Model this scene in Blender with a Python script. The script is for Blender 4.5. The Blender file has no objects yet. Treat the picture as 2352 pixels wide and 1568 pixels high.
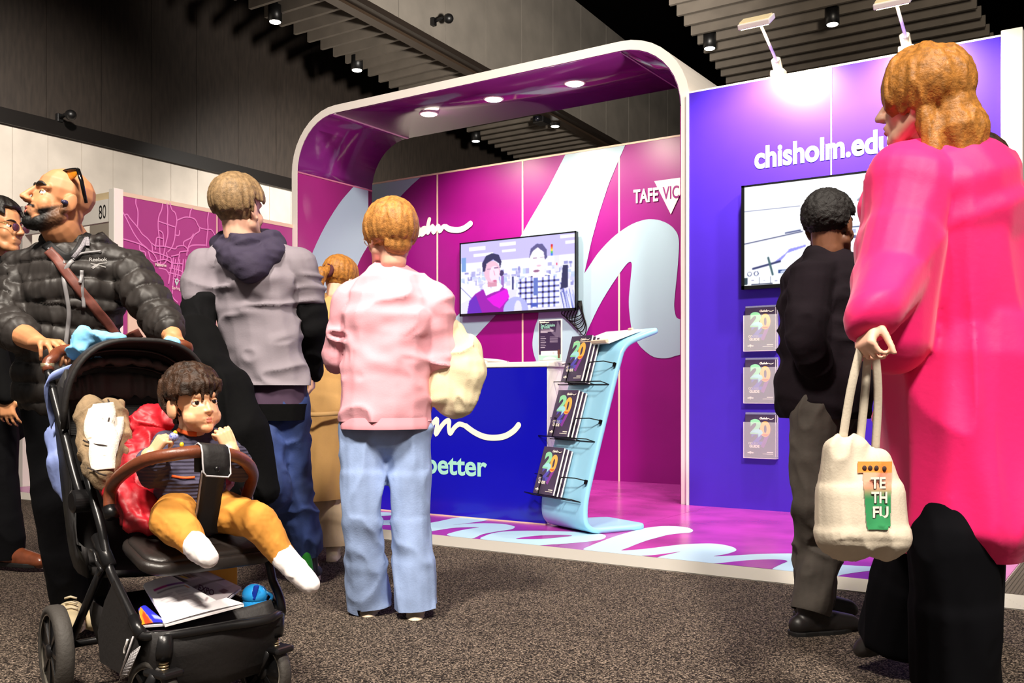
import bpy, bmesh, math, random
import numpy as np
from mathutils import Vector, Matrix
from mathutils.bvhtree import BVHTree
random.seed(7); rng = np.random.default_rng(7)
SC = bpy.context.scene
COL = SC.collection
V = Vector
# ---------------------------------------------------------------- camera, world, lights, exposure
F, CX, CY, H = 2232.0, 1176.0, 900.0, 0.9       # focal length (px), principal column, horizon row, eye height
XC, FC, ZC = V((.8327, .5537, 0)), V((-.5537, .8327, 0)), V((0, 0, 1))
cam = bpy.data.cameras.new('camera'); camo = bpy.data.objects.new('camera', cam); COL.objects.link(camo)
camo.location = (0, 0, H); camo.rotation_euler = (math.pi / 2, 0, math.atan2(.5537, .8327))
cam.sensor_fit = 'HORIZONTAL'; cam.sensor_width = 36; cam.lens = 36 * F / 2352; cam.shift_y = (CY - 784) / 2352
cam.clip_end = 200; cam.clip_start = .05
SC.camera = camo
SC.view_settings.view_transform = 'Standard'; SC.view_settings.look = 'None'
SC.view_settings.exposure = 0.0; SC.view_settings.gamma = 1.0; SC.view_settings.use_curve_mapping = False
w = bpy.data.worlds.new('hall_air'); SC.world = w; w.use_nodes = True
w.node_tree.nodes['Background'].inputs[0].default_value = (1.0, .93, .86, 1)
w.node_tree.nodes['Background'].inputs[1].default_value = 0.17

def light(kind, name, loc, energy, color=(1, .9, .78), target=None, **kw):
    l = bpy.data.lights.new(name, kind); l.energy = energy; l.color = color
    for k, v in kw.items(): setattr(l, k, v)
    o = bpy.data.objects.new(name, l); COL.objects.link(o); o.location = loc
    d = (V(target) - V(loc)) if target is not None else V((0, 0, -1))
    o.rotation_euler = d.to_track_quat('-Z', 'Y').to_euler()
    return o
# unseen spots high over the aisle, outside the picture, standing for hall lighting
light('SPOT', 'unseen_hall_spot', (2.6, -.6, 7.5), 4600, (1, .90, .78), (-1.6, 4.6, 1.0), spot_size=math.radians(70), spot_blend=.85, shadow_soft_size=.5)
light('SPOT', 'unseen_hall_spot', (-1.4, -1.2, 7.0), 3500, (1, .90, .78), (-3.2, 2.2, .8), spot_size=math.radians(60), spot_blend=.9, shadow_soft_size=.5)
light('SPOT', 'unseen_hall_spot', (-.6, .6, 7.5), 3300, (1, .90, .78), (-6.3, 6.9, 2.7), spot_size=math.radians(46), spot_blend=.8, shadow_soft_size=.5)  # added to brighten the arch front, map wall and counter
light('SPOT', 'unseen_wall_fill', (-9.5, 6.0, 6.6), 2900, (1, .93, .84), (-15, 8.0, 2.0), spot_size=math.radians(95), spot_blend=.9, shadow_soft_size=.2)  # unseen spot added to brighten the panelled wall
light('SPOT', 'unseen_wall_fill', (-9.5, 13.0, 6.6), 2900, (1, .93, .84), (-15, 15.0, 2.0), spot_size=math.radians(95), spot_blend=.9, shadow_soft_size=.2)  # second added wall spot, further along
light('SPOT', 'unseen_ceiling_fill', (-4.0, 8.8, 4.6), 5600, (1, .93, .84), (-11.0, 16.0, 8.4), spot_size=math.radians(75), spot_blend=1, shadow_soft_size=.3)  # unseen spot added to brighten the grey bulkhead
light('SPOT', 'unseen_ceiling_fill', (-1.0, 9.5, 5.0), 1300, (1, .88, .72), (-2.4, 15.0, 8.0), spot_size=math.radians(110), spot_blend=1, shadow_soft_size=.3)  # weaker added spot lifting the slats above the blue wall

# ---------------------------------------------------------------- picture -> place helpers
def ray(px, py): return XC * ((px - CX) / F) + FC + ZC * ((CY - py) / F)
O = V((0, 0, H))
def Pt(px, py, t): return O + ray(px, py) * t
def Pz(px, py, z): r = ray(px, py); return O + r * ((z - H) / r.z)
def Pv(px, py, v): r = ray(px, py); return O + r * (v / r.y)
def Pu(px, py, u): r = ray(px, py); return O + r * (u / r.x)
def CS(x, t, z): return XC * x + FC * t + ZC * z      # camera-aligned ground coordinates
def cs(x, t, z): return (XC * x + FC * t + ZC * z).normalized()

# ---------------------------------------------------------------- materials
def lin(c):
    c = np.asarray(c, float) / 255.0
    return np.where(c <= .04045, c / 12.92, ((c + .055) / 1.055) ** 2.4)
def rgba(c): l = lin(c); return (l[0], l[1], l[2], 1)
MATS = {}
def mat(name, col, rough=.55, metal=0.0, var=.0, vscale=8, bump=0.0, bscale=60, emit=0, spec=.5, sheen=0, alpha=1, trans=0, wave=None, stretch=None, col2=None, dist=.004, coat=0):
    if name in MATS: return MATS[name]
    m = bpy.data.materials.new(name); m.use_nodes = True; nt = m.node_tree; n = nt.nodes; L = nt.links
    b = n['Principled BSDF']
    b.inputs['Base Color'].default_value = rgba(col); b.inputs['Roughness'].default_value = rough
    b.inputs['Metallic'].default_value = metal; b.inputs['Specular IOR Level'].default_value = spec
    if sheen: b.inputs['Sheen Weight'].default_value = sheen
    if coat: b.inputs['Coat Weight'].default_value = coat; b.inputs['Coat Roughness'].default_value = .08
    if trans: b.inputs['Transmission Weight'].default_value = trans
    if alpha < 1: b.inputs['Alpha'].default_value = alpha
    if emit: b.inputs['Emission Color'].default_value = rgba(col); b.inputs['Emission Strength'].default_value = emit
    if var or bump or wave or col2:
        tc = n.new('ShaderNodeTexCoord'); mp = n.new('ShaderNodeMapping'); L.new(tc.outputs['Object'], mp.inputs[0])
        if stretch: mp.inputs['Scale'].default_value = stretch
    if var or col2:
        t = n.new('ShaderNodeTexNoise'); t.inputs['Scale'].default_value = vscale; t.inputs['Detail'].default_value = 4
        L.new(mp.outputs[0], t.inputs[0])
        r = n.new('ShaderNodeValToRGB')
        c = np.asarray(col, float); c2 = np.asarray(col2, float) if col2 is not None else np.clip(c * (1 + var), 0, 255)
        r.color_ramp.elements[0].color = rgba(np.clip(c * (1 - var), 0, 255)); r.color_ramp.elements[1].color = rgba(c2)
        r.color_ramp.elements[0].position = .32; r.color_ramp.elements[1].position = .68
        L.new(t.outputs[0], r.inputs[0]); L.new(r.outputs[0], b.inputs['Base Color'])
        if emit: L.new(r.outputs[0], b.inputs['Emission Color'])
    if bump:
        t2 = n.new('ShaderNodeTexNoise'); t2.inputs['Scale'].default_value = bscale; t2.inputs['Detail'].default_value = 3
        L.new(mp.outputs[0], t2.inputs[0]); bp = n.new('ShaderNodeBump'); bp.inputs['Strength'].default_value = bump
        bp.inputs['Distance'].default_value = dist
        L.new(t2.outputs[0], bp.inputs['Height']); L.new(bp.outputs[0], b.inputs['Normal'])
        if wave:
            wv = n.new('ShaderNodeTexWave'); wv.inputs['Scale'].default_value = wave[0]; wv.bands_direction = wave[1]; wv.inputs['Distortion'].default_value = wave[2]
            L.new(mp.outputs[0], wv.inputs[0]); b2 = n.new('ShaderNodeBump'); b2.inputs['Strength'].default_value = wave[3]; b2.inputs['Distance'].default_value = .004
            L.new(wv.outputs[0], b2.inputs['Height']); L.new(bp.outputs[0], b2.inputs['Normal']); L.new(b2.outputs[0], b.inputs['Normal'])
    MATS[name] = m; return m
def emat(name, col, s):
    if name in MATS: return MATS[name]
    m = bpy.data.materials.new(name); m.use_nodes = True; nt = m.node_tree; nt.nodes.clear()
    e = nt.nodes.new('ShaderNodeEmission'); o = nt.nodes.new('ShaderNodeOutputMaterial')
    e.inputs[0].default_value = rgba(col); e.inputs[1].default_value = s; nt.links.new(e.outputs[0], o.inputs[0])
    MATS[name] = m; return m
def vcmat(name, emit=0, rough=.4):
    if name in MATS: return MATS[name]
    m = bpy.data.materials.new(name); m.use_nodes = True; nt = m.node_tree; b = nt.nodes['Principled BSDF']
    a = nt.nodes.new('ShaderNodeAttribute'); a.attribute_name = 'Col'
    b.inputs['Roughness'].default_value = rough
    if emit:
        b.inputs['Base Color'].default_value = (.01, .01, .01, 1)
        nt.links.new(a.outputs[0], b.inputs['Emission Color']); b.inputs['Emission Strength'].default_value = emit
    else: nt.links.new(a.outputs[0], b.inputs['Base Color'])
    MATS[name] = m; return m

# ---------------------------------------------------------------- objects
def tag(o, label=None, cat=None, group=None, kind=None):
    if label: o['label'] = label
    if cat: o['category'] = cat
    if group: o['group'] = group
    if kind: o['kind'] = kind
    return o
def thing(name, label, cat, loc=(0, 0, 0), group=None, kind=None):
    o = bpy.data.objects.new(name, None); o.empty_display_size = .05; COL.objects.link(o); o.location = loc
    return tag(o, label, cat, group, kind)
def wloc(p):
    s = V((0, 0, 0))
    while p is not None: s = s + p.location; p = p.parent
    return s
def link_mesh(name, me, m, parent=None, smooth=True, origin=None):
    o = bpy.data.objects.new(name, me); COL.objects.link(o)
    if m is not None and not me.materials:
        for x in (m if isinstance(m, (list, tuple)) else [m]): me.materials.append(x)
    if parent is not None:
        o.parent = parent; off = wloc(parent)
    else:
        off = V(origin) if origin is not None else V((0, 0, 0)); o.location = off
    if off.length > 0: me.transform(Matrix.Translation(-off))
    if smooth and len(me.polygons): me.polygons.foreach_set('use_smooth', np.ones(len(me.polygons), bool))
    return o
def catmull(pts, n=8, closed=False):
    P = [V(p) for p in pts]; out = []
    N = len(P); rngi = range(N) if closed else range(N - 1)
    for i in rngi:
        if closed: a, b, c, d = P[(i - 1) % N], P[i], P[(i + 1) % N], P[(i + 2) % N]
        else: a, b, c, d = P[max(i - 1, 0)], P[i], P[i + 1], P[min(i + 2, N - 1)]
        for k in range(n):
            t = k / n
            out.append(.5 * ((2 * b) + (c - a) * t + (2 * a - 5 * b + 4 * c - d) * t * t + (3 * b - a - 3 * c + d) * t ** 3))
    if not closed: out.append(P[-1])
    return out
class MB:
    def __init__(s): s.v = []; s.f = []; s.mi = []
    def add(s, vs, fs, mi=0):
        k = len(s.v); s.v += [V(x) for x in vs]; s.f += [tuple(i + k for i in f) for f in fs]; s.mi += [mi] * len(fs); return s
    def box(s, a, b, mi=0):
        x0, y0, z0 = [min(a[i], b[i]) for i in range(3)]; x1, y1, z1 = [max(a[i], b[i]) for i in range(3)]
        return s.add([(x0, y0, z0), (x1, y0, z0), (x1, y1, z0), (x0, y1, z0), (x0, y0, z1), (x1, y0, z1), (x1, y1, z1), (x0, y1, z1)],
                     [(0, 3, 2, 1), (4, 5, 6, 7), (0, 1, 5, 4), (1, 2, 6, 5), (2, 3, 7, 6), (3, 0, 4, 7)], mi)
    def obox(s, c, ax, ay, az, mi=0):          # oriented box: centre and three half-vectors
        c, ax, ay, az = V(c), V(ax), V(ay), V(az); vs = []
        for k in (-1, 1):
            for (i, j) in ((-1, -1), (1, -1), (1, 1), (-1, 1)): vs.append(c + ax * i + ay * j + az * k)
        return s.add(vs, [(0, 3, 2, 1), (4, 5, 6, 7), (0, 1, 5, 4), (1, 2, 6, 5), (2, 3, 7, 6), (3, 0, 4, 7)], mi)
    def tube(s, pts, r, seg=10, closed=False, mi=0, flat=None):
        P = [V(p) for p in pts]; N = len(P); rr = r if isinstance(r, (list, tuple)) else [r] * N
        nrm = None; rings = []
        for i, p in enumerate(P):
            a = P[(i - 1) % N] if (closed or i > 0) else p; b = P[(i + 1) % N] if (closed or i < N - 1) else p
            t = (b - a).normalized() if (b - a).length > 1e-9 else V((0, 0, 1))
            if nrm is None: nrm = t.orthogonal().normalized()
            nrm = (nrm - t * nrm.dot(t)); nrm = nrm.normalized() if nrm.length > 1e-6 else t.orthogonal().normalized()
            bi = t.cross(nrm); ring = []
            for k in range(seg):
                an = 2 * math.pi * k / seg; o = nrm * math.cos(an) * rr[i] + bi * math.sin(an) * rr[i]
                if flat is not None: o = o - flat[0] * o.dot(flat[0]) * (1 - flat[1])
                ring.append(p + o)
            rings.append(ring)
        vs = [x for R in rings for x in R]; fs = []
        for i in range(N if closed else N - 1):
            j = (i + 1) % N
            for k in range(seg): fs.append((i * seg + k, i * seg + (k + 1) % seg, j * seg + (k + 1) % seg, j * seg + k))
        if not closed:
            fs.append(tuple(range(seg - 1, -1, -1))); fs.append(tuple((N - 1) * seg + k for k in range(seg)))
        return s.add(vs, fs, mi)
    def rev(s, c, axis, prof, seg=24, mi=0, capped=True):    # prof: list of (distance along axis, radius)
        c, axis = V(c), V(axis).normalized(); a = axis.orthogonal().normalized(); b = axis.cross(a); vs = []; fs = []
        for (h, r) in prof:
            for k in range(seg):
                an = 2 * math.pi * k / seg; vs.append(c + axis * h + (a * math.cos(an) + b * math.sin(an)) * r)
        for i in range(len(prof) - 1):
            for k in range(seg): fs.append((i * seg + k, i * seg + (k + 1) % seg, (i + 1) * seg + (k + 1) % seg, (i + 1) * seg + k))
        if capped: fs.append(tuple(range(seg - 1, -1, -1))); fs.append(tuple((len(prof) - 1) * seg + k for k in range(seg)))
        return s.add(vs, fs, mi)
    def ell(s, c, r, ax=None, seg=20, rings=12, mi=0):
        c = V(c); A = ax or (V((1, 0, 0)), V((0, 1, 0)), V((0, 0, 1))); vs = []; fs = []
        for i in range(rings + 1):
            th = math.pi * i / rings
            for k in range(seg):
                ph = 2 * math.pi * k / seg
                vs.append(c + A[0] * (r[0] * math.sin(th) * math.cos(ph)) + A[1] * (r[1] * math.sin(th) * math.sin(ph)) + A[2] * (r[2] * math.cos(th)))
        for i in range(rings):
            for k in range(seg): fs.append((i * seg + k, (i + 1) * seg + k, (i + 1) * seg + (k + 1) % seg, i * seg + (k + 1) % seg))
        return s.add(vs, fs, mi)
    def prism(s, poly, off, mi=0):                            # planar polygon pushed along the vector off
        n = len(poly); P = [V(p) for p in poly]; Q = [p + V(off) for p in P]
        fs = [tuple(range(n)), tuple(range(2 * n - 1, n - 1, -1))] + [(i, n + i, n + (i + 1) % n, (i + 1) % n) for i in range(n)]
        return s.add(P + Q, fs, mi)
    def grid(s, rows, mi=0, closed=False):
        n = len(rows[0]); fs = []
        for i in range(len(rows) - 1):
            for k in range(n if closed else n - 1): fs.append((i * n + k, i * n + (k + 1) % n, (i + 1) * n + (k + 1) % n, (i + 1) * n + k))
        return s.add([x for r in rows for x in r], fs, mi)
    def build(s, name, m, parent=None, smooth=False, bevel=0, solid=0, sub=0, origin=None, fixn=True):
        me = bpy.data.meshes.new(name); me.from_pydata([tuple(x) for x in s.v], [], s.f)
        if len(set(s.mi)) > 1: me.polygons.foreach_set('material_index', s.mi)
        if fixn:
            bm = bmesh.new(); bm.from_mesh(me)
            if bevel and not sub: bmesh.ops.remove_doubles(bm, verts=bm.verts, dist=1e-5)
            bmesh.ops.recalc_face_normals(bm, faces=bm.faces); bm.to_mesh(me); bm.free()
        o = link_mesh(name, me, m, parent, smooth, origin)
        if solid: md = o.modifiers.new('thickness', 'SOLIDIFY'); md.thickness = solid; md.offset = 0
        if bevel: md = o.modifiers.new('bevel', 'BEVEL'); md.width = bevel; md.segments = 2; md.limit_method = 'ANGLE'; md.angle_limit = math.radians(40)
        if sub: md = o.modifiers.new('subdivision', 'SUBSURF'); md.levels = sub; md.render_levels = sub
        return o
def box(name, a, b, m, parent=None, bevel=0, origin=None):
    return MB().box(a, b).build(name, m, parent, bevel=bevel, origin=origin)

# flat print: polygons, ribbons, lettering
def flat_poly(name, pts, m, parent, nrm=None):
    me = bpy.data.meshes.new(name); P = [V(p) for p in pts]
    if nrm is not None:
        s = V((0, 0, 0))
        for i in range(len(P)): s += P[i].cross(P[(i + 1) % len(P)])
        if s.dot(V(nrm)) < 0: P.reverse()
    me.from_pydata([tuple(p) for p in P], [], [tuple(range(len(P)))])
    return link_mesh(name, me, m, parent, False)
def ribbons(strokes, width, proj, nrm, mb=None, lift=0, n=6):
    """strokes: lists of 2-D points; proj(x, y) gives the place; flat ribbons with round ends"""
    mb = mb or MB(); nrm = V(nrm).normalized()
    for st in strokes:
        wd = width
        if isinstance(st, tuple): st, wd = st
        mb.k = getattr(mb, 'k', 0) + 1; P = [V(proj(*p)) + nrm * (lift + .0004 * (mb.k % 24)) for p in st]
        if n > 1 and len(P) > 2: P = catmull(P, n)
        P = [p + nrm * (.0006 * i / len(P)) for i, p in enumerate(P)]
        N = len(P); vs = []; fs = []
        for i, p in enumerate(P):
            t = (P[min(i + 1, N - 1)] - P[max(i - 1, 0)]); t = t.normalized() if t.length else V((1, 0, 0))
            sd = nrm.cross(t).normalized() * wd / 2; vs += [p - sd, p + sd]
        for i in range(N - 1): fs.append((2 * i, 2 * i + 2, 2 * i + 3, 2 * i + 1))
        mb.add(vs, fs)
        for e, q in ((0, 1), (N - 1, N - 2)):
            t = (P[e] - P[q]); t = t.normalized() if t.length else V((1, 0, 0)); sd = nrm.cross(t) * wd / 2
            arc = [P[e] + sd * math.cos(a) + t * wd / 2 * math.sin(a) + nrm * .0002 for a in np.linspace(0, math.pi, 7)]
            mb.add(arc, [tuple(range(7))])
    return mb
TXT = {}
def text_raw(body, bold, space=1.0):
    k = (body, bold, space)
    if k not in TXT:
        c = bpy.data.curves.new('lettering', 'FONT'); c.body = body; c.size = 1; c.offset = bold; c.resolution_u = 6; c.space_character = space
        o = bpy.data.objects.new('lettering', c); COL.objects.link(o)
        dg = bpy.context.evaluated_depsgraph_get(); me = bpy.data.meshes.new_from_object(o.evaluated_get(dg))
        vs = [V(v.co) for v in me.vertices]; fs = [tuple(p.vertices) for p in me.polygons]
        bpy.data.objects.remove(o); bpy.data.curves.remove(c); bpy.data.meshes.remove(me)
        TXT[k] = (vs, fs)
    return TXT[k]
def lettering(name, body, p0, p1, up, m, parent, bold=0.0, h=None, lift=0.0, space=1.0, mb=None):
    """text from p0 to p1 along the baseline; up is the vector of one cap height"""
    vs, fs = text_raw(body, bold, space)
    x0 = min(v.x for v in vs); x1 = max(v.x for v in vs); p0, p1, up = V(p0), V(p1), V(up)
    ca = text_raw('H', bold)[0]; cap = max(v.y for v in ca); n = (p1 - p0).cross(up).normalized()
    out = [p0 + (p1 - p0) * ((v.x - x0) / (x1 - x0)) + up * (v.y / cap) + n * lift for v in vs]
    if mb is not None: mb.add(out, fs); return mb
    me = bpy.data.meshes.new(name); me.from_pydata([tuple(p) for p in out], [], fs)
    return link_mesh(name, me, m, parent, False)

# pictures on screens and paper: painted as colours on a fine grid of vertices
class Img:
    def __init__(s, w, h, bg): s.w, s.h = w, h; s.a = np.tile(np.asarray(bg, float), (h, w, 1)); s.X, s.Y = np.meshgrid((np.arange(w) + .5) / w, (np.arange(h) + .5) / h)
    def put(s, mask, c, al=1): s.a[mask] = s.a[mask] * (1 - al) + np.asarray(c, float) * al; return s
    def rect(s, x0, y0, x1, y1, c, al=1): return s.put((s.X >= x0) & (s.X <= x1) & (s.Y >= y0) & (s.Y <= y1), c, al)
    def ell(s, x, y, rx, ry, c, al=1): return s.put(((s.X - x) / rx) ** 2 + ((s.Y - y) / ry) ** 2 <= 1, c, al)
    def poly(s, pts, c, al=1):
        ins = np.zeros(s.X.shape, bool); n = len(pts)
        for i in range(n):
            (x0, y0), (x1, y1) = pts[i], pts[(i + 1) % n]
            if y0 == y1: continue
            cnd = ((y0 > s.Y) != (y1 > s.Y)) & (s.X < (x1 - x0) * (s.Y - y0) / (y1 - y0) + x0); ins ^= cnd
        return s.put(ins, c, al)
    def line(s, x0, y0, x1, y1, wd, c, al=1):
        asp = s.h / s.w; dx, dy = x1 - x0, (y1 - y0) * asp; L2 = dx * dx + dy * dy + 1e-12
        t = np.clip(((s.X - x0) * dx + (s.Y - y0) * asp * dy) / L2, 0, 1)
        d = np.hypot(s.X - x0 - t * dx, (s.Y - y0) * asp - t * dy); k = (np.clip((wd / 2 - d) * s.w + .5, 0, 1) * al)[..., None]; s.a = s.a * (1 - k) + np.asarray(c, float) * k; return s
    def mesh(s, name, tl, tr, br, bl, m, parent, bend=None):
        tl, tr, br, bl = [np.array(V(p)) for p in (tl, tr, br, bl)]
        q_ = np.pad(s.a, ((1, 1), (1, 1), (0, 0)), 'edge'); s.a = .4 * s.a + .15 * (q_[:-2, 1:-1] + q_[2:, 1:-1] + q_[1:-1, :-2] + q_[1:-1, 2:])
        fx = (np.arange(s.w) / (s.w - 1))[None, :, None]; fy = (np.arange(s.h) / (s.h - 1))[:, None, None]
        co = (tl * (1 - fx) + tr * fx) * (1 - fy) + (bl * (1 - fx) + br * fx) * fy
        if bend is not None: co = bend(co, fx, fy)
        i = np.arange(s.h * s.w).reshape(s.h, s.w)
        q = np.stack([i[:-1, :-1], i[1:, :-1], i[1:, 1:], i[:-1, 1:]], -1).reshape(-1, 4)
        me = bpy.data.meshes.new(name); me.vertices.add(s.h * s.w); me.vertices.foreach_set('co', co.reshape(-1))
        me.loops.add(q.size); me.loops.foreach_set('vertex_index', q.reshape(-1).astype(np.int32)); me.polygons.add(len(q))
        me.polygons.foreach_set('loop_start', np.arange(0, q.size, 4, dtype=np.int32)); me.update(calc_edges=True)
        at = me.color_attributes.new('Col', 'FLOAT_COLOR', 'POINT'); c = np.ones((s.h * s.w, 4)); c[:, :3] = lin(np.clip(s.a, 0, 255)).reshape(-1, 3)
        at.data.foreach_set('color', c.reshape(-1).astype(np.float32))
        return link_mesh(name, me, m, parent, False)
# ================================================================ SETTING: hall floor, walls, ceiling
mt_carpet = mat('carpet_loop', (40, 36, 33), rough=.95, spec=.1)
def carpet_nodes():
    m = mt_carpet; nt = m.node_tree; n = nt.nodes; L = nt.links; b = n['Principled BSDF']
    tc = n.new('ShaderNodeTexCoord'); vo = n.new('ShaderNodeTexVoronoi'); vo.inputs['Scale'].default_value = 230
    t = n.new('ShaderNodeTexNoise'); t.inputs['Scale'].default_value = 110; t.inputs['Detail'].default_value = 4; t.inputs['Roughness'].default_value = .7
    L.new(tc.outputs['Object'], vo.inputs['Vector']); L.new(tc.outputs['Object'], t.inputs[0])
    sp = n.new('ShaderNodeSeparateColor'); L.new(vo.outputs['Color'], sp.inputs[0])
    av = n.new('ShaderNodeMath'); av.operation = 'MULTIPLY_ADD'; L.new(t.outputs[0], av.inputs[0]); av.inputs[1].default_value = .75
    hf = n.new('ShaderNodeMath'); hf.operation = 'MULTIPLY'; L.new(sp.outputs[0], hf.inputs[0]); hf.inputs[1].default_value = .6; L.new(hf.outputs[0], av.inputs[2])
    r = n.new('ShaderNodeValToRGB'); e = r.color_ramp.elements
    e[0].position = .42; e[0].color = rgba((20, 17, 16)); e[1].position = 1.0; e[1].color = rgba((166, 148, 132))
    x = r.color_ramp.elements.new(.72); x.color = rgba((60, 52, 46))
    t2 = n.new('ShaderNodeTexNoise'); t2.inputs['Scale'].default_value = 1.8; t2.inputs['Detail'].default_value = 3; L.new(tc.outputs['Object'], t2.inputs[0])
    mx = n.new('ShaderNodeMix'); mx.data_type = 'RGBA'; mx.blend_type = 'MULTIPLY'; mx.inputs['Factor'].default_value = .3
    L.new(av.outputs[0], r.inputs[0]); L.new(r.outputs[0], mx.inputs['A']); L.new(t2.outputs[0], mx.inputs['B']); L.new(mx.outputs['Result'], b.inputs['Base Color'])
    bp = n.new('ShaderNodeBump'); bp.inputs['Strength'].default_value = .5; bp.inputs['Distance'].default_value = .004
    L.new(av.outputs[0], bp.inputs['Height']); L.new(bp.outputs[0], b.inputs['Normal'])
carpet_nodes()
tag(MB().add([(-22, -6, 0), (14, -6, 0), (14, 45, 0), (-22, 45, 0)], [(0, 1, 2, 3)]).build('floor', mt_carpet), kind='structure')

m_dark = mat('dark_wall_panel', (52, 44, 38), rough=.6, var=.12, vscale=3, bump=.05, bscale=40, stretch=(1, 6, 1))
m_beige = mat('beige_wall_panel', (206, 196, 184), rough=.6, var=.04, vscale=2)
m_black = mat('black_void', (8, 7, 7), rough=1, spec=0)
m_ledge = mat('ledge_black', (22, 18, 16), rough=.4)
m_grey = mat('grey_panel', (124, 117, 108), rough=.7, var=.05, vscale=2)
WU = -15.0
wl = tag(box('wall_left', (WU - .3, -4, 0), (WU - .06, 42, 10.2), m_black), kind='structure')
v = 6.09 - 1.0 * 8
while v < 30:
    box('panel', (WU - .06, v + .012, 5.32), (WU, v + 1.0 - .012, 9.6), m_dark, wl); v += .985
v = 9.75 - .6 * 20
while v < 26:
    box('panel', (WU - .06, v + .004, 0), (WU, v + .59 - .004, 5.08), m_beige, wl); v += .59
box('ledge', (WU - .06, -4, 5.08), (WU + .07, 40, 5.32), m_ledge, wl)
tag(box('wall_back', (-22, 42, 0), (14, 42.3, 10.2), mat('far_wall', (30, 26, 24), rough=.8)), kind='structure')
ceil = tag(box('ceiling', (-22, 2, 10.2), (14, 45, 10.4), m_black), kind='structure')
m_slat = mat('ceiling_slat', (98, 90, 81), rough=.6, var=.06, vscale=3)
def slat(u0, u1, v):
    o = box('slat', (u0, v - .03, 7.0), (u1, v + .03, 7.19), m_slat, ceil)
for i in range(-1, 31):
    v = 10.59 + .392 * i; slat(-12.06 - .185 * (v - 10.59), -10.74 - .074 * (v - 10.5), v)
for i in range(-6, 14):
    v = 15.1 + .467 * i; slat(-6.58 - .164 * (v - 15.1), -2.4, v)
# grey bulkhead beside the slats: panels, dark lower edge trim
hd = V((-.0707, 1, 0)).normalized(); hn = V((-1, -.0707, 0)).normalized(); B0 = V((-10.69, 12.35, 7.05))
def bulk_s(px):
    r = ray(px, 300); best = None
    a = (r.x * hd.y - r.y * hd.x); tt = (B0.x * hd.y - B0.y * hd.x) / a
    return (V((r.x * tt, r.y * tt, 0)) - V((B0.x, B0.y, 0))).dot(hd)
wb = tag(MB().obox(B0 + hd * 8 + V((0, 0, 1.45)) + hn * .2, hd * 22, hn * .12, ZC * 1.4).build('wall_bulkhead', m_black), kind='structure')
s0, s1 = bulk_s(1019.6), bulk_s(1113); step = (s1 - s0)
k = -8
while k < 14:
    a = s0 + step * k
    MB().obox(B0 + hd * (a + step / 2) + V((0, 0, 1.43)), hd * (step / 2 - .012), hn * .03, ZC * 1.42).build('panel', m_grey, wb); k += 1
MB().obox(B0 + hd * 8 + V((0, 0, -.06)), hd * 22, hn * .10, ZC * .07).build('edge_trim', mat('bulkhead_trim', (58, 46, 36), rough=.35), wb)
MB().obox(B0 + hd * 8 - hn * .14 + V((0, 0, -.03)), hd * 22, hn * .12, ZC * .05).build('edge_trim', mat('bulkhead_trim_dark', (40, 33, 28), rough=.4), wb)

# downlights hung among the slats
m_can = mat('lamp_can_black', (18, 17, 17), rough=.4)
m_glow = emat('lamp_glow', (255, 248, 235), 14)
def downlight(px, py, lab, z=6.86):
    p = Pz(px, py, z); t = thing('ceiling_downlight', lab, 'light', p, 'hall ceiling downlights')
    MB().rev(p + V((0, 0, .0)), ZC, [(.0, .11), (.26, .11), (.28, .05), (.34, .04)], 16).build('housing', m_can, t, True)
    MB().rev(p, -ZC, [(-.01, .095), (.012, .085), (.02, .04)], 16).build('lens', m_glow, t, True)
for a in ((632, 50, 'lit round downlight near the ceiling slats, highest above the dark panelled wall'),
          (820, 161, 'lit round downlight below the slats, above the curved corner of the booth arch'),
          (1093, 324, 'lit round downlight seen through the arch, beside the dark wall'),
          (1275, 290, 'lit round downlight seen through the arch beside the black projector'),
          (1912, 56, 'lit round downlight between the slats above the blue wall'),
          (1630, 111, 'lit round downlight at the slat ends between arch and flood lamp')): downlight(*a)
# black projector seen through the arch
p = Pz(1244, 285, 6.80); t = thing('projector', 'black box projector under the slats seen through the booth arch', 'projector', p)
MB().obox(p + ZC * .08, V((.14, 0, 0)), V((0, .16, 0)), V((0, 0, .08))).build('body', m_can, t, bevel=.02)
MB().rev(p + V((0, -.16, .08)), V((0, -1, 0)), [(0, .06), (.06, .055)], 14).build('lens', mat('lens_glass', (30, 30, 40), rough=.1), t, True)
# security cameras
def seccam(p, lab, out):
    t = thing('security_camera', lab, 'camera', p); side = out.cross(ZC).normalized()
    MB().obox(p + out * .04, out * .04, side * .05, ZC * .07).build('wall_mount', m_can, t, bevel=.01)
    MB().tube([p + out * .06, p + out * .2 + ZC * .03, p + out * .3 + ZC * .03], .03, 8).build('arm', m_can, t, True)
    MB().ell(p + out * .36 + ZC * .0, (.09, .09, .085)).build('dome', m_can, t, True)
seccam(Pu(133, 272, WU + .01), 'small black security camera on the dark panelled wall above the ledge', V((1, 0, 0)))
pc = Pt(988, 52, 1); r = ray(988, 52); a = (r.x * hd.y - r.y * hd.x); tt = (B0.x * hd.y - B0.y * hd.x) / a
seccam(O + r * tt - hn * .03, 'black dome security camera on the grey bulkhead panels', -hn)

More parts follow.
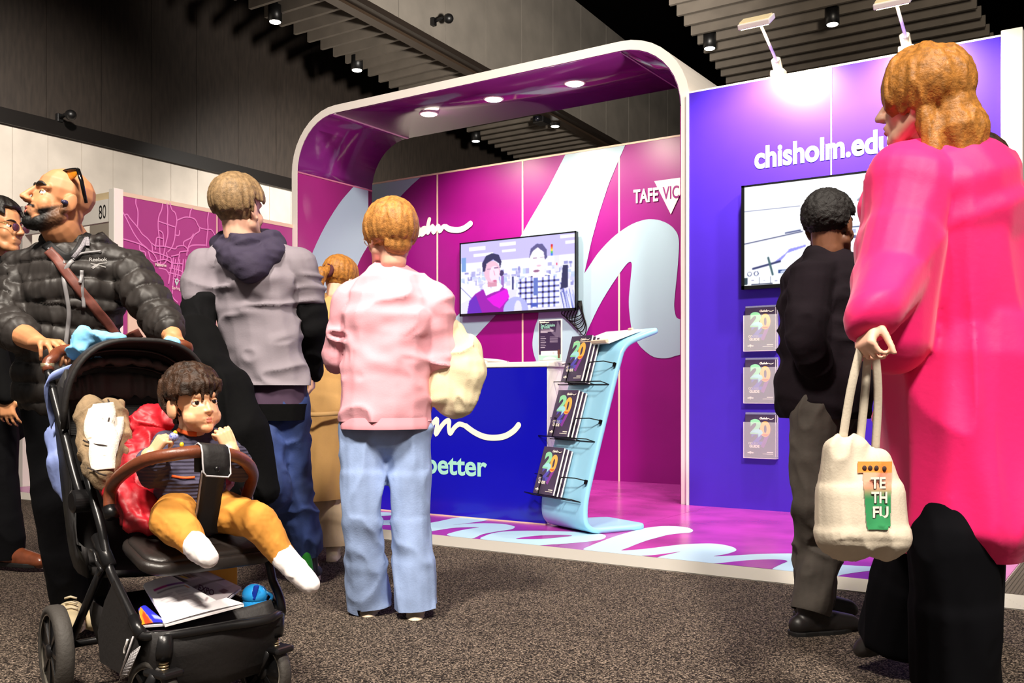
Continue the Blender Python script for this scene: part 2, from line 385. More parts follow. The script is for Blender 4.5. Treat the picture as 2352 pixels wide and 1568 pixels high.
# ================================================================ BOOTH
m_plat = mat('platform_purple', (170, 58, 154), rough=.22, var=.10, vscale=3, bump=.02, bscale=30)
m_paleblue = mat('print_pale_blue', (188, 222, 236), rough=.35)
m_palewall = mat('print_wall_blue', (158, 187, 203), rough=.35)
m_alu = mat('ribbed_aluminium', (205, 200, 192), rough=.35, metal=.35)
m_white = mat('white_laminate', (244, 238, 230), rough=.4)
ZP = .04
plat = tag(box('floor_platform', (-8.6, 4.62, .001), (-.58, 9.2, ZP - .006), m_white), kind='structure')
for (a, b) in ((-8.6, -7.3), (-7.3, -5.05), (-5.05, -2.8), (-2.8, -.58)):
    box('floor_panel', (a + .002, 4.62, ZP - .006), (b - .002, 9.2, ZP), m_plat, plat)
mb = MB()
N = 9
for i in range(N):                                             # ridges of the sloping edge strip
    y0 = 4.50 + .12 * i / N; z0 = .004 + .036 * i / N; y1 = 4.50 + .12 * (i + .62) / N; z1 = .004 + .036 * (i + .62) / N + .003
    mb.add([(-8.6, y0, z0), (-.455, y0, z0), (-.455, y1, z1), (-8.6, y1, z1), (-8.6, y1 + .004, z0), (-.455, y1 + .004, z0)], [(0, 1, 2, 3), (3, 2, 5, 4)])
mb.add([(-8.6, 4.50, 0), (-.455, 4.5, 0), (-.455, 4.62, .034), (-8.6, 4.62, .034)], [(0, 1, 2, 3)])
mb.build('edge_strip', m_alu, plat, fixn=False)
mb = MB()
for i in range(N):
    x0 = -.455 - .125 * i / N; z0 = .004 + .036 * i / N; x1 = -.455 - .125 * (i + .62) / N; z1 = .004 + .036 * (i + .62) / N + .003
    mb.add([(x0, 4.5 + .12 * i / N, z0), (x0, 9.2, z0), (x1, 9.2, z1), (x1, 4.5 + .12 * (i + .6) / N, z1), (x1 - .004, 9.2, z0), (x1 - .004, 4.5 + .12 * (i + .6) / N, z0)], [(0, 1, 2, 3), (3, 2, 4, 5)])
mb.add([(-.455, 4.5, 0), (-.455, 9.2, 0), (-.58, 9.2, .034), (-.58, 4.62, .034)], [(0, 1, 2, 3)])
mb.build('edge_strip', mat('ribbed_aluminium_dark', (120, 112, 104), rough=.4, metal=.3), plat, fixn=False)
# lettering printed on the platform
def z3(l): return [(780 + x / 3.36, 1150 + y / 3.36) for x, y in l]
def z4(l): return [(1280 + x / 3.92, 1150 + y / 3.92) for x, y in l]
def floorpoly(pts, m, z, name='floor_lettering', clipv=4.622):
    P = []
    for p in catmull([(x, y, 0) for x, y in pts], 4, True):
        q = Pz(p.x, p.y, z); q.y = max(q.y, clipv); q.x = min(q.x, -.585); P.append(q)
    flat_poly(name, P, m, plat, (0, 0, 1))
floorpoly(z4([(240, 447), (300, 402), (380, 370), (500, 325), (640, 283), (760, 250), (880, 232), (1000, 226), (1120, 232), (1190, 245), (1222, 265), (1200, 283), (1120, 290), (1000, 305), (900, 330), (800, 358), (700, 395), (640, 420), (580, 446), (800, 430), (960, 410), (1120, 392), (1280, 384), (1400, 384), (1500, 395), (1580, 415), (1612, 437), (1595, 455), (1520, 478), (1410, 499), (1600, 490), (1800, 478), (2000, 473), (2165, 475), (2330, 500), (2330, 760), (1900, 660), (1300, 590), (800, 530), (500, 495)]), m_paleblue, ZP + .0008)
floorpoly(z4([(680, 500), (860, 487), (1000, 470), (1110, 455), (1000, 480), (920, 500), (855, 520), (760, 512)]), m_plat, ZP + .0016)
floorpoly(z4([(1340, 572), (1500, 555), (1700, 535), (1900, 525), (2030, 530), (2072, 543), (2030, 562), (1960, 595), (1935, 615), (1940, 640), (1700, 615), (1500, 592)]), m_plat, ZP + .0016)
floorpoly([(1836, 1272), (1880, 1283), (1941, 1297), (2048, 1303), (2150, 1318), (2256, 1338), (2300, 1345), (2300, 1359), (2256, 1351), (2150, 1331), (2048, 1312), (1995, 1311), (1936, 1319), (1905, 1326), (1850, 1300)], m_paleblue, ZP + .0008)
floorpoly(z3([(1095, 296), (1120, 270), (1200, 245), (1320, 233), (1500, 230), (1700, 234), (1850, 240), (1950, 250), (2035, 258), (2055, 275), (2030, 295), (1950, 310), (1800, 325), (1650, 335), (1500, 343), (1300, 330)]), m_paleblue, ZP + .0008)
floorpoly(z3([(1360, 290), (1480, 272), (1600, 264), (1720, 262), (1795, 268), (1700, 280), (1560, 292), (1440, 294)]), m_plat, ZP + .0016)
floorpoly(z3([(640, 185), (760, 158), (950, 124), (1140, 145), (1000, 170), (870, 185), (1000, 175), (1150, 172), (1280, 180), (1345, 195), (1350, 205), (1320, 220), (1200, 238), (1100, 258), (1010, 290), (830, 264), (900, 235), (1000, 215), (1075, 203), (900, 206), (780, 222), (665, 240), (600, 235)]), m_paleblue, ZP + .0008)
floorpoly(z3([(60, 160), (280, 148), (390, 148), (640, 130), (690, 146), (650, 165), (500, 185), (280, 185), (60, 190)]), m_paleblue, ZP + .0008)
floorpoly(z3([(100, 110), (280, 88), (390, 90), (420, 108), (280, 118), (120, 125)]), m_paleblue, ZP + .0008)

# ---- arch: white rounded portal with purple lining
AV0, AV1 = 6.93, 8.04; UL, UR, ZT, TH = -7.2, -3.05, 3.62, .075
def arch_path(u0, u1, zt, r, seg=10):
    P = [(u0, ZP)]
    for i in range(seg + 1):
        a = math.pi - (math.pi / 2) * i / seg; P.append((u0 + r + r * math.cos(a), zt - r + r * math.sin(a)))
    for i in range(seg + 1):
        a = math.pi / 2 - (math.pi / 2) * i / seg; P.append((u1 - r + r * math.cos(a), zt - r + r * math.sin(a)))
    P.append((u1, ZP)); return P
inn = arch_path(UL, UR, ZT, .52); out = arch_path(UL - TH, UR + TH, ZT + TH, .52 + TH)
arch = thing('booth_arch', 'tall white rounded arch with purple lining over the booth', 'arch', ((UL + UR) / 2, 7.5, ZP))
mb = MB()
rows = [[V((a[0], AV0, a[1])) for a in out], [V((a[0], AV1, a[1])) for a in out], [V((a[0], AV1, a[1])) for a in inn], [V((a[0], AV0, a[1])) for a in inn]]
n = len(inn); vs = [x for r in rows for x in r]; fs = []
for j in range(4):
    for i in range(n - 1): fs.append((j * n + i, j * n + i + 1, ((j + 1) % 4) * n + i + 1, ((j + 1) % 4) * n + i))
fs += [(0, n, 2 * n, 3 * n), (n - 1, 4 * n - 1, 3 * n - 1, 2 * n - 1)]
mb.add(vs, fs).build('shell', m_white, arch)
m_lin = mat('lining_purple', (112, 34, 112), rough=.16, var=.03, vscale=2, coat=.3)
m_linside = mat('lining_magenta', (150, 40, 118), rough=.3, var=.03, vscale=2)
def lining(lo, hi, m):
    L = [V((p[0], 0, p[1])) for p in inn]; off = .006; rows = [[], []]
    for i in range(lo, hi + 1):
        a = L[max(i - 1, 0)]; b = L[min(i + 1, n - 1)]; t = (b - a).normalized(); nn = V((t.z, 0, -t.x))
        q = L[i] + nn * off
        rows[0].append(V((q.x, AV0 + .004, q.z))); rows[1].append(V((q.x, AV1 - .004, q.z)))
    for r in rows:
        t = (r[1] - r[0]).normalized(); r[0] = r[0] + t * .003; t = (r[-2] - r[-1]).normalized(); r[-1] = r[-1] + t * .003
    MB().grid(rows).build('lining_panel', m, arch, True, solid=.006)
ns = 10
lining(0, 1, m_linside); lining(1, 1 + ns, m_lin); lining(1 + ns, 2 + ns, m_lin); lining(2 + ns, 2 + 2 * ns, m_lin); lining(2 + 2 * ns, 3 + 2 * ns, m_linside)
MB().box((UL + .5, AV0 + .003, ZT - .012), (UL + .53, AV1, ZT - .006)).build('seam_strip', m_white, arch)
MB().box((UR - .53, AV0 + .003, ZT - .012), (UR - .515, AV1, ZT - .006)).build('seam_strip', mat('seam_plum', (130, 70, 130), rough=.4), arch)
MB().box((UL + .004, AV0 + .003, 3.10), (UL + .013, AV1, 3.115)).build('seam_strip', mat('seam_rose', (196, 120, 150), rough=.4), arch)
# pale stroke on the side lining
def z1(l): return [(670 + x / 3.92, 300 + y / 3.92) for x, y in l]
side = z1([(588, 470), (520, 545), (440, 640), (360, 760), (290, 880), (240, 980), (195, 1080), (160, 1180), (125, 1310), (100, 1480), (90, 1700), (470, 1700), (500, 1500), (520, 1420), (565, 1290), (620, 1150), (690, 1030), (690, 490)])
flat_poly('printed_stroke', [Pu(x, y, UL + .0105) for x, y in [(p.x, p.y) for p in catmull([(a, b, 0) for a, b in side[:17]], 4)] + [side[17]]], m_palewall, arch, (1, 0, 0))
# arch spotlights (recessed, on)
m_spot = emat('spot_glow', (255, 240, 214), 60)
for i, (px, py, lab) in enumerate(((985, 262, 'recessed warm spotlight in the arch lining, closest to its rounded purple corner'), (1134, 228, 'recessed warm spotlight in the arch lining, between the other two'), (1320, 192, 'recessed warm spotlight in the arch lining, closest to the white pillar'))):
    p = Pz(px, py, ZT - .014); p.y = min(max(p.y, 7.2), 7.8)
    t = thing('arch_spotlight', lab, 'light', p, 'spotlights in the arch')
    MB().rev(p + ZC * .012, -ZC, [(0, .095), (.012, .095), (.016, .078), (.004, .074)], 24).build('trim_ring', m_white, t, True)
    MB().rev(p + ZC * .008, -ZC, [(0, .073), (.016, .07), (.026, .03)], 20).build('bulb', m_spot, t, True)
    light('SPOT', 'arch_spot_beam', p - ZC * .05, 150, (1, .86, .68), (p.x + .1, 8.30, 1.6), spot_size=math.radians(125), spot_blend=.8, shadow_soft_size=.05)

# ---- back wall with printed graphic
m_mag = mat('wall_magenta', (132, 0, 116), rough=.38, var=.03, vscale=2)
m_cream = mat('seam_cream', (226, 200, 176), rough=.4)
BV = 8.38
bw = thing('booth_back_wall', 'magenta panel wall with giant pale blue script letter behind the counter', 'wall', (-5.2, BV, ZP))
edges = [-7.66, -6.55, -5.44, -4.33, -3.22, -2.3]
for a, b in zip(edges[:-1], edges[1:]): box('wall_panel', (a + .006, BV, ZP), (b - .006, BV + .05, 3.28), m_mag, bw)
for a in edges[1:-1]: box('seam_strip', (a - .009, BV - .003, ZP), (a + .009, BV + .04, 3.285), m_cream, bw)
box('top_rail', (-7.66, BV - .004, 3.272), (-2.3, BV + .05, 3.29), m_cream, bw)
def z2(l): return [(1170 + x / 2.8, 300 + y / 2.8) for x, y in l]
def wallpoly(pts, m, vv, name, par, smooth=True):
    P = [(p.x, p.y) for p in catmull([(x, y, 0) for x, y in pts], 4, True)] if smooth else pts
    Q = [Pv(x, y, vv) for x, y in P]
    for q in Q: q.z = min(q.z, 3.27)
    flat_poly(name, Q, m, par, (0, -1, 0))
stem = z2([(360, 146), (300, 268), (250, 370), (160, 530), (75, 675)]) + [(1150, 620), (1160, 740)]
wallpoly(z2([(362, 144), (745, 90)]), m_palewall, BV - .0045, 'x', bw, False) if False else None
poly = z2([(360, 148), (250, 370), (75, 675), (60, 760), (150, 1000), (188, 1170), (165, 1260), (150, 1340), (150, 1400), (170, 1475), (230, 1600), (330, 1640), (410, 1490), (500, 1290), (570, 1140), (640, 1020), (700, 930), (750, 862), (775, 843), (787, 855), (785, 900), (775, 1000), (768, 1100), (775, 1200), (790, 1290), (825, 1365), (870, 1415), (930, 1455), (1000, 1463), (1060, 1450), (1160, 1400), (1170, 1213), (1110, 1213), (1085, 1208), (1070, 1190), (1060, 1130), (1065, 1050), (1080, 900), (1090, 760), (1088, 690), (1070, 645), (1030, 605), (970, 577), (910, 569), (860, 575), (790, 600), (710, 650), (640, 710), (560, 800), (482, 918)])
cor = {0, 48}
def mixed(pts, corners):                                        # smooth except at the listed corners
    n = len(pts); out = []
    for i in range(n):
        out.append(pts[i])
        if i in corners or (i + 1) % n in corners: continue
        a, b, c, d = [V((*pts[(i + k) % n], 0)) for k in (-1, 0, 1, 2)]
        for t in (.33, .66):
            q = .5 * ((2 * b) + (c - a) * t + (2 * a - 5 * b + 4 * c - d) * t * t + (3 * b - a - 3 * c + d) * t ** 3); out.append((q.x, q.y))
    return out
poly = mixed(poly, {0, len(poly) - 1}) + z2([(530, 700), (580, 520), (640, 340), (700, 195), (745, 93)])
wallpoly(poly, m_palewall, BV - .0045, 'printed_letter', bw, False)
wallpoly([(1197, 541), (1130, 638), (1060, 715), (1000, 775), (940, 825), (860, 880), (900, 990), (1000, 870), (1045, 820), (1086, 780), (1137, 725), (1260, 600)], m_palewall, BV - .0040, 'printed_stroke', bw, False)
wallpoly(z1([(640, 484), (1160, 400), (1080, 490), (1000, 570), (920, 660), (870, 725), (760, 880), (680, 1050), (640, 1120)]), m_palewall, BV - .0045, 'printed_stroke', bw, False)
# script logo on the wall (letters after the first are in view)
L1 = [([(1035, 895), (1020, 940)], 0), ([(1050, 845), (1045, 848)], 0), ([(1085, 885), (1060, 880), (1075, 915), (1030, 945)], 0), ([(1135, 830), (1120, 880), (1108, 935)], 0), ([(1112, 920), (1135, 885), (1152, 888), (1148, 940)], 0),
      ([(1185, 885), (1165, 915), (1178, 935), (1205, 910), (1208, 880), (1185, 883)], 0), ([(1245, 800), (1232, 860), (1232, 918)], 0),
      ([(1232, 918), (1275, 860), (1282, 916), (1325, 858), (1338, 905), (1370, 865), (1395, 868)], 0), ([(1395, 868), (1430, 888), (1500, 895), (1560, 878), (1615, 838)], 0)]
def wallproj(x, y): return Pv(670 + x / 3.92, 300 + y / 3.92, BV)
mb = MB()
for i, (st, _) in enumerate(L1): ribbons([st], .05 if i < 8 else .062, wallproj, (0, -1, 0), mb, .008)
ribbons([[(960, 830), (925, 860), (905, 920), (930, 950), (975, 930)], [(1000, 830), (985, 890), (975, 945)]], .05, wallproj, (0, -1, 0), mb, .008)
m_creamink = mat('print_cream', (250, 240, 226), rough=.4)
mb.build('script_lettering', m_creamink, bw, fixn=False)
# tafe vic mark
def z2p(x, y, v=BV - .008): return Pv(1170 + x / 2.8, 300 + y / 2.8, v)
flat_poly('triangle_mark', [z2p(932, 325), z2p(1152, 294), z2p(1038, 538)], m_creamink, bw, (0, -1, 0))
lettering('lettering', 'TAFE', z2p(798, 465), z2p(957, 449), V((0, 0, .125)), m_creamink, bw, bold=.03, lift=.002)
lettering('lettering', 'VIC', z2p(985, 441, BV - .0100), z2p(1092, 430, BV - .0100), V((0, 0, .115)), m_mag, bw, bold=.02)
lettering('lettering', 'TORIA', z2p(1096, 430, BV - .0100), z2p(1290, 411, BV - .0100), V((0, 0, .11)), m_creamink, bw, bold=.02)

# ---- blue wall with web address
m_blue = mat('wall_blue', (66, 36, 186), rough=.34, var=.03, vscale=2)
FV = 6.90; WZ = 3.17
fw = thing('blue_display_wall', 'royal blue display wall carrying a white web address and screen', 'wall', (-1.9, FV, ZP))
for a, b in ((-2.97, -1.905), (-1.905, -.836)): box('wall_panel', (a + .002, FV, ZP), (b - .002, FV + .06, WZ), m_blue, fw)
box('seam_strip', (-1.910, FV - .003, ZP), (-1.900, FV + .05, WZ), mat('seam_lilac', (190, 160, 220), rough=.4), fw)
box('end_post', (-.834, FV - .03, ZP), (-.71, FV + .09, WZ + .03), m_white, fw, bevel=.006)
box('end_post', (-2.99, FV - .01, ZP), (-2.972, FV + .08, WZ + .005), m_white, fw)
box('top_rail', (-2.97, FV - .002, WZ), (-.836, FV + .06, WZ + .012), m_white, fw)
p0, p1 = Pv(1733, 384, FV - .004), Pv(2079, 344, FV - .004); p1.z = p0.z = (p0.z + p1.z) / 2
p1 = V((p0.x + (p1.x - p0.x) * 1.115, p0.y, p0.z))
lettering('web_lettering', 'chisholm.edu.au', p0, p1, V((0, 0, .155)), m_creamink, fw, bold=.032)
# arm floodlights on the blue wall
def armlamp(bx, by, hx, hy, lab):
    b = Pv(bx, by, FV + .03); b.z = WZ + .012; h = Pv(hx, hy, 6.38)
    t = thing('arm_floodlight', lab, 'light', b, 'arm lights over the blue wall')
    MB().box(b + V((-.05, -.04, 0)), b + V((.05, .04, .045))).build('clamp', m_white, t, bevel=.008)
    MB().tube([b + ZC * .04, b + V((-.01, -.03, .12)), b + (h - b) * .12 + ZC * .08], [.034, .034, .02], 12).build('swivel', m_white, t, True)
    MB().tube([b + (h - b) * .1 + ZC * .08, h + V((0, .06, .02))], .011, 8).build('arm', m_white, t, True)
    d = V((0, .55, -.83)).normalized(); e = V((1, 0, 0)); u = d.cross(e)
    MB().obox(h, e * .11, u * .07, d * .018).build('lamp_head', m_white, t, bevel=.006)
    MB().obox(h + d * .0195, e * .095, u * .056, d * .004).build('led_panel', emat('led_glow', (255, 226, 160), 30), t)
    MB().obox(h + V((0, -.012, .016)), e * .10, u * .05, d * .006).build('heat_sink', mat('led_rear', (255, 236, 190), rough=.4), t)
    light('SPOT', 'arm_flood_beam', h + d * .05, 300, (1, .9, .72), (h.x, FV, 2.3), spot_size=math.radians(140), spot_blend=.7, shadow_soft_size=.06)
armlamp(1788, 168, 1737, 50, 'small white arm floodlight on the blue wall top near the arch')
armlamp(2083, 115, 2052, 2, 'small white arm floodlight on the blue wall top beside the white end post')

# ---- map wall, white post, fascia with stand number
m_map = mat('map_purple', (164, 62, 132), rough=.4, var=.03, vscale=2)
MU = -7.26
mw = thing('map_wall', 'purple partition wall printed with a pale road map', 'wall', (MU, 5.9, 0))
for a, b in ((4.99, 6.0), (6.0, 6.925)): box('wall_panel', (MU - .05, a + .003, 0), (MU, b - .003, 2.55), m_map, mw)
vb = Pu(498, 600, MU).y
box('seam_strip', (MU - .04, vb - .006, 0), (MU + .003, vb + .006, 2.555), m_cream, mw)
box('top_rail', (MU - .055, 4.985, 2.55), (MU + .004, 6.925, 2.585), m_cream, mw)
box('end_post', (MU - .05, 4.90, 0), (MU + .025, 4.988, 2.60), m_white, mw, bevel=.004)
def mp(x, y): return Pu(240 + x / 5.113, 420 + y / 5.113, MU)
roads = [[(128, 180), (165, 250), (240, 390), (300, 510), (360, 620), (430, 710), (500, 770), (520, 830), (545, 900), (600, 930)], [(370, 165), (365, 240), (390, 340), (385, 510)], [(240, 375), (265, 370), (300, 420), (385, 520), (440, 600), (500, 650), (550, 720), (560, 800)],
         [(680, 235), (670, 310), (640, 380), (628, 450), (628, 540), (640, 650), (645, 780), (655, 900), (650, 960)], [(730, 240), (740, 330), (735, 450), (740, 600), (715, 720), (690, 850), (680, 910)], [(765, 240), (790, 320), (825, 350), (845, 440), (830, 540), (820, 650), (790, 750), (740, 810)],
         [(630, 450), (730, 485), (830, 520)], [(845, 440), (930, 405), (990, 405), (1060, 430), (1110, 520), (1190, 545), (1250, 550), (1290, 610)], [(1030, 300), (1005, 330), (995, 405)], [(1220, 345), (1205, 430), (1210, 520), (1200, 620), (1190, 740)],
         [(1110, 530), (1105, 570), (1050, 610), (1000, 700), (970, 780), (960, 850)], [(180, 650), (260, 670), (400, 715), (480, 760), (530, 800), (640, 830), (770, 880)], [(550, 710), (600, 740), (700, 745), (820, 775), (850, 745), (930, 740), (970, 780)], [(590, 780), (600, 690), (615, 640), (680, 655)], [(640, 560), (680, 600), (685, 740)],
         [(500, 780), (560, 820), (600, 880), (620, 950)], [(128, 430), (165, 520), (170, 650)], [(720, 820), (730, 880), (700, 940), (660, 960)], [(780, 860), (865, 840), (880, 810), (960, 800)], [(770, 880), (780, 950), (760, 1080), (745, 1180)], [(800, 880), (790, 1000)], [(870, 850), (850, 950), (820, 1100)],
         [(590, 920), (700, 900), (790, 940), (900, 950)], [(640, 1000), (720, 1020), (760, 1080)], [(980, 800), (985, 760), (1040, 730), (1180, 730)], [(830, 610), (870, 615), (880, 560)], [(930, 740), (930, 690), (1010, 645), (1040, 600)], [(410, 720), (415, 790), (470, 810), (480, 860)], [(128, 290), (160, 260)],
         [(760, 1000), (860, 1020), (940, 1060)], [(750, 1050), (860, 1080), (930, 1110)], [(830, 900), (810, 1080), (790, 1300)], [(880, 900), (860, 1060), (840, 1230)], [(920, 900), (905, 1080), (890, 1200)], [(950, 900), (940, 1060)], [(800, 1120), (880, 1150), (930, 1150)], [(765, 1270), (800, 1350), (850, 1400)]]
mb = MB(); ribbons(roads, .011, mp, (1, 0, 0), mb, .002)
tag(mb.build('printed_roads', mat('map_line', (222, 128, 196), rough=.4), mw, fixn=False))
lettering('lettering', 'Melbourne', mp(585, 975) + V((.014, 0, 0)), mp(715, 985) + V((.014, 0, 0)), V((0, 0, .026)), m_creamink, mw, bold=.02)
lettering('lettering', 'Springvale', mp(782, 1245) + V((.014, 0, 0)), mp(940, 1265) + V((.014, 0, 0)), V((0, 0, .026)), m_creamink, mw, bold=.0)
pin = [(835, 1210), (815, 1160), (822, 1130), (838, 1120), (855, 1130), (860, 1160)]
flat_poly('map_pin', [mp(x, y) + V((.014, 0, 0)) for x, y in pin], mat('pin_mint', (190, 214, 208), rough=.4), mw, (1, 0, 0))
flat_poly('map_pin', [mp(838 + 9 * math.cos(a), 1150 + 14 * math.sin(a)) + V((.015, 0, 0)) for a in np.linspace(0, 6, 8)], m_map, mw, (1, 0, 0))
nb = thing('notice_panel', 'blank off-white panel fixed low on the purple map wall', 'panel', Pu(330, 770, MU))
q = Pu(318, 700, MU); q2 = Pu(352, 860, MU)
box('board', (MU + .001, Pu(292, 700, MU).y, q2.z), (MU + .02, Pu(352, 700, MU).y, q.z), m_cream, nb, bevel=.004)
# fascia of the neighbouring stand
fs_ = thing('stand_fascia', 'white fascia board showing the stand number 80', 'sign', (MU - .5, 4.94, 2.3))
zf1, zf0 = Pv(240, 458, 4.92).z, Pv(240, 510, 4.92).z
box('board', (MU - 1.35, 4.92, zf0), (MU - .052, 4.96, zf1), m_white, fs_)
box('top_rail', (MU - 1.35, 4.96, zf1 - .01), (MU - .052, 5.05, zf1 + .07), mat('rail_tan', (222, 200, 160), rough=.5), fs_)
box('end_post', (MU - 1.42, 4.90, 0), (MU - 1.35, 4.99, zf1 + .07), m_white, fs_)
lettering('number_lettering', '80', Pv(227, 503, 4.917), Pv(243.5, 500, 4.917), V((0, 0, .112)), mat('ink_black', (24, 22, 22), rough=.5), fs_, bold=-.005)
box('rear_wall', (MU - 1.4, 5.6, 0), (MU - .13, 5.65, zf1), mat('stand_grey', (176, 166, 152), rough=.6), fs_)
pk = Pz(58, 1122, 0)
tag(box('pink_display_plinth', (pk.x - 1.4, pk.y, 0), (pk.x, pk.y + .5, .62), mat('plinth_pink', (226, 160, 176), rough=.5), bevel=.01), 'low pink plinth standing on the carpet behind the two men', 'plinth')
# far stand at the edge of the picture
pe = thing('distant_stand', 'dark brown stand wall with a faint line emblem beyond the blue wall', 'wall', (0.6, 9.5, 0))
box('wall_panel', (-1.2, 9.6, 0), (2.6, 9.7, 3.0), mat('stand_brown', (96, 52, 40), rough=.5), pe)
def epj(x, y): return Pv(2300 + x, 480 + y, 9.6)
mb = MB(); ribbons([[(42, 20), (70, 70)], [(70, 20), (42, 70)], [(42, 20), (80, 20)], [(80, 20), (66, 45), (80, 70)]], .02, epj, (0, -1, 0), mb, .004, n=1)
mb.build('emblem', m_creamink, pe, fixn=False)
lettering('lettering', 'EL', Pv(2336, 549, 9.595), Pv(2356, 549, 9.595), V((0, 0, .07)), m_creamink, pe)
# ================================================================ BOOTH FURNITURE
m_cblue = mat('counter_blue', (16, 14, 176), rough=.18, coat=.4)
m_mint = mat('print_mint', (164, 222, 206), rough=.4)
m_wire = mat('wire_black', (16, 15, 16), rough=.35, metal=.6)
m_page = mat('page_white', (242, 238, 234), rough=.6)
m_cover = mat('cover_plum', (74, 62, 88), rough=.3, var=.08, vscale=6)
# ---- counter
CU0, CU1, CV0, CV1 = -5.02, -3.29, 5.365, 5.82
ct = thing('booth_counter', 'royal blue and white counter with white top on the purple platform', 'counter', ((CU0 + CU1) / 2, 5.6, ZP))
box('body', (CU0 + .004, CV0 + .004, ZP), (CU1 - .004, CV1, 1.062), m_white, ct, bevel=.004)
box('front_panel', (CU0, CV0 - .006, ZP + .004), (CU1 - .006, CV0 + .004, 1.06), m_cblue, ct)
box('top', (CU0 - .01, CV0 - .012, 1.064), (CU1 + .01, CV1 + .01, 1.098), m_white, ct, bevel=.006)
box('base_strip', (CU0, CV0 - .009, ZP), (CU1, CV0 - .006, ZP + .008), m_cream, ct)
def cpj(x, y): return Pv(960 + x / 5.406, 930 + y / 5.406, CV0 - .008)
mb = MB()
ribbons([[(120, 330), (172, 250), (235, 172), (238, 250), (222, 362), (290, 265), (345, 205), (388, 196), (385, 280), (402, 352), (450, 285), (495, 245), (530, 236), (600, 262)]], .034, cpj, (0, -1, 0), mb, .001)
ribbons([[(596, 260), (700, 335), (820, 390), (950, 405), (1080, 385), (1190, 320), (1252, 248)]], .040, cpj, (0, -1, 0), mb, .0014)
mb.build('script_lettering', m_creamink, ct, fixn=False)
# the earlier letters, hidden behind the visitor in pink
for g_ in (lambda q: [q[0:1] , q[1:2], q[2:4], q[4:6], q[6:7], q[7:9], q[9:10]])([[(-60, 20), (-75, 160), (-80, 320), (-40, 330)], [(-150, 190), (-215, 250), (-180, 330), (-120, 280), (-120, 200), (-150, 190)], [(-300, 20), (-320, 180), (-340, 330)], [(-335, 270), (-285, 200), (-255, 220), (-265, 330)],
         [(-380, 210), (-430, 220), (-395, 280), (-450, 330)], [(-500, 210), (-520, 330)], [(-620, 20), (-640, 180), (-660, 330)], [(-655, 270), (-600, 200), (-575, 220), (-585, 330)], [(-690, 60), (-760, 30), (-850, 160), (-840, 290), (-760, 320), (-700, 270)]]):
    mb = MB()
    for k_, s_ in enumerate(g_): ribbons([s_], .034, cpj, (0, -1, 0), mb, .001 + .0003 * k_)
    mb.build('script_letter', m_creamink, ct, fixn=False)
lettering('lettering', 'better', cpj(106, 838), cpj(858, 884), V((0, 0, .135)), m_mint, ct, bold=.025, lift=.001)
# papers lying on the counter
pp = thing('white_brochure', 'white paper brochure with dark edge lying flat on the counter top', 'brochure', (-4.05, 5.55, 1.098))
mb = MB().obox((-3.98, 5.5, 1.106), V((.20, -.02, .0)), V((.012, .12, 0)), V((0, 0, .008))); mb.build('pages', m_page, pp)
MB().grid([[V((-4.16 + .1 * i, 5.38 + .02 * j + .1 * j, 1.1155 + .008 * math.sin(i * .9) + .012 * (i == 3))) for i in range(5)] for j in range(3)]).build('cover', mat('paper_white', (250, 246, 240), rough=.5), pp, True, solid=.002)
# acrylic sign
sx0, sx1 = Pv(1240, 800, 5.47), Pv(1290, 800, 5.47); zt = Pv(1265, 734, 5.47).z; zb = 1.099
m_acr = mat('clear_acrylic', (235, 238, 240), rough=.06, alpha=.22, spec=.6)
ab = thing('acrylic_sign', 'small plum acrylic sign standing upright on the counter', 'sign', ((sx0.x + sx1.x) / 2, 5.47, zb))
MB().box((sx0.x - .006, 5.462, zb), (sx1.x + .006, 5.470, zt)).build('holder', m_page, ab, bevel=.002)
MB().box((sx0.x - .006, 5.42, zb), (sx1.x + .006, 5.53, zb + .005)).build('foot', m_acr, ab)
im = Img(64, 120, (62, 44, 78))
im.poly([(.35, .1), (.75, .3), (.85, 0), (1, .2), (1, .45), (.75, .4), (.6, .32)], (128, 112, 140), .8)
for y, x0, x1 in ((.215, .08, .62), (.238, .08, .7), (.26, .08, .66), (.284, .08, .4)): im.rect(x0, y, x1, y + .012, (236, 220, 236))
for k in range(7): im.rect(.08, .40 + .045 * k, .28 + .05 * (k % 2), .412 + .045 * k, (220, 206, 226)); im.rect(.5, .40 + .03 * k, .86, .412 + .03 * k, (200, 184, 206), .8 if k < 6 else 0)
im.rect(0, .86, 1, 1, (176, 226, 204)); im.rect(.86, .74, .95, .96, (120, 74, 60)); im.ell(.5, 1.0, .32, .09, (214, 240, 226)); im.rect(.1, .77, .84, .885, (252, 250, 250)); im.rect(.62, .8, .7, .86, (214, 210, 214))
im.mesh('printed_panel', (sx0.x, 5.459, zt - .008), (sx1.x, 5.459, zt - .008), (sx1.x, 5.459, zb + .012), (sx0.x, 5.459, zb + .012), vcmat('printed_paper'), ab)
wd = sx1.x - sx0.x; hh = zt - zb
def sp(fx, fy): return V((sx0.x + wd * fx, 5.457, zt - hh * fy))
lettering('lettering', 'See Chisholm', sp(.09, .165), sp(.74, .165), V((0, 0, .018)), m_mint, ab, bold=.02)
lettering('lettering', 'up close', sp(.09, .205), sp(.5, .205), V((0, 0, .018)), m_mint, ab, bold=.02)
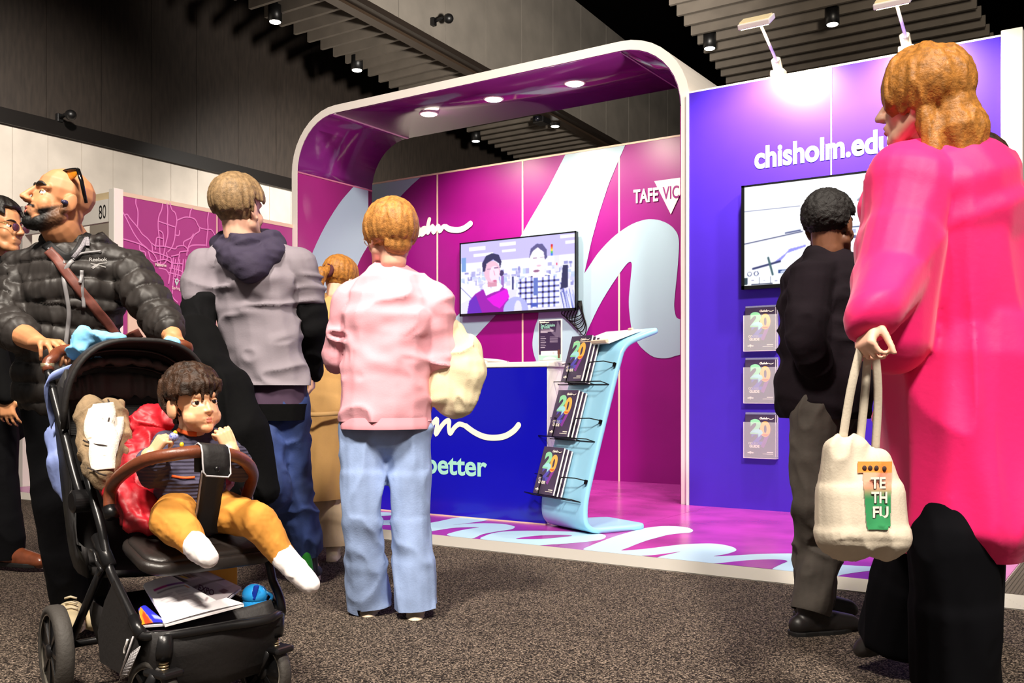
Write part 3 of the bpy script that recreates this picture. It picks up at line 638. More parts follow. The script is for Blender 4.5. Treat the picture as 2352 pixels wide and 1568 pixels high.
# logo strokes reused on covers
LOGO = [[(1.1, 2.0), (.7, 2.25), (.2, 1.7), (.05, .9), (.3, .4), (.8, .55)], [(1.4, 2.3), (1.2, 1.4), (1.0, .35)], [(1.05, .7), (1.45, 1.2), (1.65, 1.1), (1.6, .4)], [(2.05, 1.2), (1.9, .4)], [(2.6, 1.25), (2.3, 1.1), (2.5, .75), (2.2, .35)], [(3.15, 2.2), (2.95, 1.2), (2.8, .4)], [(2.85, .75), (3.2, 1.2), (3.45, 1.1), (3.45, .4)],
        [(4.0, 1.2), (3.75, .8), (3.9, .4), (4.2, .7), (4.2, 1.1), (4.0, 1.2)], [(4.85, 2.3), (4.5, 1.3), (4.45, .45), (4.7, .4)], [(4.7, .4), (5.0, 1.15), (5.1, .4), (5.45, 1.15), (5.5, .45), (5.8, 1.1), (6.2, 1.15), (6.9, .6), (7.8, .35), (8.8, .55), (9.7, 1.3)]]
mb = MB(); ribbons([[(sp(.05 + .045 * a, 0).x, sp(0, .075 - .012 * b).z) for a, b in s] for s in LOGO], .004, lambda x, z: V((x, 5.457, z)), (0, -1, 0), mb, n=3)
mb.build('script_lettering', m_creamink, ab, fixn=False)

# ---- course guides: one book with printed cover, copied
m_d1 = mat('digit_mint', (150, 226, 176), rough=.4); m_d2 = mat('digit_amber', (250, 190, 90), rough=.4); m_d3 = mat('digit_indigo', (92, 84, 190), rough=.4)
m_d4 = mat('digit_violet', (140, 66, 160), rough=.4); m_d5 = mat('digit_sky', (168, 232, 238), rough=.4); m_d6 = mat('digit_orange', (250, 110, 40), rough=.4)
BW, BH, BT = .225, .305, .012
def bp(x, y, l=.0): return V((BW * x, -.0006 - l, BH * y))
def make_book(printed):
    t = thing('course_guide', 'x', 'booklet', (0, 0, 0))
    MB().box((.002, .001, .002), (BW, BT - .001, BH - .002)).build('pages', m_page, t)
    c = MB().box((0, 0, 0), (BW - .001, .0012, BH)).box((0, BT - .0012, 0), (BW - .001, BT, BH)).box((0, 0, 0), (.0012, BT, BH)).build('cover', m_cover, t)
    if printed:
        U = lambda h: V((0, 0, BH * h))
        lettering('digit', '2', bp(.20, .30), bp(.60, .30), U(.30), m_d3, c, bold=.05)
        lettering('digit', '7', bp(.50, .24), bp(.84, .24), U(.34), m_d4, c, bold=.05, lift=.0002)
        lettering('digit', '2', bp(.17, .56), bp(.56, .56), U(.33), m_d1, c, bold=.06, lift=.0006)
        lettering('digit', '0', bp(.50, .50), bp(.84, .50), U(.34), m_d2, c, bold=.05, lift=.0008)
        flat_poly('speech_tail', [bp(.44, .66, .001), bp(.30, .64, .001), bp(.17, .575, .001), bp(.44, .56, .001), bp(.44, .45, .001), bp(.59, .56, .001), bp(.56, .62, .001)], m_d5, c, (0, -1, 0))
        flat_poly('digit_shade', [bp(.55, .535, .0012), bp(.62, .50, .0012), bp(.72, .50, .0012), bp(.80, .535, .0012)], m_d6, c, (0, -1, 0))
        lettering('title_lettering', 'COURSE', bp(.11, .29), bp(.45, .29), U(.05), m_creamink, c, bold=.03)
        lettering('title_lettering', 'GUIDE', bp(.14, .215), bp(.48, .215), U(.06), m_creamink, c, bold=.05)
        mb = MB(); ribbons([[(BW * (.49 + .047 * a), BH * (.885 + .022 * b)) for a, b in s] for s in LOGO], .0045, lambda x, z: V((x, -.0008, z)), (0, -1, 0), mb, n=3)
        mb.box((BW * .72, -.0008, BH * .095), (BW * .93, -.0004, BH * .115)); mb.box((BW * .58, -.0008, BH * .06), (BW * .93, -.0004, BH * .072))
        mb.box((BW * .08, -.0008, BH * .075), (BW * .15, -.0004, BH * .10)); mb.box((BW * .20, -.0008, BH * .075), (BW * .28, -.0004, BH * .10))
        mb.add([(BW * .14, -.0008, BH * .12), (BW * .21, -.0008, BH * .12), (BW * .175, -.0008, BH * .04)], [(0, 1, 2)])
        tag(mb.build('script_lettering', m_creamink, c, fixn=False), kind='stuff')
    return t
book_p = make_book(True); book_b = make_book(False); used = set()
def dup(root):
    r = root.copy(); COL.objects.link(r)
    for ch in list(root.children):
        c = ch.copy(); COL.objects.link(c); c.parent = r
        for g in ch.children: d = g.copy(); COL.objects.link(d); d.parent = c
    return r
def put_book(proto, org, ax, ay, az, label, group):
    o = proto if proto not in used else dup(proto); used.add(proto)
    o.matrix_basis = Matrix(((ax.x, ay.x, az.x, org.x), (ax.y, ay.y, az.y, org.y), (ax.z, ay.z, az.z, org.z), (0, 0, 0, 1)))
    tag(o, label, 'booklet', group)
X, Y, Z = V((1, 0, 0)), V((0, 1, 0)), V((0, 0, 1))
# wall holders on the blue wall
for (yt, yb, w1, w2) in ((705, 803, 'topmost', 'close under the screen'), (824, 922, 'middle', 'between the other two'), (948, 1047, 'lowest', 'nearest the purple platform')):
    a = Pv(1712, yb, FV - .03); zt_ = Pv(1712, yt, FV - .03).z
    h = thing('brochure_holder', 'clear acrylic wall holder, %s of three on the blue wall, %s' % (w1, w2), 'holder', (a.x + BW / 2, FV, a.z), 'acrylic holders on the blue wall')
    x0, x1, z0, z1_ = a.x - .008, a.x + BW + .012, a.z - .010, a.z + .25
    MB().box((x0, FV - .052, z0), (x1, FV - .050, z1_)).build('front_sheet', m_acr, h)
    MB().box((x0, FV - .05, z0), (x0 + .002, FV - .002, z1_)).box((x1 - .002, FV - .05, z0), (x1, FV - .002, z1_)).build('side_sheet', m_acr, h)
    MB().box((x0, FV - .052, z0 - .003), (x1, FV - .002, z0)).box((x0, FV - .0525, z0), (x0 + .0025, FV - .0495, z1_)).box((x1 - .0025, FV - .0525, z0), (x1, FV - .0495, z1_)).build('bright_edge', mat('acrylic_edge', (222, 205, 222), rough=.2), h)
    MB().box((x0, FV - .006, z0), (x1, FV - .002, a.z + .32)).build('back_sheet', m_acr, h)
    put_book(book_p, V((a.x, FV - .034, a.z)), X, Y, Z, 'plum course guide with coloured number, in the %s holder on the blue wall' % w1, 'course guides')
    put_book(book_b, V((a.x + .008, FV - .0205, a.z)), X, Y, Z, 'plum course guide behind the front one in the %s holder on the blue wall' % w1, 'course guides')

# ---- leaning S-shaped brochure stand
SD, SW = V((.42, .91, 0)).normalized(), V((.91, -.42, 0)).normalized(); S0 = V((-2.86, 5.10, 0))
def sw(s, wd, z): return S0 + SD * s + SW * wd + ZC * z
m_stand = mat('stand_sky_blue', (150, 208, 238), rough=.28, coat=.2)
st = thing('brochure_stand', 'pale blue curved leaning brochure stand beside the blue counter', 'stand', sw(.15, -.235, ZP))
prof = catmull([(.50, 0, .056), (.36, 0, .056), (.2, 0, .056), (.09, 0, .060), (.03, 0, .085), (.005, 0, .14), (.012, 0, .25), (.06, 0, .43), (.165, 0, .78), (.262, 0, 1.09), (.295, 0, 1.165), (.35, 0, 1.21), (.44, 0, 1.245), (.53, 0, 1.275), (.60, 0, 1.295)], 4)
rows = []
for i, p in enumerate(prof):
    e = min(i, len(prof) - 1 - i); ins = {0: .075, 1: .035, 2: .016, 3: .006}.get(e, 0); row = []
    for k in range(9): row.append(sw(p.x, -.47 + ins + (.47 - 2 * ins) * k / 8, p.z))
    rows.append(row)
MB().grid(rows).build('bent_sheet', m_stand, st, True, solid=.034, bevel=.012)
HB = (SD * .291 + ZC * .957).normalized(); NB = (SD * -.957 + ZC * .291).normalized()
def slab(z): 
    k = (z - .43) / .957; return sw(.06 + .291 * k, 0, .43 + .957 * k)
for i, (zb_, nm) in enumerate(((.235, 'lowest'), (.595, 'middle'), (.945, 'topmost'))):
    base = slab(zb_) + NB * .020
    rk = thing('wire_rack', 'black wire rack, %s on the pale blue stand' % nm, 'rack', base + SW * -.3, 'wire racks on the stand')
    def q(wd, n_, h_): return base + SW * wd + NB * n_ + HB * h_
    fr = .066
    MB().tube([q(-.03, .0, -.004), q(-.03, fr, -.004), q(-.56, fr, -.004), q(-.56, 0, -.004)], .0035, 6, closed=True).tube([q(-.40, 0, -.004), q(-.40, fr, -.004)], .003, 6).tube([q(-.18, 0, -.004), q(-.18, fr, -.004)], .003, 6).build('shelf_wire', m_wire, rk, True)
    MB().tube([q(-.40, fr, -.004), q(-.40, fr, .105), q(-.405, fr, .118), q(-.42, fr, .122), q(-.56, .02, .130)], .0035, 6).build('guard_wire', m_wire, rk, True)
    MB().tube([q(-.20, fr, -.004), q(-.20, fr, .11), q(-.19, fr, .122), q(-.06, fr * .9, .128), q(-.012, .012, .128)], .0035, 6).build('guard_wire', m_wire, rk, True)
    MB().obox(q(-.012, .008, .120), SW * .008, NB * .008, HB * .014).build('clip', m_wire, rk, bevel=.002)
    MB().obox(q(-.485, .012, .110), SW * .006, NB * .008, HB * .008).build('clip', m_wire, rk, bevel=.002)
    for k in range(3):
        o_ = base + SW * (-.468 + .016 * k) + NB * (.060 - .0185 * k) + HB * (.002 - .004 * k)
        put_book(book_p if k == 0 else book_b, o_, SW, -NB, HB, ('plum course guide with coloured number, front of the %s wire rack' % nm) if k == 0 else 'plum course guide, %s behind the front one in the %s wire rack' % (('', 'second', 'third')[k], nm), 'course guides')
# acrylic leaflet holder lying on the sloping top of the stand
TD = (SD * .10 + ZC * .034).normalized(); TN = (ZC * .10 - SD * .034).normalized()
lh = thing('leaflet_tray', 'clear tray of pale leaflets lying on the stand\'s sloping top', 'tray', sw(.40, -.25, 1.25))
c0 = sw(.37, -.26, 1.222) + TN * .035
MB().obox(c0, SW * .17, TD * .125, TN * .004).build('leaflet', mat('leaflet_lilac', (226, 206, 222), rough=.35), lh)
MB().obox(c0 - TN * .008, SW * .185, TD * .14, TN * .004).build('tray_sheet', m_page, lh, bevel=.002)
MB().obox(c0 - TD * .135 + TN * .006, SW * .17, TD * .012, TN * .010).obox(c0 + TD * .12 + SW * .1 + TN * .008, SW * .02, TD * .008, TN * .008).build('clip', m_cream, lh, bevel=.003)
MB().obox(sw(.345, -.33, 1.19) + TN * .03 - TD * .06, SW * .06, TD * .03, TN * .006).build('support_foot', m_white, lh)

# ---- televisions
m_bez = mat('bezel_black', (12, 12, 16), rough=.25)
def tv(name, lab, plane, tl, tr, br, bl, im, gain, thick=.05):
    a, b = Pv(*tl, plane), Pv(*br, plane); x0, x1 = a.x, b.x
    z1_ = (Pv(*tl, plane).z + Pv(*tr, plane).z) / 2; z0 = (Pv(*bl, plane).z + Pv(*br, plane).z) / 2
    t = thing(name, lab, 'television', ((x0 + x1) / 2, plane + thick, (z0 + z1_) / 2))
    box('housing', (x0, plane + .004, z0), (x1, plane + thick, z1_), m_bez, t, bevel=.004)
    bz = .014
    MB().box((x0, plane - .004, z1_ - bz), (x1, plane + .004, z1_)).box((x0, plane - .004, z0), (x1, plane + .004, z0 + bz * 1.9)).box((x0, plane - .004, z0), (x0 + bz, plane + .004, z1_)).box((x1 - bz, plane - .004, z0), (x1, plane + .004, z1_)).build('bezel', m_bez, t)
    im.mesh('screen', (x0 + bz, plane + .002, z1_ - bz), (x1 - bz, plane + .002, z1_ - bz), (x1 - bz, plane + .002, z0 + bz * 1.9), (x0 + bz, plane + .002, z0 + bz * 1.9), vcmat('screen_' + name, gain, .2), t)
    box('wall_mount', ((x0 + x1) / 2 - .2, plane + thick, (z0 + z1_) / 2 - .15), ((x0 + x1) / 2 + .2, plane + thick + .04, (z0 + z1_) / 2 + .15), m_bez, t)
    return t, (x0, x1, z0, z1_)
im = Img(240, 150, (226, 224, 255))
r_ = np.random.default_rng(3)
im.rect(0, 0, 1, .32, (198, 190, 248)); im.rect(0, .28, 1, .7, (240, 240, 255))
for (a, b, c, d) in ((.08, .06, .23, .11), (.36, .04, .5, .085), (.12, .16, .3, .2), (.38, .14, .5, .17), (.88, .02, 1, .06), (.92, .1, 1, .14)): im.rect(a, b, c, d, (255, 255, 255))
for k in range(150):
    x, y = r_.random(), .36 + .3 * r_.random(); im.rect(x, y, x + .012 + .03 * r_.random(), y + .02 + .06 * r_.random(), [(200, 200, 240), (150, 150, 215), (255, 255, 255), (176, 200, 236), (110, 110, 190)][r_.integers(5)], .7)
im.rect(.01, .2, .05, .4, (120, 160, 220)); im.rect(.83, .28, .87, .5, (230, 228, 250)); im.rect(.845, .38, .855, .41, (220, 30, 80))
for k, c in enumerate(((210, 20, 40), (250, 120, 30), (240, 220, 60), (60, 190, 120), (60, 120, 230))): im.rect(.80, .13 + .03 * k, .815, .16 + .03 * k, c)
im.poly([(0, .55), (.18, .62), (.14, .75), (0, .85)], (244, 246, 255)); im.line(0, .62, .1, .78, .006, (120, 120, 190)); im.poly([(.9, .42), (.94, .42), (.94, .72), (.88, .74)], (40, 44, 90))
for k in range(30): x = .86 + .14 * r_.random(); im.line(x, .72 + .1 * r_.random(), x + .03, 1, .006, [(60, 70, 170), (160, 170, 230), (255, 255, 255)][k % 3])
im.rect(.37, .5, .395, .66, (150, 110, 190)); im.ell(.375, .46, .02, .04, (60, 50, 100)); im.rect(.465, .52, .485, .7, (60, 70, 130))
# presenter in a magenta jumper
im.poly([(.06, 1), (.08, .82), (.14, .72), (.22, .66), (.36, .64), (.43, .70), (.44, .85), (.43, 1)], (156, 20, 176)); im.poly([(.24, .8), (.42, .68), (.445, .8), (.36, .95), (.3, .9)], (226, 0, 224)); im.poly([(.06, 1), (.08, .82), (.14, .74), (.2, 1)], (104, 40, 190))
im.poly([(.20, .62), (.235, .58), (.28, .66), (.35, .58), (.385, .64), (.355, .70), (.3, .72), (.235, .76)], (252, 250, 255)); im.rect(.25, .5, .335, .64, (214, 150, 176)); im.ell(.29, .43, .072, .15, (236, 190, 214)); im.ell(.31, .46, .045, .11, (250, 222, 240))
im.poly([(.205, .42), (.20, .3), (.235, .2), (.29, .17), (.35, .2), (.375, .3), (.362, .4), (.352, .32), (.3, .26), (.24, .31), (.225, .42)], (40, 42, 92))
im.rect(.245, .385, .28, .395, (110, 70, 130)); im.rect(.31, .375, .345, .385, (110, 70, 130)); im.ell(.315, .56, .02, .012, (206, 110, 150)); im.line(.305, .42, .315, .48, .006, (214, 150, 180))
# presenter in a checked shirt
im.poly([(.50, .86), (.52, .6), (.58, .54), (.64, .5), (.76, .5), (.84, .56), (.87, .7), (.88, .95), (.55, .97)], (250, 250, 255))
body = ((im.X > .52) & (im.X < .87) & (im.Y > .52 + np.abs(im.X - .7) * .25) & (im.Y < .97))
im.put(body & ((np.floor(im.X * 62) % 3) == 0), (90, 96, 190), .75); im.put(body & ((np.floor(im.Y * 40) % 3) == 0), (70, 76, 170), .75); im.put(body & ((np.floor(im.X * 62) % 3) == 0) & ((np.floor(im.Y * 40) % 3) == 0), (20, 22, 70))
im.rect(.655, .56, .69, .8, (96, 120, 200)); im.rect(.635, .9, .69, .95, (66, 90, 190)); im.rect(.645, .44, .75, .56, (250, 236, 244)); im.ell(.69, .34, .075, .19, (255, 246, 252))
im.poly([(.615, .3), (.63, .16), (.68, .1), (.73, .11), (.765, .19), (.77, .3), (.75, .33), (.74, .22), (.69, .15), (.645, .2)], (88, 84, 140)); im.rect(.65, .29, .685, .3, (160, 130, 170)); im.rect(.71, .285, .74, .295, (160, 130, 170)); im.ell(.68, .47, .028, .016, (150, 100, 140)); im.ell(.7, .4, .02, .012, (230, 190, 210))
im.ell(.5, 1.0, .11, .2, (176, 180, 244)); im.ell(.52, 1.0, .035, .15, (226, 226, 255))
tv1, e1 = tv('wall_television', 'black wall television showing two presenters, one in a magenta jumper', BV - .09, (1056, 558), (1320, 531), (1323, 712), (1060, 727), im, 1.15)
mb = MB()
for k in range(6):
    a = V((e1[1] - .16 + .03 * k, BV - .02, e1[2] + .03)); dz = .10 + .035 * k
    mb.tube(catmull([a, a + V((-.04, -.01, -dz * .5)), a + V((.06, -.015, -dz)), a + V((.19 - .02 * k, -.01, -dz * .6)), V((e1[1] + .02 - .01 * k, BV - .02, e1[2] + .10))], 6), .0055, 6)
tag(mb.build('cable_bundle', m_wire, None, True), 'loop of black cables hanging under the magenta wall television', 'cable')
im = Img(300, 168, (250, 252, 255))
im.rect(0, .0, .4, .25, (255, 255, 255)); im.rect(.0, .245, .31, .251, (70, 80, 130)); im.line(0, .575, .32, .5, .006, (50, 56, 100)); im.line(.31, .28, .325, .5, .003, (180, 186, 210)); im.rect(0, .3, .3, .48, (238, 244, 255)); im.line(.23, .5, .31, .485, .008, (60, 70, 120))
im.poly([(.55, .0), (.8, .0), (1, .1), (1, .5), (.75, .4), (.6, .25), (.52, .2)], (236, 244, 250)); im.poly([(.66, .14), (.80, .03), (.97, .12), (.97, .28), (.72, .16)], (200, 208, 226)); im.line(.61, .25, .79, .02, .012, (140, 148, 170))
for k in range(14): im.line(.715 + .018 * k, .165 + .008 * k, .735 + .018 * k, .06 + .008 * k, .006, (40, 44, 76))
im.poly([(.25, .66), (.34, .63), (.34, .65), (.24, .7), (.2, .78), (.15, .8), (.23, .7)], (140, 140, 230)); im.poly([(.35, .665), (.52, .61), (.52, .63), (.35, .685)], (196, 196, 246)); im.line(.05, .83, .2, .775, .012, (40, 46, 96)); im.line(.135, .73, .16, .9, .012, (60, 90, 100))
im.rect(.49, .5, .5, .62, (60, 80, 120)); im.rect(.49, .495, .62, .505, (60, 80, 120)); im.rect(.5, .52, .6, .56, (170, 180, 214)); im.rect(.5, .58, .6, .61, (90, 90, 130))
im.ell(.03, .88, .014, .024, (60, 66, 110)); im.ell(.03, .88, .010, .017, (250, 252, 255)); im.ell(.068, .88, .014, .024, (60, 66, 110)); im.ell(.068, .88, .008, .020, (250, 252, 255))
im.rect(.19, .855, .31, .892, (44, 70, 130)); im.rect(.21, .862, .29, .869, (230, 236, 250)); im.rect(.205, .876, .297, .884, (230, 236, 250)); im.rect(.0, .915, .016, .99, (40, 60, 70))
for k in range(14): im.rect(.017 + .065 * k, .915, .020 + .065 * k, .985, (70, 76, 110)); im.rect(.04 + .065 * k, .94 + .01 * (k % 3), .055 + .065 * k, .95 + .01 * (k % 3), (150, 150, 180))
im.rect(.34, .915, .40, .94, (50, 60, 120)); im.rect(.35, .95, .37, .97, (214, 40, 70)); im.rect(.04, .985, .16, .995, (40, 46, 76))
tv2, e2 = tv('display_screen', 'large bright screen showing a white kitchen room on the blue wall', FV - .075, (1703, 424), (1977, 397), (1977, 651), (1707, 663), im, 1.25)
# widen the second screen to its full width (its far end is hidden by the visitors)
for ch in tv2.children:
    me = ch.data; x0 = e2[0] - wloc(tv2).x; k = 1.36 / (e2[1] - e2[0])
    if ch.name.startswith('wall_mount'): continue
    for vtx in me.vertices: vtx.co.x = x0 + (vtx.co.x - x0) * k
# ================================================================ PEOPLE: tools
def vnoise(p, seed=0):
    i = np.floor(p).astype(np.int64); f = p - i; f = f * f * (3 - 2 * f); out = 0
    for dx in (0, 1):
        for dy in (0, 1):
            for dz in (0, 1):
                h = (i[:, 0] + dx) * 374761393 + (i[:, 1] + dy) * 668265263 + (i[:, 2] + dz) * 1274126177 + seed * 97
                h = (h ^ (h >> 13)) * 1103515245; h = ((h ^ (h >> 16)) & 0xffff) / 65535.0
                out = out + h * (f[:, 0] if dx else 1 - f[:, 0]) * (f[:, 1] if dy else 1 - f[:, 1]) * (f[:, 2] if dz else 1 - f[:, 2])
    return out
def folds(amp, freq, stretch=(1, 1, 1), seed=0, rough=.35):
    def fn(co, no):
        q = co * np.array(stretch) * freq
        a = 1 - np.abs(2 * vnoise(q + vnoise(q * .7, seed + 5)[:, None] * 1.2, seed) - 1); b = vnoise(q * 2.3, seed + 3)
        return amp * (a * a + rough * b - .6)
    return fn
_th = np.linspace(0, math.pi, 9); _ph = np.linspace(0, 2 * math.pi, 15)[:-1]
SPH = np.array([[math.sin(t) * math.cos(p), math.sin(t) * math.sin(p), math.cos(t)] for t in _th for p in _ph])
SPF = [(i * 14 + k, (i + 1) * 14 + k, (i + 1) * 14 + (k + 1) % 14, i * 14 + (k + 1) % 14) for i in range(8) for k in range(14)]
A3 = lambda v: np.array((v[0], v[1], v[2]), float)
class Blob:                                                       # overlapping shapes fused into one continuous skin
    def __init__(s): s.v = []; s.f = []; s.n = 0
    def put(s, vs):
        s.v.append(vs); s.f += [tuple(i + s.n for i in f) for f in SPF]; s.n += len(vs); return s
    def ell(s, c, r, ax=None):
        A = np.array([A3(a) for a in (ax or (V((1, 0, 0)), V((0, 1, 0)), V((0, 0, 1))))]); r = (r, r, r) if isinstance(r, (int, float)) else r
        return s.put(A3(c) + (SPH * np.array(r)) @ A)
    def cap(s, p0, p1, r0, r1, flat=None):
        a, b = A3(p0), A3(p1); z = b - a; L = np.linalg.norm(z); z = z / L if L > 1e-9 else np.array((0, 0, 1.))
        x = np.cross(z, (0, 0, 1.) if abs(z[2]) < .9 else (1., 0, 0)); x /= np.linalg.norm(x); y = np.cross(z, x)
        up = SPH[:, 2:3] >= 1e-6; o = np.where(up, SPH * r1, SPH * r0) @ np.array([x, y, z])
        if flat is not None:
            d = A3(flat[0]); o = o - np.outer(o @ d, d) * (1 - flat[1])
        return s.put(o + np.where(up, b, a))
    def chain(s, pts, rs, flat=None):
        rs = rs if isinstance(rs, (list, tuple)) else [rs] * len(pts)
        for i in range(len(pts) - 1): s.cap(pts[i], pts[i + 1], rs[i], rs[i + 1], flat)
        return s
    def build(s, name, m, parent, voxel=.008, smooth=4, disp=None, cut=None, shade=True):
        me = bpy.data.meshes.new(name); me.from_pydata([tuple(x) for x in np.concatenate(s.v)], [], s.f)
        o = bpy.data.objects.new(name, me); COL.objects.link(o)
        md = o.modifiers.new('r', 'REMESH'); md.mode = 'VOXEL'; md.voxel_size = voxel
        if smooth: md = o.modifiers.new('s', 'SMOOTH'); md.factor = .5; md.iterations = smooth
        dg = bpy.context.evaluated_depsgraph_get(); m2 = bpy.data.meshes.new_from_object(o.evaluated_get(dg))
        bpy.data.objects.remove(o); bpy.data.meshes.remove(me)
        N = len(m2.vertices); co = np.empty(N * 3, np.float32); m2.vertices.foreach_get('co', co); co = co.reshape(-1, 3).astype(float)
        if disp is not None:
            no = np.empty(N * 3, np.float32); m2.vertex_normals.foreach_get('vector', no); no = no.reshape(-1, 3)
            for fn in (disp if isinstance(disp, (list, tuple)) else [disp]): co = co + no * fn(co, no)[:, None]
            m2.vertices.foreach_set('co', co.reshape(-1).astype(np.float32)); m2.update()
        if isinstance(cut, tuple):                               # clean hems at two heights
            bm = bmesh.new(); bm.from_mesh(m2)
            for zc, dn in ((cut[0], -1), (cut[1], 1)):
                if zc is not None: bmesh.ops.bisect_plane(bm, geom=bm.verts[:] + bm.edges[:] + bm.faces[:], plane_co=(0, 0, zc), plane_no=(0, 0, dn), clear_outer=True)
            bm.to_mesh(m2); bm.free()
        elif isinstance(cut, list):                              # square-cut trouser hems across the shin
            bm = bmesh.new(); bm.from_mesh(m2)
            for pc, dn in cut:
                fs = [f for f in bm.faces if (f.calc_center_median() - pc).length < .22 and (f.calc_center_median() - pc).dot(dn) > -.05]
                g = set(fs) | {e for f in fs for e in f.edges} | {v_ for f in fs for v_ in f.verts}
                bmesh.ops.bisect_plane(bm, geom=list(g), plane_co=pc, plane_no=dn, clear_outer=True)
            bm.to_mesh(m2); bm.free()
        elif cut is not None:                                    # drop the faces past a test
            bm = bmesh.new(); bm.from_mesh(m2); vs = [v_ for v_ in bm.verts if cut(v_.co)]
            bmesh.ops.delete(bm, geom=vs, context='VERTS'); bm.to_mesh(m2); bm.free()
        m2.name = name; s.world = m2.copy()
        return link_mesh(name, m2, m, parent, shade)
    def bvh(s):
        me = s.world; return BVHTree.FromPolygons([v_.co[:] for v_ in me.vertices], [tuple(p.vertices) for p in me.polygons])
def hit(bvh, px, py, lift=.002):                                  # where the line of sight at a picture point meets a surface
    d = ray(px, py).normalized(); q, n_, i, t = bvh.ray_cast(O, d)
    if q is None: q, n_, i, t = bvh.find_nearest(Pt(px, py, 3.4)); return q + n_ * lift, n_
    if n_.dot(d) > 0: n_ = -n_
    return q + n_ * lift, n_
def quilt(chains, period, amp, seed=0):
    segs = []
    for ch in chains:
        L = 0
        for a, b, ra, rb in ch: a, b = A3(a), A3(b); l = np.linalg.norm(b - a); segs.append((a, b, L, l, (ra + rb) / 2)); L += l
    def fn(co, no):
        best = np.full(len(co), 9.); S = np.zeros(len(co))
        for a, b, L, l, r in segs:
            d = (b - a) / l; t = np.clip((co - a) @ d, 0, l); dist = np.linalg.norm(co - a - t[:, None] * d, axis=1) / r
            S = np.where(dist < best, L + (co - a) @ d, S); best = np.minimum(best, dist)
        S = S + .35 * period * (vnoise(co * 7, seed) - .5)
        return amp * (np.abs(np.sin(math.pi * S / period)) ** .45 - .7)
    return fn
def hand(B, w, d, n, th, sc=1.0, curl=(18, 25, 20), spread=.25, thumb=(.55, .75, .25), r=1.0):
    w, d = V(w), V(d).normalized(); n = (V(n) - d * V(n).dot(d)).normalized(); sd = d.cross(n) * th
    for lat in (.026, .009, -.009, -.026): B.cap(w + sd * lat * .55 * sc, w + d * .082 * sc + sd * lat * sc, .017 * sc * r, .0135 * sc * r)
    for i, lat in enumerate((.031, .0105, -.0105, -.031)):
        L = (.072, .082, .076, .060)[i] * sc; p = w + d * (.086 - (.004 if i in (0, 3) else 0)) * sc + sd * lat * sc; a = 0; rad = (.0092, .0094, .009, .008)[i] * sc * r
        for j, fr in enumerate((.45, .31, .24)):
            a += math.radians(curl[j] + i * 2); dr = (d + sd * lat * spread / .03) .normalized(); q = p + (dr * math.cos(a) + n * math.sin(a)) * L * fr
            B.cap(p, q, rad, rad * .88); rad *= .88; p = q
    p = w + d * .022 * sc + sd * .024 * sc; t = (d * thumb[0] + sd * thumb[1] + n * thumb[2]).normalized()
    q = p + t * .042 * sc; B.cap(p, q, .016 * sc * r, .0115 * sc * r); t2 = (t + d * .5 + n * .25).normalized(); q2 = q + t2 * .032 * sc; B.cap(q, q2, .0112 * sc * r, .0098 * sc * r)
    t3 = (t2 + d * .3 + n * .2).normalized(); B.cap(q2, q2 + t3 * .024 * sc, .0098 * sc * r, .008 * sc * r)
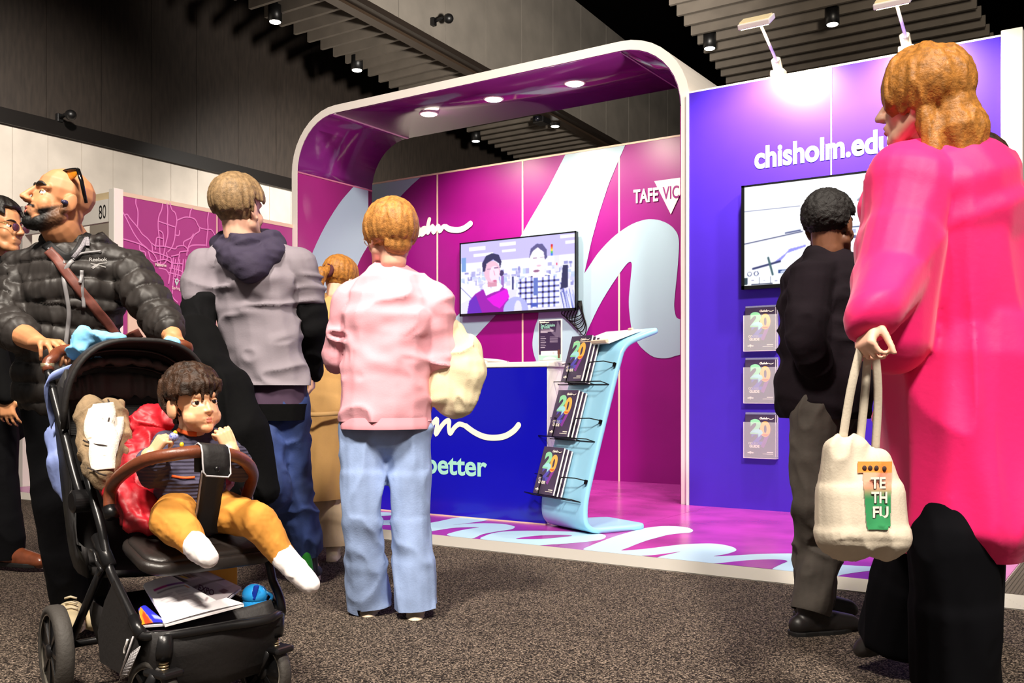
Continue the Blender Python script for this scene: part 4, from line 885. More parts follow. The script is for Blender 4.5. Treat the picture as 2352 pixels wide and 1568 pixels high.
class Head:
    def __init__(s, c, f, up=(0, 0, 1), sc=1.0, child=False):
        s.c = V(c); s.f = V(f).normalized(); up = V(up); s.u = (up - s.f * up.dot(s.f)).normalized(); s.r = s.f.cross(s.u); s.s = sc; s.child = child
    def p(s, x, y, z): return s.c + (s.r * x + s.f * y + s.u * z) * s.s
    @property
    def ax(s): return (s.r, s.f, s.u)
    def e(s, B, c, r): B.ell(s.p(*c), tuple(k * s.s for k in r), s.ax)
    def k(s, B, a, b, r0, r1): B.cap(s.p(*a), s.p(*b), r0 * s.s, r1 * s.s)
    def skull(s, B, neck, nr=.055):
        if s.child:
            s.e(B, (0, -.012, .028), (.078, .094, .084)); s.e(B, (0, .036, -.032), (.066, .055, .068)); s.e(B, (0, .066, -.080), (.026, .022, .022)); s.e(B, (0, .062, -.052), (.034, .028, .028))
            for x in (-1, 1): s.e(B, (x * .040, .044, -.045), (.030, .032, .032)); s.e(B, (x * .079, -.012, -.014), (.011, .022, .034)); s.e(B, (x * .086, -.018, -.010), (.006, .020, .032))
            s.k(B, (-.028, .068, .030), (.028, .068, .030), .014, .014); s.k(B, (0, .080, .004), (0, .093, -.022), .008, .0105)
            for x in (-1, 1): s.e(B, (x * .011, .087, -.025), (.008, .009, .007))
            s.k(B, (-.014, .081, -.050), (.014, .081, -.050), .008, .008); s.k(B, (-.010, .080, -.061), (.010, .080, -.061), .008, .008)
        else:
            s.e(B, (0, -.014, .034), (.076, .097, .084)); s.e(B, (0, .03, -.03), (.063, .060, .080)); s.e(B, (0, .068, -.098), (.030, .024, .022)); s.e(B, (0, .060, -.062), (.040, .030, .040))
            for x in (-1, 1):
                s.k(B, (x * .056, -.002, -.056), (x * .030, .050, -.092), .024, .024); s.k(B, (x * .030, .050, -.092), (0, .066, -.098), .024, .022); s.e(B, (x * .038, .050, -.032), (.028, .026, .030))
                s.e(B, (x * .077, -.010, -.010), (.010, .020, .033)); s.e(B, (x * .085, -.018, -.004), (.006, .020, .032)); s.k(B, (x * .084, -.006, -.034), (x * .080, .0, -.040), .009, .008)
            s.k(B, (-.012, .075, .026), (.012, .075, .026), .011, .011)
            for x in (-1, 1): s.k(B, (x * .012, .075, .026), (x * .048, .056, .026), .0115, .0125)
            s.k(B, (0, .086, .016), (0, .112, -.022), .009, .0125)
            for x in (-1, 1): s.e(B, (x * .014, .098, -.028), (.011, .013, .010))
            s.k(B, (-.020, .086, -.056), (.020, .086, -.056), .008, .008); s.k(B, (-.018, .084, -.069), (.018, .084, -.069), .009, .009)
        s.k(B, (0, -.03, -.03), (0, -.028, -.09), .058, .054) if not s.child else s.k(B, (0, -.02, -.04), (0, -.02, -.09), .05, .045)
        B.cap(s.p(0, -.025, -.085), neck, nr * s.s * 1.0, nr * s.s * 1.12)
    def eyes(s, par, iris, ex=.031, ey=.0605, ez=.004, r=.0142, look=(0, 0), white=(236, 228, 220)):
        mw_ = mat('eye_white', white, rough=.15); mi = mat('iris_dark', iris, rough=.1); lid = s.lid
        for x in (-1, 1):
            c = s.p(x * ex, ey, ez); R = r * s.s; d = (s.f + s.r * look[0] + s.u * look[1]).normalized()
            e = MB().ell(c, (R, R, R), s.ax).build('eye', mw_, par, True)
            MB().rev(c + d * R * .80, d, [(0, R * .56), (R * .16, R * .5), (R * .22, R * .2)], 14).build('iris', mi, e, True)
            # lids: skin-coloured rims hugging the ball
            rows = []
            for a in np.linspace(-1.15, 1.15, 9):
                rows.append([c + (s.r * math.sin(a) * math.cos(b) + s.f * math.cos(a) * math.cos(b) + s.u * math.sin(b)) * R * 1.10 for b in np.linspace(.46 - .2 * a * a, 1.3, 5)])
            MB().grid(rows).build('eyelid', lid, par, True, solid=.0012)
            rows = []
            for a in np.linspace(-1.15, 1.15, 9):
                rows.append([c + (s.r * math.sin(a) * math.cos(b) + s.f * math.cos(a) * math.cos(b) + s.u * math.sin(b)) * R * 1.08 for b in np.linspace(-1.3, -.52 + .24 * a * a, 5)])
            MB().grid(rows).build('eyelid', lid, par, True, solid=.0012)
    def brows(s, par, m, th=.0055, z=.026, y=.083):
        for x in (-1, 1):
            P = [s.p(x * a, y - b, z + c) for a, b, c in (((.012, -.002, .002), (.025, 0, .004), (.038, .006, .004), (.050, .016, -.002)) if s.child else ((.012, -.002, -.002), (.025, 0, .004), (.040, .008, .006), (.054, .022, -.002)))]
            MB().tube(catmull(P, 4), [th * s.s * k for k in (.8, .9, 1, 1.1, 1.1, 1.1, 1, 1, .9, .8, .6, .5, .3)], 8, flat=(s.f, .6)).build('eyebrow', m, par, True)
    def lips(s, par, m, w_=.021, y=.090, z=-.060):
        B = Blob(); q = .72 if s.child else 1.0
        for x in (-1, 1):
            s.k(B, (x * w_, y - .010, z), (x * w_ * .3, y + .002, z + .005 * q), .0035 * q, .0062 * q); s.k(B, (x * w_ * .82, y - .009, z - .006 * q), (x * w_ * .25, y + .0, z - .010 * q), .0045 * q, .0072 * q)
        s.k(B, (-w_ * .3, y + .002, z + .004 * q), (w_ * .3, y + .002, z + .004 * q), .0058 * q, .0058 * q); s.k(B, (-w_ * .25, y, z - .010 * q), (w_ * .25, y, z - .010 * q), .0072 * q, .0072 * q)
        B.build('lips', m, par, .002, 2)
    def hair(s, B, limit, n=240, lift=.012, r=(.013, .006), jit=.15, crown=(0, -.035), steps=7, seed=1, cap=None):
        g = np.random.default_rng(seed); R = (.078 * 1.0, .097, .086)
        for i in range(n):
            az = g.uniform(-math.pi, math.pi); lim = limit(az) * (1 + g.uniform(-jit, jit * .5)); st = g.uniform(.0, .55) * lim; P = []
            sw_ = g.uniform(-.25, .25); lf = lift * g.uniform(.5, 1.25)
            for k in range(steps):
                t = st + (lim - st) * k / (steps - 1); a = az + sw_ * k / steps
                x, y, z = math.sin(t) * math.sin(a), math.sin(t) * math.cos(a), math.cos(t)
                P.append(s.p(x * (R[0] + lf), -.014 + y * (R[1] + lf) + crown[1] * (1 - t / 2) * .4, .034 + z * (R[2] + lf)))
            for k in range(steps - 1):
                u = k / (steps - 1); B.cap(P[k], P[k + 1], (r[0] + (r[1] - r[0]) * u) * s.s, (r[0] + (r[1] - r[0]) * (u + 1 / (steps - 1))) * s.s)
def shoe(par, ankle, toe, m, msole, sc=1.0, up=(0, 0, 1), collar=.05, bulk=1.0, sole_h=.022, voxel=.006):
    a, t, u = V(ankle), V(toe), V(up).normalized(); d = (t - a); d = (d - u * d.dot(u)); L = d.length; d = d.normalized()
    heel = a - u * (a - t).dot(u) - d * .045 * sc; sd = d.cross(u); B = Blob(); k = sc * bulk
    B.chain([heel + u * .012, heel + d * .05 * sc + u * .01], [.034 * k, .034 * k]); B.chain([heel + d * .04 * sc + u * .008, heel + d * (L * .6 + .03) + u * .004, t - d * .004], [.035 * k, .040 * k, .034 * k], (u, .85))
    B.chain([heel + d * .035 * sc + u * .02, a + u * collar * sc], [.036 * k, .036 * k]); B.chain([a + u * .0, heel + d * (L * .62) + u * .020, t - d * .012 + u * .002], [.044 * k, .040 * k, .034 * k])
    o = B.build('shoe', m, par, voxel, 3)
    mb = MB(); rows = []
    for q, wd in ((-.036, .012), (-.030, .026), (.0, .035), (.06, .033), (L * .62, .042), (L * .9, .040), (L + .034, .026), (L + .042, .010)):
        c = heel + d * q * (1 if q < .05 else 1); wd *= k; zt = -.016 * k
        rows.append([c + sd * wd + u * (zt + sole_h * .5), c + sd * wd * 1.02 + u * (zt - sole_h * .5), c - sd * wd * 1.02 + u * (zt - sole_h * .5), c - sd * wd + u * (zt + sole_h * .5)])
    mb.grid(rows, closed=True); n_ = len(mb.v); mb.f += [(0, 1, 2, 3), (n_ - 1, n_ - 2, n_ - 3, n_ - 4)]; mb.mi += [0, 0]
    mb.build('sole', msole, o, False, bevel=.004)
    return o
def hemcut(j, out=.01):
    return [(getattr(j, 'an' + s_) + (getattr(j, 'an' + s_) - getattr(j, 'kn' + s_)).normalized() * out, (getattr(j, 'an' + s_) - getattr(j, 'kn' + s_)).normalized()) for s_ in 'RL']
class P: pass
def joints(**k):
    j = P()
    for a, b in k.items(): setattr(j, a, V(b))
    return j
def body_blob(j, tf, sc=1.0, hands=(), head=None, nr=.055, legs=True, girth=1.0):
    B = Blob(); up = (j.neck - j.chest).normalized(); g = girth * sc
    B.chain([j.pelvis, j.belly, j.chest, j.chest * .5 + j.neck * .5], [.135 * g, .125 * g, .145 * g, .09 * sc], (tf, .68))
    B.chain([j.shR, j.chest * .35 + j.neck * .65, j.shL], [.055 * sc, .075 * sc, .055 * sc], (tf, .9))
    for s_ in 'RL':
        sh, el, wr = getattr(j, 'sh' + s_), getattr(j, 'el' + s_), getattr(j, 'wr' + s_)
        B.chain([sh, sh * .5 + el * .5, el, el * .65 + wr * .35, wr], [.050 * sc, .045 * sc, .037 * sc, .038 * sc, .026 * sc])
        if legs:
            hp, kn, an = getattr(j, 'hp' + s_), getattr(j, 'kn' + s_), getattr(j, 'an' + s_)
            B.chain([hp, hp * .5 + kn * .5, kn, kn * .65 + an * .35, an], [.085 * g, .075 * g, .052 * sc, .053 * sc, .035 * sc])
            to = getattr(j, 'to' + s_); B.chain([an - ZC * .02 * sc, to], [.034 * sc, .026 * sc])
    for h in hands: hand(B, *h[0], **h[1])
    if head is not None: head.skull(B, j.neck, nr)
    return B
def top_blob(j, tf, sc=1.0, grow=.022, hem=None, sleeve=(.064, .058, .052, .045), girth=1.0, cuff=1.0, sleeves='RL', flat=.72):
    B = Blob(); g = girth * sc
    lo = hem if hem is not None else j.pelvis
    B.chain([lo, j.belly, j.chest, j.chest * .5 + j.neck * .5], [.135 * g + grow, .128 * g + grow, .148 * g + grow, .095 * sc + grow], (tf, flat))
    B.chain([j.shR, j.chest * .3 + j.neck * .7, j.shL], [.058 * sc + grow * .5, .080 * sc + grow * .5, .058 * sc + grow * .5])
    for s_ in sleeves:
        sh, el, wr = getattr(j, 'sh' + s_), getattr(j, 'el' + s_), getattr(j, 'wr' + s_); wr = el + (wr - el) * cuff
        B.chain([sh, sh * .5 + el * .5, el, wr], [sleeve[0] * sc, sleeve[1] * sc, sleeve[2] * sc, sleeve[3] * sc])
    return B
def trouser_blob(j, tf, sc=1.0, thigh=.098, knee=.072, hem=.062, girth=1.0, drop=.0, flare=None):
    B = Blob(); B.chain([j.pelvis + ZC * .06 * sc, j.pelvis - ZC * .02 * sc], [.142 * sc * girth, .150 * sc * girth], (tf, .72))
    for s_ in 'RL':
        hp, kn, an = getattr(j, 'hp' + s_), getattr(j, 'kn' + s_), getattr(j, 'an' + s_); e = an - (an - kn).normalized() * drop
        B.chain([hp, hp * .5 + kn * .5, kn, kn * .5 + e * .5, e], [thigh * sc, thigh * .92 * sc, knee * sc, ((knee + hem) / 2 if flare is None else flare) * sc, hem * sc])
        B.chain([j.pelvis, hp], [.11 * sc * girth, thigh * sc])
    return B
m_skinA = mat('skin_warm_tan', (204, 140, 96), rough=.55, var=.06, vscale=14, bump=.08, bscale=220, dist=.001)
m_skinB = mat('skin_tan', (204, 142, 98), rough=.48, var=.05, vscale=12, bump=.06, bscale=200, dist=.001)
m_skinC = mat('skin_fair', (236, 184, 158), rough=.5, var=.04, vscale=12)
m_skinD = mat('skin_brown', (120, 78, 56), rough=.5, var=.05, vscale=12)
m_skinK = mat('skin_toddler', (236, 178, 136), rough=.42, var=.05, vscale=10)
m_hairdk = mat('hair_near_black', (26, 20, 17), rough=.45, bump=.6, bscale=260, dist=.004)
m_hairbr = mat('hair_dark_brown', (50, 33, 22), rough=.55, spec=.3, var=.35, vscale=30, bump=.5, bscale=240, dist=.004)
m_hairbl = mat('hair_copper_blond', (174, 120, 62), rough=.5, var=.16, vscale=60, spec=.3, bump=.5, bscale=200, dist=.004)
m_hairgo = mat('hair_sandy_blond', (136, 110, 78), rough=.55, var=.16, vscale=60, spec=.3, bump=.5, bscale=200, dist=.004)
m_hairho = mat('hair_honey', (160, 106, 46), rough=.5, var=.16, vscale=60, spec=.3, bump=.5, bscale=160, dist=.004)
m_jacket = mat('jacket_black_quilted', (44, 40, 38), rough=.52, var=.08, vscale=10, bump=.25, bscale=20, dist=.006, spec=.4, stretch=(1, 1, .5))
m_blkcloth = mat('black_cloth', (7, 7, 8), rough=.9, spec=.12, bump=.3, bscale=30, dist=.006)
m_dktrous = mat('black_trousers', (9, 9, 12), rough=.9, spec=.12, bump=.3, bscale=18, dist=.01)
m_sole = mat('sole_cream', (222, 206, 176), rough=.6); m_soleblk = mat('sole_black', (18, 17, 17), rough=.6)

# ---------------------------------------------------------------- the man pushing the pushchair
T = 3.5
man = thing('person', 'bearded bald man in a black quilted jacket pushing the pushchair, looking up', 'person', CS(-1.62, 3.55, 0))
tf = cs(.12, -1, 0)
hd_m = Head(Pt(137, 463, 3.47), cs(-.74, -.62, .24), cs(.26, .12, 1), 1.04)
hd_m.lid = m_skinA
j = joints(neck=Pt(168, 566, 3.55), chest=Pt(168, 660, 3.54), belly=Pt(155, 790, 3.55), pelvis=Pt(150, 880, 3.57), shR=Pt(52, 625, 3.55), elR=Pt(2, 742, 3.42), wrR=Pt(86, 788, 3.16),
           shL=Pt(292, 622, 3.55), elL=Pt(366, 728, 3.46), wrL=Pt(398, 774, 3.34), hpR=Pt(112, 910, 3.57), knR=Pt(128, 1150, 3.52), anR=Pt(160, 1392, 3.60), toR=Pt(166, 1438, 3.42),
           hpL=Pt(205, 910, 3.6), knL=Pt(212, 1150, 3.58), anL=Pt(214, 1378, 3.74), toL=Pt(218, 1428, 3.58))
hR = ((j.wrR, cs(.75, -.62, -.04), cs(.12, -.05, -1), 1), dict(sc=1.10, curl=(30, 46, 34), spread=.3, thumb=(.75, .35, .75), r=.98))
hL = ((j.wrL, cs(.5, -.6, -.45), cs(-.2, -.2, -1), -1), dict(sc=1.06, curl=(40, 50, 38), spread=.2, thumb=(.75, .35, .75), r=.98))
Bm = body_blob(j, tf, 1.0, (hR, hL), hd_m, .066, girth=1.05)
for s_, k in (('R', 1), ('L', 1)):                                  # forearms show below the pushed-up sleeves
    el, wr = getattr(j, 'el' + s_), getattr(j, 'wr' + s_); Bm.chain([el, el * .5 + wr * .5, wr], [.048, .045, .031])
Bm.build('body', m_skinA, man, .0033, 7)
hd_m.eyes(man, (34, 22, 16), look=(.10, .25)); hd_m.brows(man, m_hairdk, .0062, .029, .084)
hd_m.lips(man, mat('lips_brown', (168, 96, 84), rough=.35), .023, .090, -.060)
m_beard = mat('beard_stubble', (30, 22, 18), rough=.7, col2=(70, 48, 36), vscale=140, bump=.9, bscale=320, dist=.004)
B_ = Bm.world; N = len(B_.vertices); co = np.empty(N * 3, np.float32); B_.vertices.foreach_get('co', co); co = co.reshape(-1, 3).astype(float)
no = np.empty(N * 3, np.float32); B_.vertex_normals.foreach_get('vector', no); no = no.reshape(-1, 3)
lo_ = np.stack([(co - A3(hd_m.c)) @ A3(a_) for a_ in hd_m.ax], 1) / hd_m.s; x_, y_, z_ = np.abs(lo_[:, 0]), lo_[:, 1], lo_[:, 2]
def ss(a, b, t): t = np.clip((t - a) / (b - a), 0, 1); return t * t * (3 - 2 * t)
cheek = -.012 - .050 * np.clip((y_ + .005) / .085, 0, 1)             # upper limit of the beard from sideburn to mouth corner
m_b = ss(.016, -.012, z_ - cheek) * ss(-.022, .004, y_) * ss(-.004, .012, z_ + .130 - .9 * np.clip(.035 - y_, 0, .06)) * ss(.0, .02, x_ + y_ - .02)
m_b *= 1 - np.exp(-((x_ / .022) ** 2 + ((z_ + .060) / .014) ** 2) ** 2) * (y_ > .06)      # lips stay bare
m_b *= 1 - .75 * np.exp(-(((x_ - .034) / .012) ** 2 + ((z_ + .074) / .016) ** 2)) * (y_ > .05)
mous = np.exp(-(((z_ + .046 + .10 * np.clip(x_ - .012, 0, .03)) / .007) ** 2)) * ss(.042, .030, x_) * (y_ > .07); m_b = np.clip(np.maximum(m_b, mous), 0, 1)
far_ = np.abs(lo_).max(1) < .2; m_b = np.where(far_, m_b, 0)
st_ = np.clip(m_b * 1.6 - .45 * vnoise(lo_ * 260, 3) * (1 - m_b * .6) - .10, 0, 1)
bm = bmesh.new(); bm.from_mesh(B_); lay = bm.verts.layers.float_color.new('Col'); bm.verts.ensure_lookup_table()
sk, hr = lin((204, 140, 96)), lin((8, 6, 5)); dens = .72 + .28 * ss(.0, .05, y_)
for i, v_ in enumerate(bm.verts):
    k = st_[i] * dens[i]; v_[lay] = (*(sk * (1 - k) + hr * k), 1); v_.co = V(co[i] + no[i] * (.0002 + .004 * m_b[i] ** 1.4 * (.6 + .8 * vnoise(lo_[i:i + 1] * 300, 9)[0])))  if m_b[i] > .004 else v_.co
bmesh.ops.delete(bm, geom=[v_ for i, v_ in enumerate(bm.verts) if m_b[i] < .008], context='VERTS')
me = bpy.data.meshes.new('beard'); bm.to_mesh(me); bm.free(); link_mesh('beard', me, vcmat('beard_hair', rough=.58), man)
# jacket
Bj = top_blob(j, tf, 1.0, .040, j.pelvis + ZC * .0, (.080, .078, .076, .066), 1.08, .52)
Bj.chain([Pt(110, 560, 3.50), Pt(165, 575, 3.64), Pt(228, 560, 3.52)], [.035, .045, .035]); Bj.chain([Pt(232, 552, 3.58), Pt(252, 575, 3.62), Pt(205, 600, 3.68)], [.026, .034, .05])
ch = [[(j.neck, j.chest, .2, .2), (j.chest, j.belly, .19, .17), (j.belly, j.pelvis - ZC * .15, .17, .17)], [(j.shR, j.elR, .07, .07), (j.elR, j.wrR, .07, .06)], [(j.shL, j.elL, .07, .07), (j.elL, j.wrL, .07, .06)]]
neckcut = lambda c: ((c - Pt(148, 560, 3.40)).length < .085 and (c - Pt(172, 566, 3.62)).length > .05 and False)
Bj.build('jacket', m_jacket, man, .0065, 3, [quilt(ch, .072, .016, 4), folds(.010, 13, (1, 1, .7), 3, .2), folds(.004, 40, (1.3, 1.3, .35), 9)])
bj = Bj.bvh()
# open collar: dark shirt and its patterned neckband over the jacket front
def surf_strip(name, pts, width, m, par, bvh, lift=.002, n=5, thick=.0016, wfn=None):
    P_ = [(p.x, p.y) for p in catmull([(a, b, 0) for a, b in pts], n)]; hits = [hit(bvh, x, y, lift) for x, y in P_]; rows = []
    ctr = [h_[0] for h_ in hits]
    for _ in range(4): ctr = [ctr[0]] + [(ctr[i - 1] + ctr[i] * 2 + ctr[i + 1]) / 4 for i in range(1, len(ctr) - 1)] + [ctr[-1]]
    for i, (q, n_) in enumerate(hits):
        t = (ctr[min(i + 1, len(ctr) - 1)] - ctr[max(i - 1, 0)]).normalized(); view = (O - ctr[i]).normalized(); nn = (n_ * .5 + view).normalized(); sd = nn.cross(t).normalized(); wd = width * (wfn(i / (len(hits) - 1)) if wfn else 1) / 2
        c = ctr[i] + nn * thick; rows.append([c - sd * wd, c - sd * wd * .5 + nn * thick, c + sd * wd * .5 + nn * thick, c + sd * wd])
    return MB().grid(rows).build(name, m, par, True, solid=thick)
m_shirt = mat('shirt_black', (16, 15, 17), rough=.7)
surf_strip('shirt_collar', [(106, 560), (128, 578), (150, 592), (170, 588), (188, 566), (198, 536)], .034, m_shirt, man, bj, .003)
surf_strip('collar_band', [(203, 522), (200, 545), (188, 570), (168, 592)], .014, mat('band_grey_rib', (120, 116, 122), rough=.6, var=.3, vscale=300), man, bj, .007)
m_zip = mat('zip_grey', (132, 130, 132), rough=.4)
surf_strip('zip', [(168, 600), (160, 606), (150, 622), (147, 640), (152, 668), (158, 700), (158, 735), (153, 775), (150, 800)], .014, m_zip, man, bj, .003)
surf_strip('zip', [(112, 572), (128, 580), (142, 595), (150, 606)], .007, m_zip, man, bj, .004)
surf_strip('zip', [(168, 598), (182, 584), (204, 580), (234, 578)], .007, m_zip, man, bj, .004)
surf_strip('pocket_zip', [(187, 620), (188, 655), (190, 680), (193, 706)], .012, m_zip, man, bj, .006)
q0, n0 = hit(bj, 206, 605, .012); q1, n1 = hit(bj, 247, 604, .012); m_logo = mat('logo_silver', (180, 178, 176), rough=.4)
lettering('chest_lettering', 'Reebok', q0, q1, ZC * .012, m_logo, man, bold=.015)
mb = MB(); dx = (q1 - q0); ribbons([[(0.1, -.008), (.9, -.022)], [(.15, -.022), (.55, -.010), (.95, -.007)], [(.2, -.026), (.5, -.014)]], .0035, lambda a, b: q0 + dx * a + ZC * b, (O - q0).normalized(), mb, .001); mb.build('chest_emblem', m_logo, man, fixn=False)
Bt = trouser_blob(j, tf, 1.0, .100, .078, .070, 1.06, .02); Bt.build('trousers', m_dktrous, man, .011, 4, folds(.012, 9, (1, 1, .7), 5), cut=hemcut(j, .03))
m_sneak = mat('sneaker_sand', (206, 188, 150), rough=.7, var=.06, vscale=20, bump=.3, bscale=60)
shoe(man, j.anR - ZC * .0, j.toR, m_sneak, m_sole, 1.05, bulk=1.1); shoe(man, j.anL, j.toL, m_sneak, m_sole, 1.05, bulk=1.1)
mb = MB()
for k in range(4):
    c = j.anR * (.75 - .16 * k) + j.toR * (.25 + .16 * k) + ZC * (.066 - .008 * k); mb.tube([c - XC * .022, c + ZC * .006, c + XC * .022], .004, 6)
tag(mb.build('lace', m_sole, man, True), kind='stuff')
# earbud, sunglasses pushed up on the head, crossbody strap
hh_ = hd_m; q = hh_.p(-.094, .004, -.012)
MB().ell(q, (.009, .012, .009)).tube([q, q + hh_.f * .012 + hh_.r * -.004], .006, 8).build('earbud', mat('earbud_navy', (58, 56, 84), rough=.25), man, True)
sg = thing('sunglasses', 'black sunglasses with amber lenses pushed up on the bald man\'s head', 'sunglasses', Pt(165, 395, 3.46))
m_sgf = mat('sunglass_frame', (14, 12, 12), rough=.2)
hx = lambda px, py, t: Pt(px, py, t)
for sx in (-1, 1):
    a = hh_.p(sx * .070, -.036, .118); b = hh_.p(sx * .084, -.070, .075); c = hh_.p(sx * .084, -.068, .0)
    if sx == -1: a, b, c = hx(179, 389, 3.40), hx(187, 415, 3.385), hx(198, 466, 3.41)
    MB().tube([a, a * .3 + b * .7, b, b * .4 + c * .6, c], [.0075, .008, .0075, .007, .006], 8, flat=(hh_.r, .5)).build('temple', m_sgf, sg, True)
l0, l1 = hx(179, 388, 3.40), hh_.p(.066, -.036, .122)
MB().tube(catmull([l0, hx(160, 389, 3.42), hx(144, 395, 3.46), l1], 6), .0045, 8).build('brow_bar', m_sgf, sg, True)
for k in (0, 1):
    a, b = (hx(176, 394, 3.405), hx(148, 398, 3.45)) if k == 0 else (hx(140, 399, 3.48), l1)
    MB().ell((a + b) / 2 - ZC * .006, ((a - b).length * .55, .005, .020), ((a - b).normalized(), (a - b).normalized().cross(ZC).normalized(), ZC)).build('lens', mat('lens_amber', (214, 130, 22), rough=.1), sg, True)
bagx = thing('crossbody_bag', 'brown strap of a crossbody bag lying over the black quilted jacket', 'bag', Pt(200, 690, 3.35))
m_strap = mat('strap_brown', (112, 62, 52), rough=.55, var=.1, vscale=30)
surf_strip('strap', [(112, 575), (130, 594), (152, 624), (185, 668), (214, 702), (240, 735), (262, 768), (276, 800)], .034, m_strap, bagx, bj, .006)
surf_strip('buckle', [(181, 650), (184, 645), (187, 638)], .012, m_zip, bagx, bj, .012)
MB().obox(Pt(262, 915, 3.40), XC * .09, FC * .035, ZC * .07).build('bag_body', m_strap, bagx, bevel=.02)

# ---------------------------------------------------------------- second man, behind at the picture's edge
man2 = thing('person', 'man in black with swept-back hair and rimless glasses, partly hidden behind the bearded man', 'person', CS(-2.55, 4.95, 0))
hd2 = Head(Pt(6, 522, 4.9), cs(.93, -.22, -.08), (0, 0, 1), 1.05); hd2.lid = m_skinB
tf2 = cs(.9, -.35, 0)
j = joints(neck=Pt(-12, 592, 4.92), chest=Pt(-10, 700, 4.95), belly=Pt(-5, 810, 4.95), pelvis=Pt(0, 890, 4.95), shR=Pt(-20, 640, 4.76), elR=Pt(-14, 790, 4.70), wrR=Pt(14, 910, 4.66), shL=Pt(0, 640, 5.12), elL=Pt(0, 790, 5.2), wrL=Pt(20, 900, 5.2),
           hpR=Pt(-6, 910, 4.86), knR=Pt(2, 1100, 4.88), anR=Pt(22, 1262, 4.92), toR=Pt(94, 1290, 4.86), hpL=Pt(8, 910, 5.04), knL=Pt(-20, 1090, 5.1), anL=Pt(-60, 1250, 5.1), toL=Pt(10, 1290, 5.05))
B = body_blob(j, tf2, 1.03, (((j.wrR, cs(.1, 0, -1), cs(0, 1, 0), 1), dict()), ((j.wrL, cs(.1, 0, -1), cs(0, -1, 0), -1), dict())), hd2); B.build('body', m_skinB, man2, .006, 4)
hd2.eyes(man2, (30, 20, 16)); hd2.brows(man2, m_hairdk, .004)
B = Blob(); hd2.hair(B, lambda a: .85 if abs(a) < .9 else 1.25, 130, .016, (.016, .009), .1, seed=5); hd2.e(B, (0, -.05, .06), (.074, .068, .062)); B.build('hair', m_hairdk, man2, .005, 2)
B = Blob(); hd2.e(B, (0, -.035, .010), (.0775, .080, .06)); B.build('hair', mat('hair_clipped', (58, 42, 32), rough=.7, bump=.4, bscale=300), man2, .005, 3)
g2 = thing('eyeglasses', 'rimless glasses with tinted lenses on the partly hidden man', 'eyeglasses', Pt(60, 515, 4.85))
for sx in (-1, 1):
    MB().tube([hd2.p(sx * .082, -.02, .012), hd2.p(sx * .078, .06, .014), hd2.p(sx * .066, .094, .010)], .002, 6).build('temple', mat('gold_wire', (206, 170, 110), rough=.25, metal=.8), g2, True)
    MB().ell(hd2.p(sx * .034, .104, .0), (.026, .003, .021), hd2.ax).build('lens', mat('lens_plum', (96, 54, 62), rough=.08), g2, True)
MB().tube([hd2.p(-.012, .112, .004), hd2.p(.012, .112, .004)], .002, 6).build('bridge', MATS['gold_wire'], g2, True)
B = top_blob(j, tf2, 1.03, .035, j.pelvis - ZC * .12, girth=1.05, cuff=1.0); B.chain([j.neck - ZC * .02, j.neck - ZC * .06], [.075, .09]); B.build('coat', m_blkcloth, man2, .011, 4, folds(.012, 9, (1, 1, .5), 8))
B = trouser_blob(j, tf2, 1.03, .10, .08, .075, 1.05, -.02); B.build('trousers', m_dktrous, man2, .011, 4, folds(.012, 9, (1, 1, .5), 6), cut=hemcut(j, .04))
m_brog = mat('brogue_brown', (118, 62, 38), rough=.3, var=.12, vscale=20, coat=.3)
shoe(man2, j.anR - ZC * .01, j.toR, m_brog, m_soleblk, 1.1, collar=.02); shoe(man2, j.anL, j.toL, m_brog, m_soleblk, 1.1, collar=.02)

# ---------------------------------------------------------------- man in the grey hooded sweatshirt, walking away
grey = thing('person', 'sandy-haired man in a grey hoodie and blue jeans walking away from the viewer', 'person', CS(-2.1, 4.4, 0))
tf3 = cs(.42, .9, 0); T = 4.4
hd3 = Head(Pt(553, 485, 4.38), cs(.45, .9, .05), (0, 0, 1), 1.12)
j = joints(neck=Pt(566, 566, 4.4), chest=Pt(582, 660, 4.4), belly=Pt(602, 790, 4.38), pelvis=Pt(622, 890, 4.36), shL=Pt(472, 612, 4.42), elL=Pt(452, 755, 4.30), wrL=Pt(500, 868, 4.18), shR=Pt(688, 612, 4.42), elR=Pt(716, 750, 4.48), wrR=Pt(715, 850, 4.62),
           hpL=Pt(590, 930, 4.34), knL=Pt(618, 1108, 4.26), anL=Pt(668, 1232, 4.85), toL=Pt(690, 1268, 5.02), hpR=Pt(656, 930, 4.36), knR=Pt(668, 1100, 4.42), anR=Pt(706, 1262, 4.56), toR=Pt(724, 1312, 4.69))
B = body_blob(j, tf3, 1.06, (((j.wrL, cs(.3, 0, -1), cs(1, 0, 0), 1), dict(curl=(30, 35, 25))), ((j.wrR, cs(0, .1, -1), cs(-1, 0, 0), -1), dict(curl=(30, 35, 25)))), hd3); B.build('body', m_skinC, grey, .006, 4)
B = Blob(); hd3.hair(B, lambda a: 1.0 if abs(a) < .7 else (1.45 if abs(a) < 1.9 else 1.85), 260, .018, (.015, .007), .16, seed=3); hd3.e(B, (0, -.03, .02), (.084, .088, .085)); B.build('hair', m_hairgo, grey, .005, 2)
m_hood = mat('hoodie_grey', (128, 120, 128), rough=.85, var=.05, vscale=5, bump=.25, bscale=120, dist=.002)
m_hoodn = mat('hood_navy', (52, 44, 66), rough=.85, bump=.2, bscale=100)
B = top_blob(j, tf3, 1.06, .040, j.pelvis - ZC * .0, (.09, .085, .078, .06), 1.12, .1, sleeves='', flat=.78)
for s_ in 'RL': sh, el = getattr(j, 'sh' + s_), getattr(j, 'el' + s_); B.chain([sh, sh * .6 + el * .4, sh * .5 + el * .5], [.095, .094, .085])
